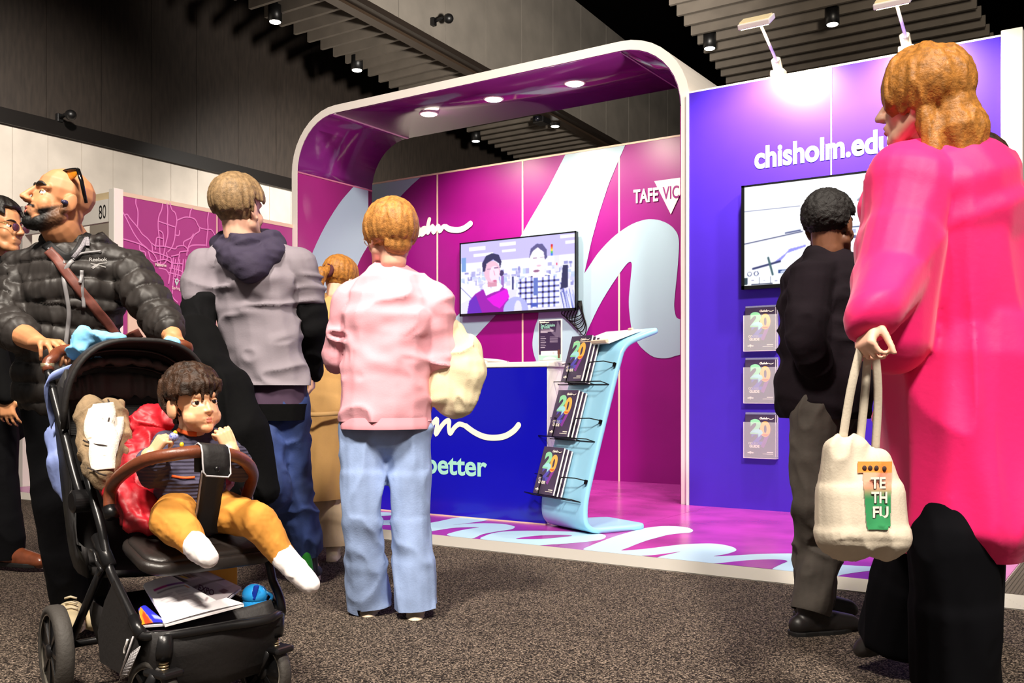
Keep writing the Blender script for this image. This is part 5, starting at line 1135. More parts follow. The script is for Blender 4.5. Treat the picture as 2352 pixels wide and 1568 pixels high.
B.build('hoodie', m_hood, grey, .009, 4, folds(.022, 9, (.6, .6, 1.3), 11, .2), cut=(.93, None))
m_slv = mat('sleeve_black', (10, 10, 12), rough=.9, spec=.15, bump=.2, bscale=60)
for s_ in 'RL':
    B = Blob(); sh, el, wr = getattr(j, 'sh' + s_), getattr(j, 'el' + s_), getattr(j, 'wr' + s_); B.chain([sh * .48 + el * .52, el, wr], [.080, .086, .06]); B.build('sleeve', m_slv, grey, .009, 4, folds(.012, 14, (1, 1, .6), 3))
B = Blob(); c = Pt(566, 575, 4.36); B.chain([Pt(500, 560, 4.44), Pt(530, 585, 4.30), Pt(575, 612, 4.22), Pt(620, 585, 4.32), Pt(640, 558, 4.46)], [.04, .06, .075, .06, .04]); B.chain([Pt(510, 548, 4.42), Pt(560, 560, 4.27), Pt(630, 546, 4.44)], [.035, .05, .035]); B.chain([Pt(530, 560, 4.4), Pt(560, 545, 4.52), Pt(620, 552, 4.5)], [.05, .05, .05]); B.build('hood', m_hoodn, grey, .008, 4, folds(.014, 16, (.7, .7, 1.4), 2))
B = Blob(); B.chain([j.pelvis + ZC * .06, j.pelvis - ZC * .035], [.176, .180], (tf3, .76)); B.build('undershirt', mat('undershirt_plum', (74, 54, 76), rough=.85), grey, .009, 3, folds(.008, 12, seed=2), cut=(.84, .99))
B = Blob(); B.chain([j.pelvis - ZC * .01, j.pelvis - ZC * .10], [.190, .186], (tf3, .76)); B.build('waistband', m_blkcloth, grey, .009, 3, cut=(.775, .848))
m_jean = mat('jeans_indigo', (44, 62, 112), rough=.8, var=.22, vscale=7, bump=.3, bscale=150, dist=.002)
B = trouser_blob(j, tf3, 1.06, .104, .085, .078, 1.1, -.01); B.build('jeans', m_jean, grey, .009, 4, folds(.016, 11, (1, 1, .8), 5), cut=hemcut(j))
m_trn = mat('trainer_dark', (36, 34, 34), rough=.6, bump=.2, bscale=60); m_grn = mat('trainer_green', (40, 148, 46), rough=.5)
sR = shoe(grey, j.anR, j.toR, m_trn, m_sole, 1.1); shoe(grey, j.anL, j.toL, m_trn, m_soleblk, 1.1)
B = Blob(); a = j.anR - FC * .055 - ZC * .01; B.chain([a + XC * .0 + ZC * .03, a - ZC * .06], [.026, .034]); B.chain([a + XC * .0, a + XC * .012 - ZC * .075], [.03, .03]); B.build('heel_patch', m_grn, sR, .005, 2)
coat = thing('invented_dark_drape', 'invented black drape filling the dark area beside the man in the grey hoodie', 'coat', Pt(560, 1040, 4.1))  # invented drape standing in for the dark mass read as leg shadow
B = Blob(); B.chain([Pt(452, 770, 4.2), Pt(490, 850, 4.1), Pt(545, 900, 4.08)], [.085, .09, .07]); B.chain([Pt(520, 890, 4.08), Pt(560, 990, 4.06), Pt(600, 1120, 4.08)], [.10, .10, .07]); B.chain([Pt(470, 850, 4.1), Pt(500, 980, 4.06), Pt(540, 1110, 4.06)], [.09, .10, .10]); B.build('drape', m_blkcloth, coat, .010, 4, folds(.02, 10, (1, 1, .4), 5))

# ---------------------------------------------------------------- woman in pink, back turned
pink = thing('person', 'woman in a pale pink sweatshirt and light wide jeans, back turned, facing the booth', 'person', CS(-.5, 3.85, 0))
tf4 = cs(-.18, .98, 0)
hd4 = Head(Pt(894, 545, 3.84), cs(-.55, .83, -.05), cs(-.03, 0, 1), 1.0); hd4.lid = m_skinC
j = joints(neck=Pt(902, 632, 3.86), chest=Pt(900, 725, 3.86), belly=Pt(888, 850, 3.86), pelvis=Pt(886, 950, 3.86), shL=Pt(812, 690, 3.88), elL=Pt(776, 812, 3.94), wrL=Pt(800, 830, 4.12), shR=Pt(994, 690, 3.86), elR=Pt(1008, 820, 3.88), wrR=Pt(985, 840, 4.08),
           hpL=Pt(836, 985, 3.86), knL=Pt(832, 1190, 3.84), anL=Pt(848, 1378, 3.96), toL=Pt(862, 1400, 4.14), hpR=Pt(938, 985, 3.88), knR=Pt(942, 1190, 3.88), anR=Pt(954, 1382, 3.90), toR=Pt(956, 1405, 4.10))
B = body_blob(j, tf4, .96, (((j.wrL, cs(.6, .6, .3), cs(0, 0, -1), 1), dict(sc=.92, curl=(30, 40, 30))), ((j.wrR, cs(-.6, .6, .3), cs(0, 0, -1), -1), dict(sc=.92, curl=(30, 40, 30)))), hd4, .048); B.build('body', m_skinC, pink, .0055, 4)
hd4.eyes(pink, (60, 70, 80)); hd4.lips(pink, mat('lips_rose', (200, 110, 104), rough=.4)); hd4.brows(pink, m_hairgo, .003)
B = Blob(); hd4.hair(B, lambda a: .9 if abs(a) < .6 else (1.5 if abs(a) < 1.3 else 2.15), 300, .020, (.014, .007), .1, seed=8); hd4.e(B, (0, -.03, .02), (.083, .090, .086)); hd4.e(B, (0, -.07, -.03), (.062, .045, .055)); B.build('hair', m_hairbl, pink, .0045, 2)
g4 = thing('eyeglasses', 'thin glasses worn by the woman in the pink sweatshirt', 'eyeglasses', hd4.p(0, .1, 0))
for sx in (-1, 1):
    MB().tube([hd4.p(sx * .088, -.02, .008), hd4.p(sx * .082, .05, .008), hd4.p(sx * .064, .096, .004)], .0022, 6).build('temple', mat('pale_wire', (240, 226, 210), rough=.3, metal=.3), g4, True)
    MB().tube([hd4.p(sx * .034 + .026 * math.cos(a), .102, .02 * math.sin(a)) for a in np.linspace(0, 2 * math.pi, 15)[:-1]], .002, 6, closed=True).build('rim', MATS['pale_wire'], g4, True)
MB().tube([hd4.p(-.010, .108, .004), hd4.p(.010, .108, .004)], .002, 6).build('bridge', MATS['pale_wire'], g4, True)
m_pinks = mat('sweatshirt_pale_pink', (236, 170, 182), rough=.9, var=.03, vscale=5, bump=.2, bscale=140, dist=.002)
B = top_blob(j, tf4, .96, .052, j.pelvis - ZC * .0, (.088, .084, .080, .055), 1.05, .95, flat=.80); B.build('sweatshirt', m_pinks, pink, .0085, 4, folds(.020, 10, (.8, .8, 1.2), 21, .2), cut=(.785, None))
B = Blob(); B.chain([j.pelvis - ZC * .05, j.pelvis - ZC * .06], [.186, .184], (tf4, .80)); B.build('hem_band', mat('hem_pink', (230, 156, 168), rough=.9), pink, .008, 2, cut=(.755, .80))
m_jeanl = mat('jeans_light_blue', (150, 172, 214), rough=.85, var=.12, vscale=6, bump=.3, bscale=150, dist=.002)
B = trouser_blob(j, tf4, .96, .102, .080, .100, 1.12, .0, .088)
B.build('jeans', m_jeanl, pink, .0085, 4, folds(.013, 12, (1, 1, .55), 15), cut=hemcut(j, .02))
m_snb = mat('sneaker_beige', (226, 206, 178), rough=.7, var=.05, vscale=20)
shoe(pink, j.anR, j.toR, m_snb, m_sole, .98, bulk=1.05); shoe(pink, j.anL, j.toL, m_snb, m_sole, .98, bulk=1.05)
tote = thing('tote_bag', 'cream canvas tote hanging from the shoulder of the woman in pink', 'bag', Pt(1055, 860, 3.86))
m_canvas = mat('canvas_cream', (222, 208, 172), rough=.9, var=.05, vscale=6, bump=.3, bscale=200, dist=.002)
B = Blob(); B.chain([Pt(1030, 770, 3.90), Pt(1050, 850, 3.90), Pt(1045, 900, 3.90)], [.075, .115, .10], (cs(.4, .9, 0), .7)); B.chain([Pt(1080, 800, 3.92), Pt(1072, 870, 3.92)], [.05, .08], (cs(.4, .9, 0), .8)); B.chain([Pt(1000, 780, 3.86), Pt(1015, 900, 3.88)], [.04, .06]); B.build('bag_body', m_canvas, tote, .007, 3, folds(.022, 13, (1, 1, .7), 4))
for k in (0, 1): MB().tube(catmull([Pt(1010 + 30 * k, 770, 3.84 + .08 * k), Pt(1016 + 10 * k, 715, 3.84 + .06 * k), Pt(1000, 668, 3.86), Pt(985, 720, 3.95), Pt(1000, 780, 3.98)], 6), .012, 8, flat=(FC, .4)).build('strap', m_canvas, tote, True)

# ---------------------------------------------------------------- ponytail woman in the tan coat
tan = thing('person', 'blonde ponytailed woman in a long tan coat, half hidden behind the grey hoodie', 'person', CS(-1.05, 5.25, 0))
tf5 = cs(.35, .93, 0)
hd5 = Head(Pt(784, 645, 5.3), cs(.5, .84, -.25), (0, 0, 1), .96)
j = joints(neck=Pt(768, 695, 5.3), chest=Pt(752, 760, 5.3), belly=Pt(738, 860, 5.28), pelvis=Pt(728, 940, 5.26), shL=Pt(692, 730, 5.28), elL=Pt(668, 840, 5.26), wrL=Pt(690, 930, 5.2), shR=Pt(810, 735, 5.34), elR=Pt(822, 840, 5.4), wrR=Pt(810, 900, 5.5),
           hpL=Pt(700, 960, 5.26), knL=Pt(700, 1110, 5.24), anL=Pt(706, 1240, 5.28), toL=Pt(720, 1278, 5.36), hpR=Pt(756, 960, 5.28), knR=Pt(762, 1110, 5.26), anR=Pt(764, 1246, 5.22), toR=Pt(770, 1278, 5.36))
B = body_blob(j, tf5, .95, (((j.wrL, cs(.2, .3, -1), cs(1, 0, 0), 1), dict(sc=.9)), ((j.wrR, cs(.1, .3, -1), cs(-1, 0, 0), -1), dict(sc=.9))), hd5, .046); B.build('body', m_skinC, tan, .006, 4)
B = Blob(); hd5.hair(B, lambda a: 1.1 if abs(a) < .8 else 2.0, 200, .012, (.012, .007), .1, seed=6); hd5.e(B, (0, -.03, .02), (.080, .088, .084)); B.build('hair', m_hairho, tan, .005, 2)
B = Blob(); a = hd5.p(0, -.12, .02)
B.chain([a, hd5.p(-.01, -.16, -.01), hd5.p(-.015, -.165, -.07), hd5.p(-.015, -.15, -.13)], [.024, .034, .032, .012]); B.build('ponytail', m_hairho, tan, .005, 2, folds(.006, 60, (1, 1, .3), 3))
MB().tube([a + (hd5.r * math.cos(t) + hd5.u * math.sin(t)) * .030 for t in np.linspace(0, 2 * math.pi, 17)[:-1]], .013, 8, closed=True).build('hair_tie', mat('hair_tie_maroon', (74, 18, 26), rough=.8), tan, True)
m_tan = mat('coat_tan', (196, 152, 92), rough=.85, var=.06, vscale=5, bump=.2, bscale=90, dist=.003)
B = top_blob(j, tf5, .95, .05, j.pelvis - ZC * .02, (.088, .085, .080, .06), 1.08, .95, flat=.8); B.chain([j.pelvis, Pt(700, 1120, 5.24)], [.195, .245], (tf5, .85)); B.chain([j.neck, j.neck - ZC * .05], [.07, .09])
B.build('coat', m_tan, tan, .010, 4, folds(.024, 9, (1, 1, .35), 7, .2), cut=(.33, None))
MB().tube([Pt(660, 950, 5.06), Pt(725, 952, 5.0), Pt(792, 948, 5.1)], .012, 8, flat=(FC, .4)).build('belt', mat('belt_tan', (216, 172, 112), rough=.8), tan, True)
B = trouser_blob(j, tf5, .95, .10, .085, .080, 1.0, .0); B.build('trousers', mat('trousers_cream', (232, 206, 170), rough=.85, bump=.2, bscale=40), tan, .010, 4, folds(.012, 12, seed=3), cut=hemcut(j, .02))
shoe(tan, j.anR, j.toR, m_snb, m_sole, .95); shoe(tan, j.anL, j.toL, m_snb, m_sole, .95)

# ---------------------------------------------------------------- person in the dark hoodie watching the screen
dark = thing('person', 'short-haired person in a dark hoodie and charcoal trousers facing the blue wall screen', 'person', CS(1.2, 3.7, 0))
tf6 = cs(.62, .78, 0)
hd6 = Head(Pt(1908, 520, 3.72), cs(.72, .69, .0), (0, 0, 1), 1.02)
j = joints(neck=Pt(1912, 598, 3.74), chest=Pt(1906, 690, 3.74), belly=Pt(1895, 820, 3.73), pelvis=Pt(1892, 905, 3.72), shL=Pt(1862, 645, 3.60), elL=Pt(1850, 790, 3.56), wrL=Pt(1900, 880, 3.62), shR=Pt(1970, 650, 3.92), elR=Pt(1985, 780, 3.96), wrR=Pt(2010, 850, 4.0),
           hpL=Pt(1872, 945, 3.66), knL=Pt(1868, 1160, 3.62), anL=Pt(1872, 1372, 3.80), toL=Pt(1950, 1398, 3.82), hpR=Pt(1912, 945, 3.78), knR=Pt(1908, 1165, 3.70), anR=Pt(1860, 1392, 3.62), toR=Pt(1955, 1432, 3.68))
B = body_blob(j, tf6, .98, (((j.wrL, cs(.8, .4, -.2), cs(0, 0, -1), 1), dict(curl=(40, 45, 30))), ((j.wrR, cs(.8, .4, -.2), cs(0, 0, -1), -1), dict(curl=(40, 45, 30)))), hd6, .056); B.build('body', m_skinD, dark, .0055, 4)
B = Blob(); hd6.hair(B, lambda a: 1.0 if abs(a) < .8 else (1.42 if abs(a) < 1.7 else 1.95), 260, .008, (.011, .008), .08, seed=9); hd6.e(B, (0, -.03, .032), (.078, .090, .080)); B.build('hair', mat('hair_black_tight', (20, 16, 15), rough=.7, bump=.7, bscale=200), dark, .005, 2, folds(.006, 90, seed=2))
m_dkhood = mat('hoodie_black', (24, 17, 23), rough=.9, spec=.15, var=.1, vscale=6, bump=.25, bscale=90, dist=.003)
B = top_blob(j, tf6, .98, .045, j.pelvis + ZC * .0, (.084, .080, .075, .055), 1.1, .95, flat=.85); B.chain([Pt(1872, 590, 3.66), Pt(1915, 615, 3.66), Pt(1955, 600, 3.74)], [.045, .05, .045]); B.chain([Pt(1868, 585, 3.74), Pt(1885, 600, 3.84)], [.04, .05]); B.build('hoodie', m_dkhood, dark, .009, 4, folds(.018, 10, (.8, .8, 1.1), 13, .2), cut=(.80, None))
B = trouser_blob(j, tf6, .98, .098, .082, .082, 1.0, .01); B.build('trousers', mat('trousers_charcoal', (74, 68, 62), rough=.85, var=.12, vscale=6, bump=.3, bscale=50), dark, .009, 4, folds(.014, 12, (1, 1, .9), 17), cut=hemcut(j, .02))
m_boot = mat('boot_black', (30, 26, 25), rough=.45, var=.1, vscale=20)
shoe(dark, j.anR, j.toR, m_boot, m_soleblk, 1.05, collar=.07, bulk=1.1); shoe(dark, j.anL, j.toL, m_boot, m_soleblk, 1.05, collar=.07, bulk=1.1)

# ---------------------------------------------------------------- walker in the hot pink coat, close to the viewer
hot = thing('person', 'golden-haired walker in a huge hot pink coat and black trousers, carrying a tote', 'person', CS(1.25, 2.85, 0))
tf7 = cs(-.93, .36, 0); T = 2.8
hd7 = Head(Pt(2108, 238, 2.82), cs(-.82, .57, -.05), (0, 0, 1), 1.0); hd7.lid = m_skinC
j = joints(neck=Pt(2130, 356, 2.86), chest=Pt(2172, 500, 2.88), belly=Pt(2215, 680, 2.9), pelvis=Pt(2225, 830, 2.9), shL=Pt(2090, 420, 2.74), elL=Pt(2032, 640, 2.66), wrL=Pt(2004, 730, 2.50), shR=Pt(2232, 482, 3.04), elR=Pt(2310, 680, 3.06), wrR=Pt(2290, 800, 2.98),
           hpL=Pt(2200, 900, 2.84), knL=Pt(2190, 1240, 2.74), anL=Pt(2190, 1560, 2.78), toL=Pt(2120, 1602, 2.76), hpR=Pt(2245, 900, 2.98), knR=Pt(2130, 1230, 2.98), anR=Pt(2060, 1460, 3.10), toR=Pt(1980, 1490, 3.14))
hL = ((j.wrL, cs(-.35, -.3, -.88), cs(.8, .2, -.2), 1), dict(sc=.95, curl=(48, 55, 40), thumb=(.7, .4, .6)))
B = body_blob(j, tf7, 1.0, (hL, ((j.wrR, cs(-.1, 0, -1), cs(-1, 0, 0), -1), dict(curl=(30, 35, 25)))), hd7, .05); B.build('body', m_skinC, hot, .0055, 4)
hd7.eyes(hot, (50, 40, 34)); hd7.lips(hot, MATS['lips_rose']); hd7.brows(hot, m_hairgo, .004)
B = Blob(); hd7.hair(B, lambda a: .75 if abs(a) < .7 else 2.2, 320, .026, (.018, .009), .1, seed=12); hd7.e(B, (0, -.035, .02), (.088, .096, .090))
B.chain([hd7.p(0, -.08, -.02), hd7.p(.0, -.10, -.10), hd7.p(0, -.10, -.18)], [.075, .085, .07], None); B.chain([hd7.p(-.06, -.03, -.02), hd7.p(-.075, -.05, -.16)], [.035, .03]); B.chain([hd7.p(.06, -.03, -.02), hd7.p(.075, -.05, -.16)], [.035, .03]); B.build('hair', m_hairho, hot, .006, 2, folds(.008, 34, (1, 1, .25), 5))
m_hot = mat('coat_hot_pink', (255, 8, 112), rough=.62, var=.05, vscale=3, bump=.15, bscale=50, dist=.004, sheen=.2)
B = top_blob(j, tf7, 1.0, .075, j.pelvis, (.105, .105, .105, .075), 1.15, .9, flat=1.0); B.chain([j.chest, j.pelvis, Pt(2215, 1130, 2.88)], [.235, .29, .29], (tf7, .9)); B.chain([j.neck - ZC * .02, j.neck - ZC * .10], [.09, .12])
B.chain([j.shL, Pt(2060, 560, 2.72), Pt(2055, 760, 2.72)], [.11, .12, .11])
B.build('coat', m_hot, hot, .010, 5, folds(.034, 5.5, (1, 1, .45), 31, .15), cut=(.43, None))
m_wide = mat('trousers_black_wide', (7, 7, 11), rough=.9, spec=.1)
B = trouser_blob(j, tf7, 1.0, .125, .125, .125, 1.1, .03, .125); B.build('trousers', m_wide, hot, .010, 4, folds(.02, 8, (1, 1, .3), 19), cut=hemcut(j, .03))
shoe(hot, j.anL, j.toL, m_boot, m_soleblk, 1.0); shoe(hot, j.anR + ZC * .0, j.toR, m_boot, m_soleblk, 1.0, up=cs(-.45, .1, .9))
tb = thing('tote_bag', 'white cotton tote with a coloured cup print, held by the pink-coated walker', 'bag', Pt(1965, 1140, 2.60))
m_cot = mat('cotton_white', (212, 200, 180), rough=.9, var=.06, vscale=5, bump=.3, bscale=160, dist=.002)
tq = 2.52; fl = cs(.12, .99, 0)
B = Blob(); sil = [(1020, 1930, 60), (1100, 1946, 62), (1180, 1952, 68), (1235, 1960, 66)]
for xo in (-38, -14, 12, 44, 72): B.chain([Pt(1952 + xo * .92, 1030 + (30 if xo > 20 else 0), tq), Pt(1960 + xo, 1130, tq), Pt(1966 + xo, 1225, tq), Pt(1970 + xo * .9, 1245, tq)], [.036, .052, .060, .045], (fl, 1.1))
B.build('bag_body', m_cot, tb, .006, 4, folds(.014, 14, (1, 1, .5), 23, .2)); bt = B.bvh()
for k, (a, b) in enumerate((((1935, 1012), (1993, 742)), ((1975, 1020), (1998, 742)), ((2010, 1040), (2003, 745)))):
    MB().tube(catmull([Pt(*a, tq - .01 + .03 * k), Pt((a[0] + b[0]) / 2 - 6 + 8 * k, (a[1] + b[1]) / 2, tq - .02 + .02 * k), Pt(*b, 2.49 + .012 * k)], 6), .012, 8, flat=(FC, .35)).build('strap', m_cot, tb, True)
def bagpt(x, y, l=.004): return hit(bt, x, y, l)[0]
def decal(name, fn_col, x0, y0, x1, y1, nx, ny, shape):
    im = Img(nx, ny, (0, 0, 0)); im.a = fn_col(im)
    def bend(co, fx, fy):
        out = np.zeros_like(co)
        for i in range(ny):
            for k in range(nx): out[i, k] = A3(bagpt(x0 + (x1 - x0) * k / (nx - 1), y0 + (y1 - y0) * i / (ny - 1)))
        return out
    o = im.mesh(name, (0, 0, 0), (0, 0, 0), (0, 0, 0), (0, 0, 0), vcmat('printed_cloth', rough=.9), None, bend)
    bm = bmesh.new(); bm.from_mesh(o.data); bmesh.ops.delete(bm, geom=[f for f in bm.faces if not shape(*[(sum(v_.index % nx for v_ in f.verts) / 4 / (nx - 1)), (sum(v_.index // nx for v_ in f.verts) / 4 / (ny - 1))])], context='FACES'); bm.to_mesh(o.data); bm.free()
    o.data.transform(Matrix.Translation(-wloc(tb))); o.parent = tb; return o
def cupcol(im):
    y = im.Y[..., None]; c = np.where(y < .42, np.array((250, 150, 120.)), np.array((60, 150, 90.))); t = np.clip((y - .35) / .2, 0, 1); c = np.array((250, 156, 130.)) * (1 - t) + np.array((46, 140, 84.)) * t
    return np.where(y < .17, np.array((250, 140, 60.)), c)
decal('cup_print', cupcol, 1968, 1060, 2046, 1216, 60, 120, lambda x, y: (.0 <= x if y < .17 else (.14 + .14 * y < x < 1.02 - .06 * y)) and (y < .96 or .3 < x < .9))
m_inkd = mat('ink_dark', (60, 40, 36), rough=.8)
for body_, y, x0, x1 in (('TE', 1121, 1997, 2032), ('TH', 1154, 1999, 2036), ('FU', 1188, 2003, 2038)):
    a, b = bagpt(x0, y, .005), bagpt(x1, y, .005)
    lettering('print_lettering', body_, a, b, ZC * .028, m_inkd, tb, bold=.07); vv_ = (O - a).normalized() * .0015
    lettering('print_lettering', body_, a + vv_, b + vv_, ZC * .028, m_creamink, tb, bold=.03)
for k in range(4): q = bagpt(1983 + 15 * k, 1076, .006); MB().ell(q, (.006, .003, .007), (XC, FC, ZC), 10, 6).build('fruit_print', m_inkd, tb, True)

# ---------------------------------------------------------------- dark-haired person behind the pink coat
beh = thing('person', 'dark-haired person mostly hidden behind the hot pink coat', 'person', CS(1.62, 3.55, 0))
tf8 = cs(-.5, .86, 0); hd8 = Head(Pt(2222, 402, 3.5), cs(-.75, .66, 0), (0, 0, 1), 1.02)
j = joints(neck=Pt(2232, 490, 3.52), chest=Pt(2236, 580, 3.52), belly=Pt(2240, 720, 3.52), pelvis=Pt(2240, 850, 3.52), shL=Pt(2170, 545, 3.45), elL=Pt(2170, 700, 3.45), wrL=Pt(2180, 840, 3.42), shR=Pt(2296, 545, 3.6), elR=Pt(2300, 700, 3.6), wrR=Pt(2290, 840, 3.6),
           hpL=Pt(2215, 900, 3.5), knL=Pt(2215, 1160, 3.5), anL=Pt(2215, 1410, 3.5), toL=Pt(2190, 1445, 3.55), hpR=Pt(2260, 900, 3.56), knR=Pt(2262, 1160, 3.56), anR=Pt(2262, 1405, 3.56), toR=Pt(2240, 1440, 3.62))
B = body_blob(j, tf8, .98, (((j.wrL, cs(0, 0, -1), cs(1, 0, 0), 1), dict()), ((j.wrR, cs(0, 0, -1), cs(-1, 0, 0), -1), dict())), hd8, .05); B.build('body', m_skinB, beh, .007, 4)
B = Blob(); hd8.hair(B, lambda a: .9 if abs(a) < .8 else 2.0, 160, .014, (.014, .008), .1, seed=4); hd8.e(B, (0, -.03, .02), (.082, .09, .085)); B.build('hair', m_hairbr, beh, .006, 2)
B = top_blob(j, tf8, .98, .04, j.pelvis); B.build('sweater', mat('sweater_rust', (150, 70, 44), rough=.85, bump=.3, bscale=80), beh, .011, 4, folds(.015, 9, seed=8))
B = trouser_blob(j, tf8, .98, .096, .078, .07); B.build('trousers', m_dktrous, beh, .012, 4)
shoe(beh, j.anR, j.toR, m_boot, m_soleblk); shoe(beh, j.anL, j.toL, m_boot, m_soleblk)
# ================================================================ PUSHCHAIR AND TODDLER
SO, FS, WS = CS(-.825, 2.68, 0), cs(.682, -.731, 0), cs(.731, .682, 0)
def SP(s, w_, z): return SO + FS * s + WS * w_ + ZC * z
def Ps(px, py, w_):
    r = ray(px, py); k = ((SO + WS * w_ - O).dot(WS)) / r.dot(WS); return O + r * k
def sz(p): d = p - SO; return d.dot(FS), d.dot(WS), p.z
m_frame = mat('pram_frame_black', (30, 29, 30), rough=.3, metal=.35, bump=.05, bscale=200)
m_fab = mat('pram_fabric_black', (25, 22, 22), rough=.65, bump=.3, bscale=60, dist=.004)
m_pleat = mat('pram_lining_charcoal', (86, 79, 76), rough=.55, bump=.4, bscale=30, dist=.006)
m_leath = mat('pram_leather_brown', (112, 58, 36), rough=.38, var=.08, vscale=30, bump=.12, bscale=180)
m_pad = mat('pram_pad_black', (36, 31, 29), rough=.36, var=.08, vscale=12, bump=.15, bscale=120)
m_tyre = mat('tyre_grey_black', (58, 54, 50), rough=.7, bump=.4, bscale=90); m_hub = mat('hub_black', (14, 13, 14), rough=.35); m_ring = mat('rim_silver', (180, 172, 158), rough=.3, metal=.5)
m_steel = mat('spring_steel', (210, 190, 150), rough=.25, metal=.8)
pr = thing('pushchair', 'black pushchair with brown bumper bar and papers in its basket', 'pushchair', SP(-.25, 0, 0))
LW, RW = -.2, .2
low = [Ps(x, y, LW) for x, y in ((197, 1080), (215, 1148), (234, 1217), (250, 1300), (276, 1358), (306, 1419))]
lowR = [Ps(x, y, RW) for x, y in ((626, 1331), (640, 1364), (647, 1396))]
cl, cr = Ps(325, 1458, LW), Ps(645, 1412, RW)
front = [cl, SP(sz(cl)[0] + .03, LW + .03, .265), SP(sz(cl)[0] + .045, LW + .08, .262), SP(sz(cl)[0] + .05, 0, .262), SP(sz(cr)[0] + .05, RW - .08, .262), SP(sz(cr)[0] + .03, RW - .03, .268), cr]
MB().tube(catmull(low + front + lowR[::-1] + [Ps(617, 1289, RW), Ps(598, 1225, RW), Ps(560, 1120, RW)], 5), .0125, 12).build('frame_tube', m_frame, pr, True)
hL = [Ps(x, y, LW - .02) for x, y in ((118, 884), (131, 935), (151, 1009), (164, 1063), (180, 1120), (192, 1152))]
dw = RW - LW + .04
hR_ = [p + WS * dw for p in hL]
MB().tube(catmull(hL, 4), .013, 12).build('push_tube', m_frame, pr, True); MB().tube(catmull(hR_, 4), .013, 12).build('push_tube', m_frame, pr, True)
g0 = Ps(109, 838, LW - .02); gb = Pt(150, 802, 3.10); g1 = g0 + WS * dw; gm = Pt(424, 792, 3.27)
grip = catmull([hL[0], g0, Pt(122, 822, 3.04), gb + ZC * -.002, (gb + gm) / 2 + FS * -.012, gm, g1 + ZC * .02, hR_[0]], 6)
MB().tube(grip[4:-4], .017, 12).build('handle_grip', m_leath, pr, True)
MB().tube([hL[0], g0, grip[5]], .0145, 10).build('handle_joint', m_frame, pr, True); MB().tube([hR_[0], grip[-5]], .0145, 10).build('handle_joint', m_frame, pr, True)
MB().tube([g0 + ZC * -.012, g0 + ZC * .006], .020, 14).build('handle_ring', m_steel, pr, True)
# sleeves and hubs on the frame
for w_, sg_ in ((LW, -1), (RW, 1)):
    a, b = (Ps(225, 1232, LW), Ps(252, 1300, LW)); off = WS * (w_ - LW)
    MB().tube([a + off, b + off], .0195, 12).build('frame_sleeve', m_frame, pr, True)
    a, b = Ps(306, 1419, LW), Ps(326, 1460, LW); MB().tube([a + off, b + off], .0165, 12).build('frame_sleeve', m_frame, pr, True)
    c = Ps(188, 1150, LW - .02) + off + WS * (sg_ * .02 if sg_ > 0 else 0)
    MB().rev(c - WS * .03, WS, [(0, .026), (.004, .033), (.05, .033), (.054, .026)], 28).build('fold_hub', m_frame, pr, False)
    rl0, rl1 = c, SP(-.50, w_ + sg_ * .01, .15)
    MB().tube([Ps(236, 1300, LW) + off, rl1], .012, 10).build('rear_leg', m_frame, pr, True)
    MB().tube([Ps(181, 1012, LW) + off, Ps(190, 1045, LW) + off, Ps(197, 1085, LW) + off], .012, 10).build('seat_tube', m_frame, pr, True)
    MB().obox(Ps(172, 1050, LW) + off + FS * .01, FS * .012, WS * .014, (Ps(160, 1000, LW) - Ps(186, 1105, LW)) * .5).build('seat_bracket', m_hub, pr, bevel=.005)
MB().tube([SP(-.50, LW - .02, .145), SP(-.50, RW + .02, .145)], .011, 10).build('rear_axle', m_frame, pr, True)
def wheel(c, ax, r, wd, fork=None):
    t = MB().rev(c - ax * wd / 2, ax, [(.006, r * .80), (0, r * .86), (wd * .1, r * .97), (wd * .35, r), (wd * .65, r), (wd * .9, r * .97), (wd, r * .86), (wd - .006, r * .80)], 40, capped=False).build('wheel', m_tyre, pr, True)
    MB().rev(c - ax * (wd / 2 - .004), ax, [(0, r * .78), (.0, r * .835), (wd - .008, r * .835), (wd - .008, r * .78)], 40, capped=False).build('rim_ring', m_ring, t, True)
    MB().rev(c - ax * wd * .28, ax, [(0, r * .79), (wd * .56, r * .79)], 32).build('disc', m_hub, t, True)
    e = ax.orthogonal().normalized(); f_ = ax.cross(e)
    for k in range(8):
        a = 2 * math.pi * k / 8; d = e * math.cos(a) + f_ * math.sin(a)
        for s_ in (-1, 1): MB().obox(c + d * r * .45 + ax * s_ * wd * .31, d * r * .32, ax * .002, d.cross(ax) * .006).build('spoke', m_frame, t)
    MB().rev(c - ax * (wd * .55), ax, [(0, .012), (.004, .022), (wd * 1.1 - .004, .022), (wd * 1.1, .012)], 16).build('hub', m_frame, t, True)
RAX = (WS + FS * .10).normalized()
wheel(SP(-.50, LW - .05, .135), RAX, .135, .052); wheel(SP(-.50, RW + .05, .135), RAX, .135, .052)
cax = cs(.93, -.20, 0)
cax2 = (cs(.55, .83, 0))
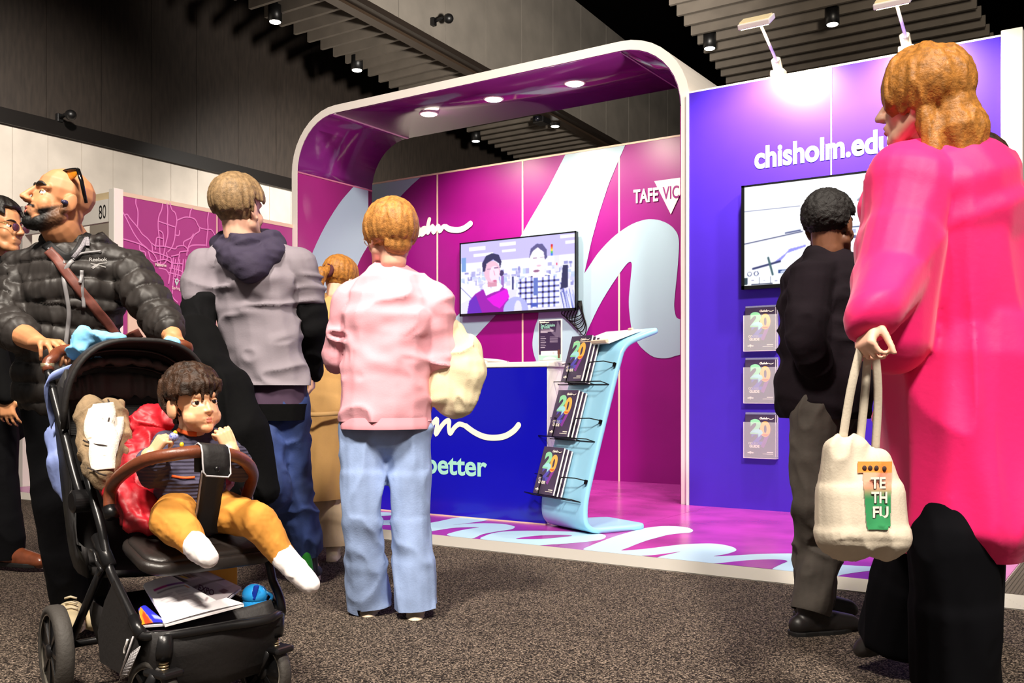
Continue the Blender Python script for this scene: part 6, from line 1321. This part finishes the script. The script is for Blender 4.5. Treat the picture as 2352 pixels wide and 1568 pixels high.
for (px, py, w_, zc, ax_) in ((372, 1530, LW + .045, .20, cax2), (628, 1470, RW - .02, .2, cax2)):
    top = SP(.035 if w_ < 0 else .02, w_, .255); t = SP(.035 if w_ < 0 else .02, w_, .165)
    MB().tube([top + ZC * .01, top - ZC * .035, top - ZC * .055], [.026, .025, .022], 14).build('caster_socket', m_frame, pr, True)
    mb = MB()
    for k in range(4): mb.rev(top - ZC * (.062 + .008 * k), -ZC, [(0, .011), (.003, .015), (.006, .011)], 12)
    mb.build('spring', m_steel, pr, True)
    bk = ax_.cross(ZC) * (1 if ax_.cross(ZC).dot(FS) < 0 else -1); c = t + bk * .042 - ZC * .07
    MB().obox(t - ZC * .0 + bk * .0, bk * .045, ax_ * .034, ZC * .010).build('fork_crown', m_frame, pr, bevel=.008)
    for s_ in (-1, 1): MB().tube([t + ax_ * s_ * .030, t * .5 + c * .5 + ax_ * s_ * .032, c + ax_ * s_ * .032], [.014, .016, .014], 10, flat=(ax_, .45)).build('fork_arm', m_frame, pr, True)
    wheel(c, ax_, .095, .040)
# canopy: rim arches swung about the side hinges
hs, _, hz = sz(Ps(168, 985, LW)); CW = .225; CR = .272
def arch_pt(phi, th, wd=CW, R=CR, sq=.72):
    c, s_ = math.cos(th), math.sin(th); x = -wd * math.copysign(abs(c) ** sq, c); h_ = R * abs(s_) ** sq
    return SP(hs + h_ * math.sin(phi), x, hz + h_ * math.cos(phi))
NT = 28; rows = []
phis = np.radians([8, 4, -2, -9, -17, -25, -34, -43, -52, -60])
for i, ph in enumerate(phis):
    rows.append([arch_pt(ph, math.pi * k / NT, CW - .004 * (i % 2), CR - (.010 if i % 2 and 2 < i < 9 else 0)) for k in range(NT + 1)])
MB().grid(rows).build('canopy', m_fab, pr, True, solid=.006)
MB().tube([arch_pt(math.radians(8), math.pi * k / NT, CW + .003, CR + .003) for k in range(NT + 1)], .0085, 8).build('canopy_rim', m_fab, pr, True)
rows = []                                                               # wide front hem band with a seam
for ph in np.radians([9, 3, -3]): rows.append([arch_pt(ph, math.pi * k / NT, CW + .006, CR + .006) for k in range(NT + 1)])
MB().grid(rows).build('canopy_hem', mat('pram_hem_black', (46, 41, 40), rough=.55), pr, True, solid=.005)
for ph in (-20, -42): MB().tube([arch_pt(math.radians(ph), math.pi * k / NT, CW - .008, CR - .010) for k in range(NT + 1)], .006, 8).build('canopy_rib', m_hub, pr, True)
rows = []                                                               # gathered lining hanging inside the canopy
for i in range(7):
    u = i / 6; row = []
    for k in range(61):
        a = math.radians(28 + 124 * k / 60); p = arch_pt(math.radians(-46), a, CW - .02, CR - .02); q = SP(sz(p)[0] + .01, sz(p)[1] * .98, hz + .085)
        row.append(p * (1 - u) + q * u + FS * (.008 * math.sin(k * 1.05 + .6 * math.sin(k * .37)) * (1 - .6 * u) + .012 * math.sin(math.pi * u)))
    rows.append(row)
MB().grid(rows).build('gathered_lining', m_pleat, pr, True, solid=.003)
MB().tube([arch_pt(math.radians(-30), math.radians(24 + 132 * k / 40), CW - .012, CR - .03) + FS * .006 * math.sin(k * 1.4) + ZC * .003 * math.sin(k * 2.2) for k in range(41)], [.013 + .004 * math.sin(k * 1.7) for k in range(41)], 8).build('canopy_ruffle', m_pleat, pr, True)
# seat shell: reclined back, side wings, seat base
sb = [(hs - .18, hz + .10), (hs - .155, hz - .02), (hs - .10, hz - .20), (hs - .04, hz - .36), (hs + .02, hz - .42), (hs + .14, hz - .43), (hs + .22, hz - .42)]
B0s = catmull([(a, 0, b) for a, b in sb], 5)
rows = [[SP(p.x + .03 * abs(x) ** 2, .19 * x, p.z + .02 * abs(x) ** 2) for x in np.linspace(-1, 1, 9)] for p in B0s]
MB().grid(rows).build('seat_liner', m_fab, pr, True, solid=.02)
im = Img(60, 24, (30, 28, 28)); im.a[::2] = (52, 49, 48)
m_mesh = mat('pram_mesh_black', (36, 34, 34), rough=.6, wave=(60, 'Z', 0, .8), bump=.1)
rows = [[SP(hs - .150 + .07 * (1 - z) - .02 * (z), .185 * x, hz - .10 + .17 * z) + FS * .02 for x in np.linspace(-1, 1, 9)] for z in np.linspace(0, 1, 5)]
MB().grid(rows).build('mesh_window', m_mesh, pr, True, solid=.004)
for sg_ in (-1, 1):
    rows = []
    for i in range(9):
        u = i / 8; p = B0s[int(4 + u * 20)]; rows.append([SP(p.x, sg_ * .195, p.z), SP(p.x + .08 * math.sin(math.pi * min(1, u * 1.1)), sg_ * .205, p.z + .09), SP(p.x + .02 + .10 * (1 - u), sg_ * .205, p.z + .13 * (1 - u) + .04)])
    MB().grid(rows).build('seat_wing', m_fab, pr, True, solid=.01)
# footrest pad, leather topped
fz = .455
fc = [Pz(x, y, fz) for x, y in ((280, 1248), (335, 1318), (525, 1302), (634, 1258), (600, 1222), (470, 1216))]
F0 = SP(-.12, .02, .452); fa, fb = WS * .20, FS * .105 - ZC * .030
def rrect(c, a, b, rc, n=5):
    la, lb = a.length, b.length; ua, ub = a / la, b / lb; out = []
    for (i, j, a0) in ((1, 1, 0), (-1, 1, 90), (-1, -1, 180), (1, -1, 270)):
        for k in range(n + 1):
            an = math.radians(a0 + 90 * k / n); out.append(c + ua * (i * (la - rc) + rc * math.cos(an)) + ub * (j * (lb - rc) + rc * math.sin(an)))
    return out
def slabp(name, c, a, b, rc, zs, m, par):
    mb = MB(); rows = [rrect(c + ZC * z, a * k, b * k, rc) for z, k in zs]; mb.grid(rows, closed=True); n_ = len(rows[0]); N_ = len(rows)
    mb.f += [tuple(range(n_))[::-1], tuple((N_ - 1) * n_ + i for i in range(n_))]; mb.mi += [0, 0]; return mb.build(name, m, par, True, bevel=.003)
TL = FS * .0
slabp('footrest', F0, fa, fb, .06, ((-.022, .90), (-.018, .97), (-.006, 1.0), (.006, 1.0), (.014, .965)), m_pad, pr)
slabp('footrest_pad', F0 + ZC * .014, fa * .93, fb * .88, .05, ((-.004, 1.0), (.004, 1.0), (.010, .96), (.012, .9)), m_pad, pr)
# bumper bar with centre wrap and crotch strap
bar = [Ps(252, 1165, LW), Ps(256, 1120, LW + .005), Pt(285, 1085, 2.62), Pt(335, 1056, 2.58), Pt(400, 1043, 2.575), Pt(470, 1036, 2.62), Pt(530, 1044, 2.68), Pt(566, 1062, 2.76), Pt(580, 1092, 2.85), Pt(566, 1140, 2.90)]
barc = catmull(bar, 6)
MB().tube(barc, .0175, 14).build('bumper_bar', m_leath, pr, True)
bd = (Pt(520, 1043, 2.67) - Pt(452, 1038, 2.61)).normalized(); bc = Pt(487, 1040, 2.635); bn = bd.cross(ZC).normalized(); bn = bn if bn.dot(O - bc) > 0 else -bn
m_trim = mat('piping_silver', (188, 184, 186), rough=.5)
rows = []
hw = .040
wrapP = [(-.022, -.055), (-.023, 0), (-.016, .018), (0, .024), (.016, .018), (.024, 0), (.026, -.03), (.026, -.058)]
MB().grid([[bc + bd * x + bn * n_ + ZC * z for x in np.linspace(-hw, hw, 5)] for n_, z in wrapP]).build('bumper_wrap', m_fab, pr, True, solid=.004)
ed = [bc + bd * -hw + bn * n_ + ZC * z for n_, z in wrapP[1:-1]] + [bc + bd * x + bn * .030 + ZC * z for x, z in ((-hw, -.052), (-hw * .8, -.062), (hw * .8, -.062), (hw, -.052))] + [bc + bd * hw + bn * n_ + ZC * z for n_, z in wrapP[1:-1]][::-1]
MB().tube(ed, .0026, 6).build('wrap_piping', m_trim, pr, True)
MB().rev(bc + bn * .03 - ZC * .042, bn, [(0, .008), (.003, .007), (.004, .003)], 14).build('snap_button', m_hub, pr, True)
strap = catmull([bc - ZC * .05 + bn * .006, Pt(484, 1120, 2.66), Pt(478, 1165, 2.69), Pt(472, 1200, 2.72), Pt(474, 1222, 2.74)], 5)
MB().grid([[p + bd * x for x in (-.034, -.012, .012, .034)] for p in strap]).build('crotch_strap', m_fab, pr, True, solid=.010)
MB().tube([p + bd * -.034 + bn * .006 for p in strap], .0026, 6).build('strap_piping', m_trim, pr, True)
MB().tube([Ps(252, 1165, LW), Ps(258, 1188, LW)], .02, 10).build('bar_socket', m_hub, pr, True); MB().tube([bar[-1], bar[-1] - ZC * .04], .02, 10).build('bar_socket', m_hub, pr, True)
# basket
bz0, bz1 = .10, .275
def bx(s, x, z): return SP(s, x, z)
rows = []
for z, k, sag in ((bz1, 1, 0), (.2, .97, .01), (.13, .9, .02), (bz0, .8, .02)):
    rows.append([bx(.05 - sag - .52 * (1 - k) * .3, -.185 * k, z), bx(.055 - sag, 0, z), bx(.05 - sag - .52 * (1 - k) * .3, .185 * k, z), bx(-.2, .19 * k, z), bx(-.42 * k, .185 * k, z + .02), bx(-.42 * k, -.185 * k, z + .02), bx(-.2, -.19 * k, z)])
mb = MB().grid(rows, closed=True); mb.f.append(tuple(21 + i for i in range(7))[::-1]); mb.mi.append(0)
mb.build('basket', m_fab, pr, True, solid=.005)
LT, RT = Ps(345, 1440, LW + .03), Ps(622, 1376, RW - .03)
MB().grid([[(LT * (.5 - x / .34) + RT * (.5 + x / .34)) * k + bx(.045 + .004 * math.sin(x * 17), x * 1.06, .235) * (1 - k) - ZC * .008 * (1 - (x / .17) ** 2) * k for x in np.linspace(-.17, .17, 13)] for k in (0, .4, .8, 1)]).build('basket_lip', m_fab, pr, True, solid=.006)
# side pocket with mesh window and white mark
pk0 = Ps(290, 1500, LW - .012)
q = [Ps(x, y, LW - .012) for x, y in ((262, 1330), (305, 1440), (322, 1490), (290, 1556), (230, 1520), (224, 1450), (240, 1380))]
flat_poly('basket_side', q, m_fab, pr, -WS)
MB().tube([Ps(306, 1462, LW - .016), Ps(276, 1550, LW - .016)], .0025, 6).build('pocket_piping', m_trim, pr, True)
MB().tube(catmull([Ps(293, 1468, LW - .016), Ps(290, 1480, LW - .017), Ps(287, 1488, LW - .016), Ps(285, 1500, LW - .016)], 4), .003, 6).build('pocket_mark', m_page, pr, True)
mb = MB()
for k in range(9): a, b = Ps(322 - 3.6 * k, 1484 + 8 * k, LW - .014), Ps(300 - 2.4 * k, 1500 + 6 * k, LW - .014); mb.tube([a, b], .0012, 4)
for k in range(6): mb.tube([Ps(322 - 4 * k, 1484 + 3 * k, LW - .014), Ps(294 - 4 * k, 1552 + 2 * k, LW - .014)], .0012, 4)
tag(mb.build('pocket_mesh', m_trim, pr, True), kind='stuff')

# ---- things in and on the pushchair
m_paper = mat('paper_white_soft', (246, 242, 244), rough=.6)
def sheet(name, lab, cat, quad, draw, nx=64, ny=48, arch=.006):
    P = [Pt(*a) for a in quad]; c = sum(P, V((0, 0, 0))) / 4; t = thing(name, lab, cat, c, 'papers in the pushchair basket')
    im = Img(nx, ny, (246, 243, 246)); draw(im)
    up = np.array(ZC)
    im.mesh('printed_face', *P, vcmat('printed_paper'), t, bend=lambda co, fx, fy: co + up * arch * np.sin(math.pi * fx) * np.sin(math.pi * (.2 + .6 * fy)))
    nrm = (P[1] - P[0]).cross(P[3] - P[0]).normalized(); nrm = nrm if nrm.z > 0 else -nrm
    MB().prism([p - nrm * .003 for p in P], -nrm * .006).build('pages', m_paper, t)
def d_expo(im):
    im.rect(0, 0, 1, 1, (170, 160, 164)); im.rect(0, 0, .38, .30, (40, 34, 40)); im.rect(.70, .05, 1, .8, (196, 190, 194)); im.rect(.36, 0, .66, .30, (206, 196, 196)); im.rect(0, .46, 1, .52, (86, 60, 70)); im.rect(.0, .28, .25, .44, (60, 40, 54))
    for k, c in enumerate(((226, 190, 40), (70, 40, 36), (110, 60, 50), (60, 36, 40))): im.ell(.43 + .065 * k, .14, .032, .08, c); im.ell(.43 + .065 * k, .04, .018, .05, (70, 46, 36))
    im.rect(.46, .80, .62, .9, (84, 30, 56))
sheet('brochure', 'grey printed brochure lettered EXPO lying at the back of the pushchair basket', 'brochure', ((352, 1330, 2.80), (478, 1312, 2.92), (555, 1348, 2.88), (500, 1392, 2.70)), d_expo)
lettering('print_lettering', 'EXPO', Pt(452, 1362, 2.765), Pt(488, 1376, 2.765), Pt(455, 1349, 2.79) - Pt(452, 1362, 2.765), mat('ink_plum', (66, 28, 50), rough=.6), bpy.data.objects['brochure'], bold=.03, lift=.012)
def d_news(im):
    im.rect(.14, .22, .52, .262, (196, 40, 140)); im.rect(.5, .22, 1, .262, (126, 30, 150)); im.rect(.16, .31, .9, .345, (120, 112, 124), .75)
    for k in range(13): im.rect(.12, .42 + .04 * k, .46 - .03 * (k % 2), .434 + .04 * k, (186, 180, 190), .8); im.rect(.52, .42 + .04 * k, .84 - .02 * (k % 3), .434 + .04 * k, (186, 180, 190), .8)
    im.rect(.78, .62, .82, .78, (180, 180, 184)); im.ell(.90, .36, .03, .05, (246, 150, 96)); im.line(.83, .80, .93, .74, .012, (90, 50, 56))
sheet('newsletter', 'white newsletter with a magenta stripe lying over the other papers in the basket', 'newsletter', ((330, 1340, 2.71), (395, 1322, 2.80), (515, 1388, 2.68), (385, 1432, 2.55)), d_news, 80, 64)
def d_plain(im): im.rect(0, .0, 1, .06, (226, 220, 226))
sheet('paper_sheet', 'blank white paper along the front lip of the pushchair basket', 'paper', ((370, 1420, 2.58), (520, 1372, 2.72), (560, 1385, 2.66), (378, 1432, 2.535)), d_plain, 20, 12)
def d_mag(im): im.rect(0, 0, 1, 1, (40, 44, 190)); im.poly([(0, .2), (.3, 0), (.45, 1), (0, 1)], (240, 140, 30)); im.poly([(.12, .5), (.3, .3), (.4, 1), (.15, 1)], (214, 60, 30)); im.rect(.6, .6, .95, .8, (150, 160, 240))
sheet('magazine', 'blue and orange magazine sticking out below the newsletter in the basket', 'magazine', ((318, 1398, 2.64), (335, 1390, 2.66), (384, 1430, 2.56), (326, 1434, 2.55)), d_mag, 30, 20)
cup = thing('sippy_cup', 'round translucent blue toddler cup in the basket beside the papers', 'cup', Pt(585, 1392, 2.80))
m_cup = mat('cup_blue', (40, 150, 222), rough=.12, coat=.6); c = Pt(585, 1366, 2.80)
MB().ell(c, (.037, .037, .033)).build('lid', m_cup, cup, True)
MB().rev(c - ZC * .07, ZC, [(0, .028), (.01, .032), (.055, .034), (.062, .030)], 24).build('cup_body', m_cup, cup, True)
MB().obox(c + (O - c).normalized() * .034 + ZC * .006, XC * .008, (O - c).normalized() * .004, (ZC * .022 + XC * .006)).build('spout', mat('cup_navy', (14, 50, 160), rough=.2), cup, bevel=.004)
MB().tube(catmull([c + XC * .03 + ZC * .01, c + XC * .05 - ZC * .005, c + XC * .034 - ZC * .03], 6), .005, 8).build('handle', m_cup, cup, True)
yb = thing('yellow_box', 'yellow cardboard box at the back of the pushchair basket under the footrest', 'box', Pt(500, 1330, 2.98))
MB().obox(Pt(497, 1330, 2.98), WS * .055, FS * .03, ZC * .05).build('carton', mat('carton_yellow', (236, 172, 48), rough=.5), yb, bevel=.003)
MB().obox(Pt(497, 1330, 2.98) + ZC * .05, WS * .056, FS * .031, ZC * .002).build('flap', MATS['carton_yellow'], yb)
MB().tube(catmull([Ps(209, 1262, LW - .02), Ps(216, 1268, LW - .03), Ps(222, 1290, LW - .03), Ps(232, 1308, LW - .03), Ps(226, 1320, LW - .03)], 5), .005, 8).build('cup_hook', m_frame, pr, True)
# red coat spread over the seat, patterned cushion, light blue bag and cloth
rc = thing('red_coat', 'shiny red padded coat spread over the pushchair seat behind the toddler', 'coat', Pt(300, 1120, 2.85))
m_red = mat('coat_red', (178, 20, 36), rough=.5, var=.06, vscale=8, bump=.25, bscale=22, dist=.008)
B = Blob()
B.chain([Pt(300, 985, 3.0), Pt(350, 968, 3.02), Pt(400, 962, 3.02), Pt(455, 985, 3.04)], [.042, .05, .045, .04]); B.chain([Pt(285, 1035, 2.90), Pt(340, 1030, 2.95), Pt(400, 1060, 2.98)], [.055, .065, .07]); B.chain([Pt(275, 1080, 2.84), Pt(265, 1130, 2.76), Pt(310, 1185, 2.76), Pt(375, 1205, 2.77)], [.045, .040, .035, .024])
B.chain([Pt(320, 1090, 2.88), Pt(330, 1150, 2.85), Pt(380, 1180, 2.86)], [.07, .065, .05]); B.chain([Pt(300, 1150, 2.78), Pt(350, 1170, 2.80)], [.04, .045]); B.chain([Pt(270, 1135, 2.74), Pt(300, 1200, 2.72), Pt(370, 1215, 2.74)], [.022, .02, .014])
B.chain([Pt(440, 1040, 2.97), Pt(480, 1100, 2.95)], [.07, .07])
B.build('coat_body', m_red, rc, .006, 3, [folds(.020, 12, (1, 1, 1), 41, .25), folds(.005, 40, seed=6)])
fl_ = thing('white_flyer', 'corner of a white flyer sticking up behind the red coat', 'paper', Pt(335, 962, 3.08))
MB().obox(Pt(345, 962, 3.08), WS * .07 + ZC * .012, FS * .002, ZC * .02).build('sheet', m_paper, fl_)
cu = thing('cushion', 'soft brown and cream patterned cushion at the side of the pushchair seat', 'cushion', Pt(225, 1020, 2.82))
m_cush = mat('plush_brown', (138, 116, 88), rough=.9, var=.18, vscale=10, bump=.4, bscale=160, dist=.004); m_cream2 = mat('plush_cream', (214, 204, 192), rough=.9, var=.06, vscale=30, bump=.4, bscale=160, dist=.004)
B = Blob(); B.chain([Pt(212, 945, 2.90), Pt(222, 1010, 2.84), Pt(232, 1070, 2.78), Pt(236, 1098, 2.75)], [.05, .058, .05, .030]); B.chain([Pt(255, 940, 2.95), Pt(260, 1010, 2.89), Pt(245, 1070, 2.80)], [.042, .05, .042]); B.chain([Pt(275, 925, 2.98), Pt(270, 945, 2.97)], [.016, .03])
B.build('cushion_body', m_cush, cu, .005, 3, folds(.014, 18, seed=3)); bcu = B.bvh()
surf_strip('cream_patch', [(232, 926), (234, 950), (226, 985), (240, 1010), (234, 1045), (238, 1080)], .074, m_cream2, cu, bcu, .002, wfn=lambda u: .75 + .35 * math.sin(2.6 * u + .4), thick=.002)
surf_strip('cream_patch', [(262, 960), (262, 990), (252, 1020), (248, 1050)], .052, m_cream2, cu, bcu, .003, wfn=lambda u: 1 - .3 * u, thick=.002)
m_line = mat('plush_line', (46, 36, 32), rough=.9)
for pts in ([(249, 922), (251, 945), (246, 970), (240, 985)], [(195, 1012), (215, 1022), (240, 1026), (262, 1036)], [(205, 1075), (225, 1085), (242, 1090)]): surf_strip('stitched_line', pts, .004, m_line, cu, bcu, .008, thick=.001)
m_pbag = mat('nylon_periwinkle', (146, 164, 226), rough=.5, var=.06, vscale=10, bump=.3, bscale=30, dist=.006)
bg = thing('hanging_bag', 'periwinkle blue nylon bag hanging from the pushchair handle', 'bag', Pt(150, 1060, 3.1))
strapL = catmull([Pt(190, 838, 3.10), Pt(150, 852, 3.0), Pt(116, 866, 2.965), Pt(107, 885, 2.97), Pt(112, 925, 3.0), Pt(122, 975, 3.02)], 6)
MB().grid([[p + d * w2 for d, w2 in ((ZC * .7 + XC * .3, -.022), (ZC, 0), (ZC * .7 + XC * .3, .022))] for p in strapL]).build('strap', m_pbag, bg, True, solid=.004)
B = Blob(); B.chain([Pt(130, 1000, 3.06), Pt(142, 1060, 3.04), Pt(155, 1110, 3.04), Pt(166, 1150, 3.02)], [.028, .045, .042, .018], (FC, .8)); B.chain([Pt(150, 905, 3.16), Pt(136, 985, 3.12), Pt(142, 1050, 3.1)], [.02, .025, .04])
B.build('bag_body', m_pbag, bg, .006, 3, folds(.016, 22, (1, 1, .4), 4)); MB().tube([Pt(160, 1150, 3.0), Pt(164, 1180, 2.99)], .004, 6).build('drawstring', m_pbag, bg, True); MB().tube([Pt(152, 1145, 3.0), Pt(150, 1166, 2.99)], .004, 6).build('drawstring', m_pbag, bg, True)
clo = thing('blue_cloth', 'light blue cloth bundled behind the canopy rim under the man\'s hands', 'cloth', Pt(205, 785, 3.06))
m_clo = mat('cloth_sky', (132, 204, 250), rough=.7, bump=.3, bscale=20, dist=.01)
B = Blob(); B.chain([Pt(180, 800, 3.05), Pt(200, 778, 3.04), Pt(240, 774, 3.06), Pt(285, 778, 3.10)], [.03, .034, .026, .014]); B.chain([Pt(195, 810, 3.08), Pt(215, 800, 3.1)], [.03, .03]); B.build('cloth_body', m_clo, clo, .005, 3, folds(.022, 24, seed=12))
cl2 = thing('blue_cloth', 'small light blue cloth corner beside the man\'s far hand on the handle', 'cloth', Pt(400, 785, 3.12))
B = Blob(); B.chain([Pt(386, 782, 3.12), Pt(405, 788, 3.12)], [.016, .014]); B.build('cloth_body', m_clo, cl2, .004, 3, folds(.008, 30, seed=2))

# ---------------------------------------------------------------- toddler
kid = thing('person', 'toddler in a navy ribbed jumper and mustard trousers sitting in the pushchair', 'person', Pt(440, 1190, 2.84))
hk = Head(Pt(447, 928, 2.80), cs(.74, -.66, .02), cs(-.10, 0, 1), .82, True); hk.lid = m_skinK
tfk = cs(.55, -.83, .1)
j = joints(neck=Pt(444, 992, 2.84), chest=Pt(440, 1050, 2.84), belly=Pt(436, 1110, 2.83), pelvis=Pt(438, 1165, 2.84), shR=Pt(385, 1022, 2.82), elR=Pt(352, 1082, 2.74), wrR=Pt(345, 1048, 2.65), shL=Pt(498, 1022, 2.89), elL=Pt(548, 1070, 2.84), wrL=Pt(530, 1036, 2.76),
           hpR=Pt(415, 1178, 2.82), knR=Pt(396, 1192, 2.67), anR=Pt(436, 1240, 2.60), toR=Pt(474, 1278, 2.54), hpL=Pt(486, 1172, 2.88), knL=Pt(592, 1196, 2.76), anL=Pt(645, 1272, 2.76), toL=Pt(708, 1338, 2.70))
B = Blob(); B.chain([j.pelvis, j.belly, j.chest, j.neck - ZC * .02], [.085, .085, .085, .05], (tfk, .8))
for s_ in 'RL':
    sh, el, wr = getattr(j, 'sh' + s_), getattr(j, 'el' + s_), getattr(j, 'wr' + s_); B.chain([sh, el, wr], [.032, .030, .026])
    hp, kn, an, to = [getattr(j, a + s_) for a in ('hp', 'kn', 'an', 'to')]; B.chain([hp, kn, an, to], [.052, .044, .030, .024])
hand(B, j.wrR, cs(.35, .10, .85) * .4 + cs(.62, .1, .75) * .6, cs(.5, .6, -.3), 1, .66, (52, 72, 50), .25, (.75, .5, .5), 1.04)
hand(B, j.wrL, cs(-.35, -.1, .9), cs(-.6, .6, -.2), -1, .66, (56, 76, 52), .25, (.7, .5, .5), 1.04)
hk.skull(B, j.neck, .050); B.build('body', m_skinK, kid, .0025, 4)
hk.eyes(kid, (20, 13, 11), ex=.033, ey=.0625, ez=.006, r=.0150, look=(.10, .10)); hk.lips(kid, mat('lips_toddler', (222, 128, 110), rough=.4), .021, .086, -.053); hk.brows(kid, mat('brow_soft', (110, 74, 52), rough=.8), .0024, .033, .0765)
B = Blob(); hk.hair(B, lambda a: (1.02 + .12 * math.sin(5 * a)) if abs(a) < .75 else (1.42 if abs(a) < 1.35 else (1.58 if abs(a) < 1.9 else 2.25)), 420, .016, (.013, .0055), .16, seed=21, steps=8)
hk.e(B, (0, -.03, .030), (.082, .090, .084)); hk.k(B, (0, -.095, -.05), (-.02, -.088, -.105), .03, .014)
for i, x in enumerate((-.066, -.052, -.040, -.024, -.008, .010, .028, .046, .060)):
    yb = .070 - .9 * x * x * 8; ln = (.030, .050, .022, .046, .030, .052, .024, .040, .026)[i]
    B.chain([hk.p(x * .8, yb - .02, .095), hk.p(x, yb + .012, .070), hk.p(x + .010, yb + .018, .070 - ln)], [.014, .012, .003])
B.build('hair', m_hairbr, kid, .0032, 1, folds(.007, 70, (1, 1, .35), 3))
m_knit = mat('jumper_navy_rib', (66, 62, 84), rough=.9, wave=(30, 'Z', .6, .45), bump=.2, bscale=200, dist=.002, var=.06)
B = Blob(); B.chain([j.pelvis + ZC * .005, j.belly, j.chest, j.chest * .45 + j.neck * .55], [.098, .100, .098, .070], (tfk, .85)); B.chain([j.shR, j.chest * .3 + j.neck * .7, j.shL], [.042, .05, .042])
for s_ in 'RL':
    sh, el, wr = getattr(j, 'sh' + s_), getattr(j, 'el' + s_), getattr(j, 'wr' + s_); B.chain([sh, el, el * .35 + wr * .65], [.046, .046, .038])
B.build('jumper', m_knit, kid, .0045, 3, folds(.010, 22, seed=14)); bk_ = B.bvh()
surf_strip('collar_orange', [(412, 986), (424, 994), (440, 999), (449, 1000)], .014, mat('collar_orange', (232, 96, 30), rough=.7), kid, bk_, .006)
surf_strip('chest_stripe', [(395, 1094), (420, 1098), (447, 1096)], .006, MATS['collar_orange'], kid, bk_, .003)
B = Blob(); B.chain([j.pelvis + ZC * .02, j.pelvis - ZC * .01], [.101, .100], (tfk, .87)); B.build('shirt_hem', mat('hem_slate', (92, 90, 102), rough=.9), kid, .005, 3, folds(.006, 30, seed=2))
m_must = mat('trousers_mustard', (204, 138, 52), rough=.85, var=.05, vscale=10, bump=.12, bscale=120, dist=.002)
B = Blob(); B.chain([j.hpR, j.pelvis - ZC * .02, j.hpL], [.075, .085, .075]); B.chain([j.hpR, j.knR, j.anR], [.070, .062, .042]); B.chain([j.hpL, j.hpL * .4 + j.knL * .6, j.knL, j.anL + (j.knL - j.anL) * .05], [.066, .060, .052, .038]); B.build('trousers', m_must, kid, .0045, 3, [folds(.008, 14, seed=33), folds(.0015, 60, seed=3)])
MB().tube([Pt(505, 1188, 2.80), Pt(506, 1200, 2.79), Pt(503, 1210, 2.79)], .003, 6).build('drawcord', m_must, kid, True)
m_sock = mat('sock_white', (244, 236, 234), rough=.9, bump=.15, bscale=160, dist=.002)
for (kn, an, to) in ((j.knR, j.anR, j.toR), (j.knL, j.anL, j.toL)):
    B = Blob(); d = (to - an).normalized(); B.chain([an + (kn - an).normalized() * .02, an + d * .01], [.034, .037]); B.chain([an + d * .0, an * .45 + to * .55, to - d * .018], [.037, .036, .032]); B.chain([to - d * .018, to + d * .006], [.032, .029]); B.build('sock', m_sock, kid, .0042, 3, folds(.002, 40, seed=4))
lo = thing('lollipop', 'small lollipop in a blue and yellow wrapper held in the toddler\'s fist', 'sweet', Pt(398, 1003, 2.68))
q = Pt(399, 1003, 2.66); MB().ell(q, (.013, .013, .013)).build('wrapper', mat('wrapper_blue', (40, 56, 176), rough=.3, col2=(200, 204, 232), vscale=220), lo, True); MB().ell(q + ZC * .010 + XC * .004, (.006, .006, .008)).build('wrapper_tip', mat('wrapper_yellow', (236, 186, 40), rough=.3), lo, True)
MB().tube([q, Pt(376, 1025, 2.66)], .0022, 6).build('stick', m_page, lo, True); MB().ell(q + XC * .022 - ZC * .022, (.006, .006, .008)).build('wrapper_tip', MATS['wrapper_yellow'], lo, True)
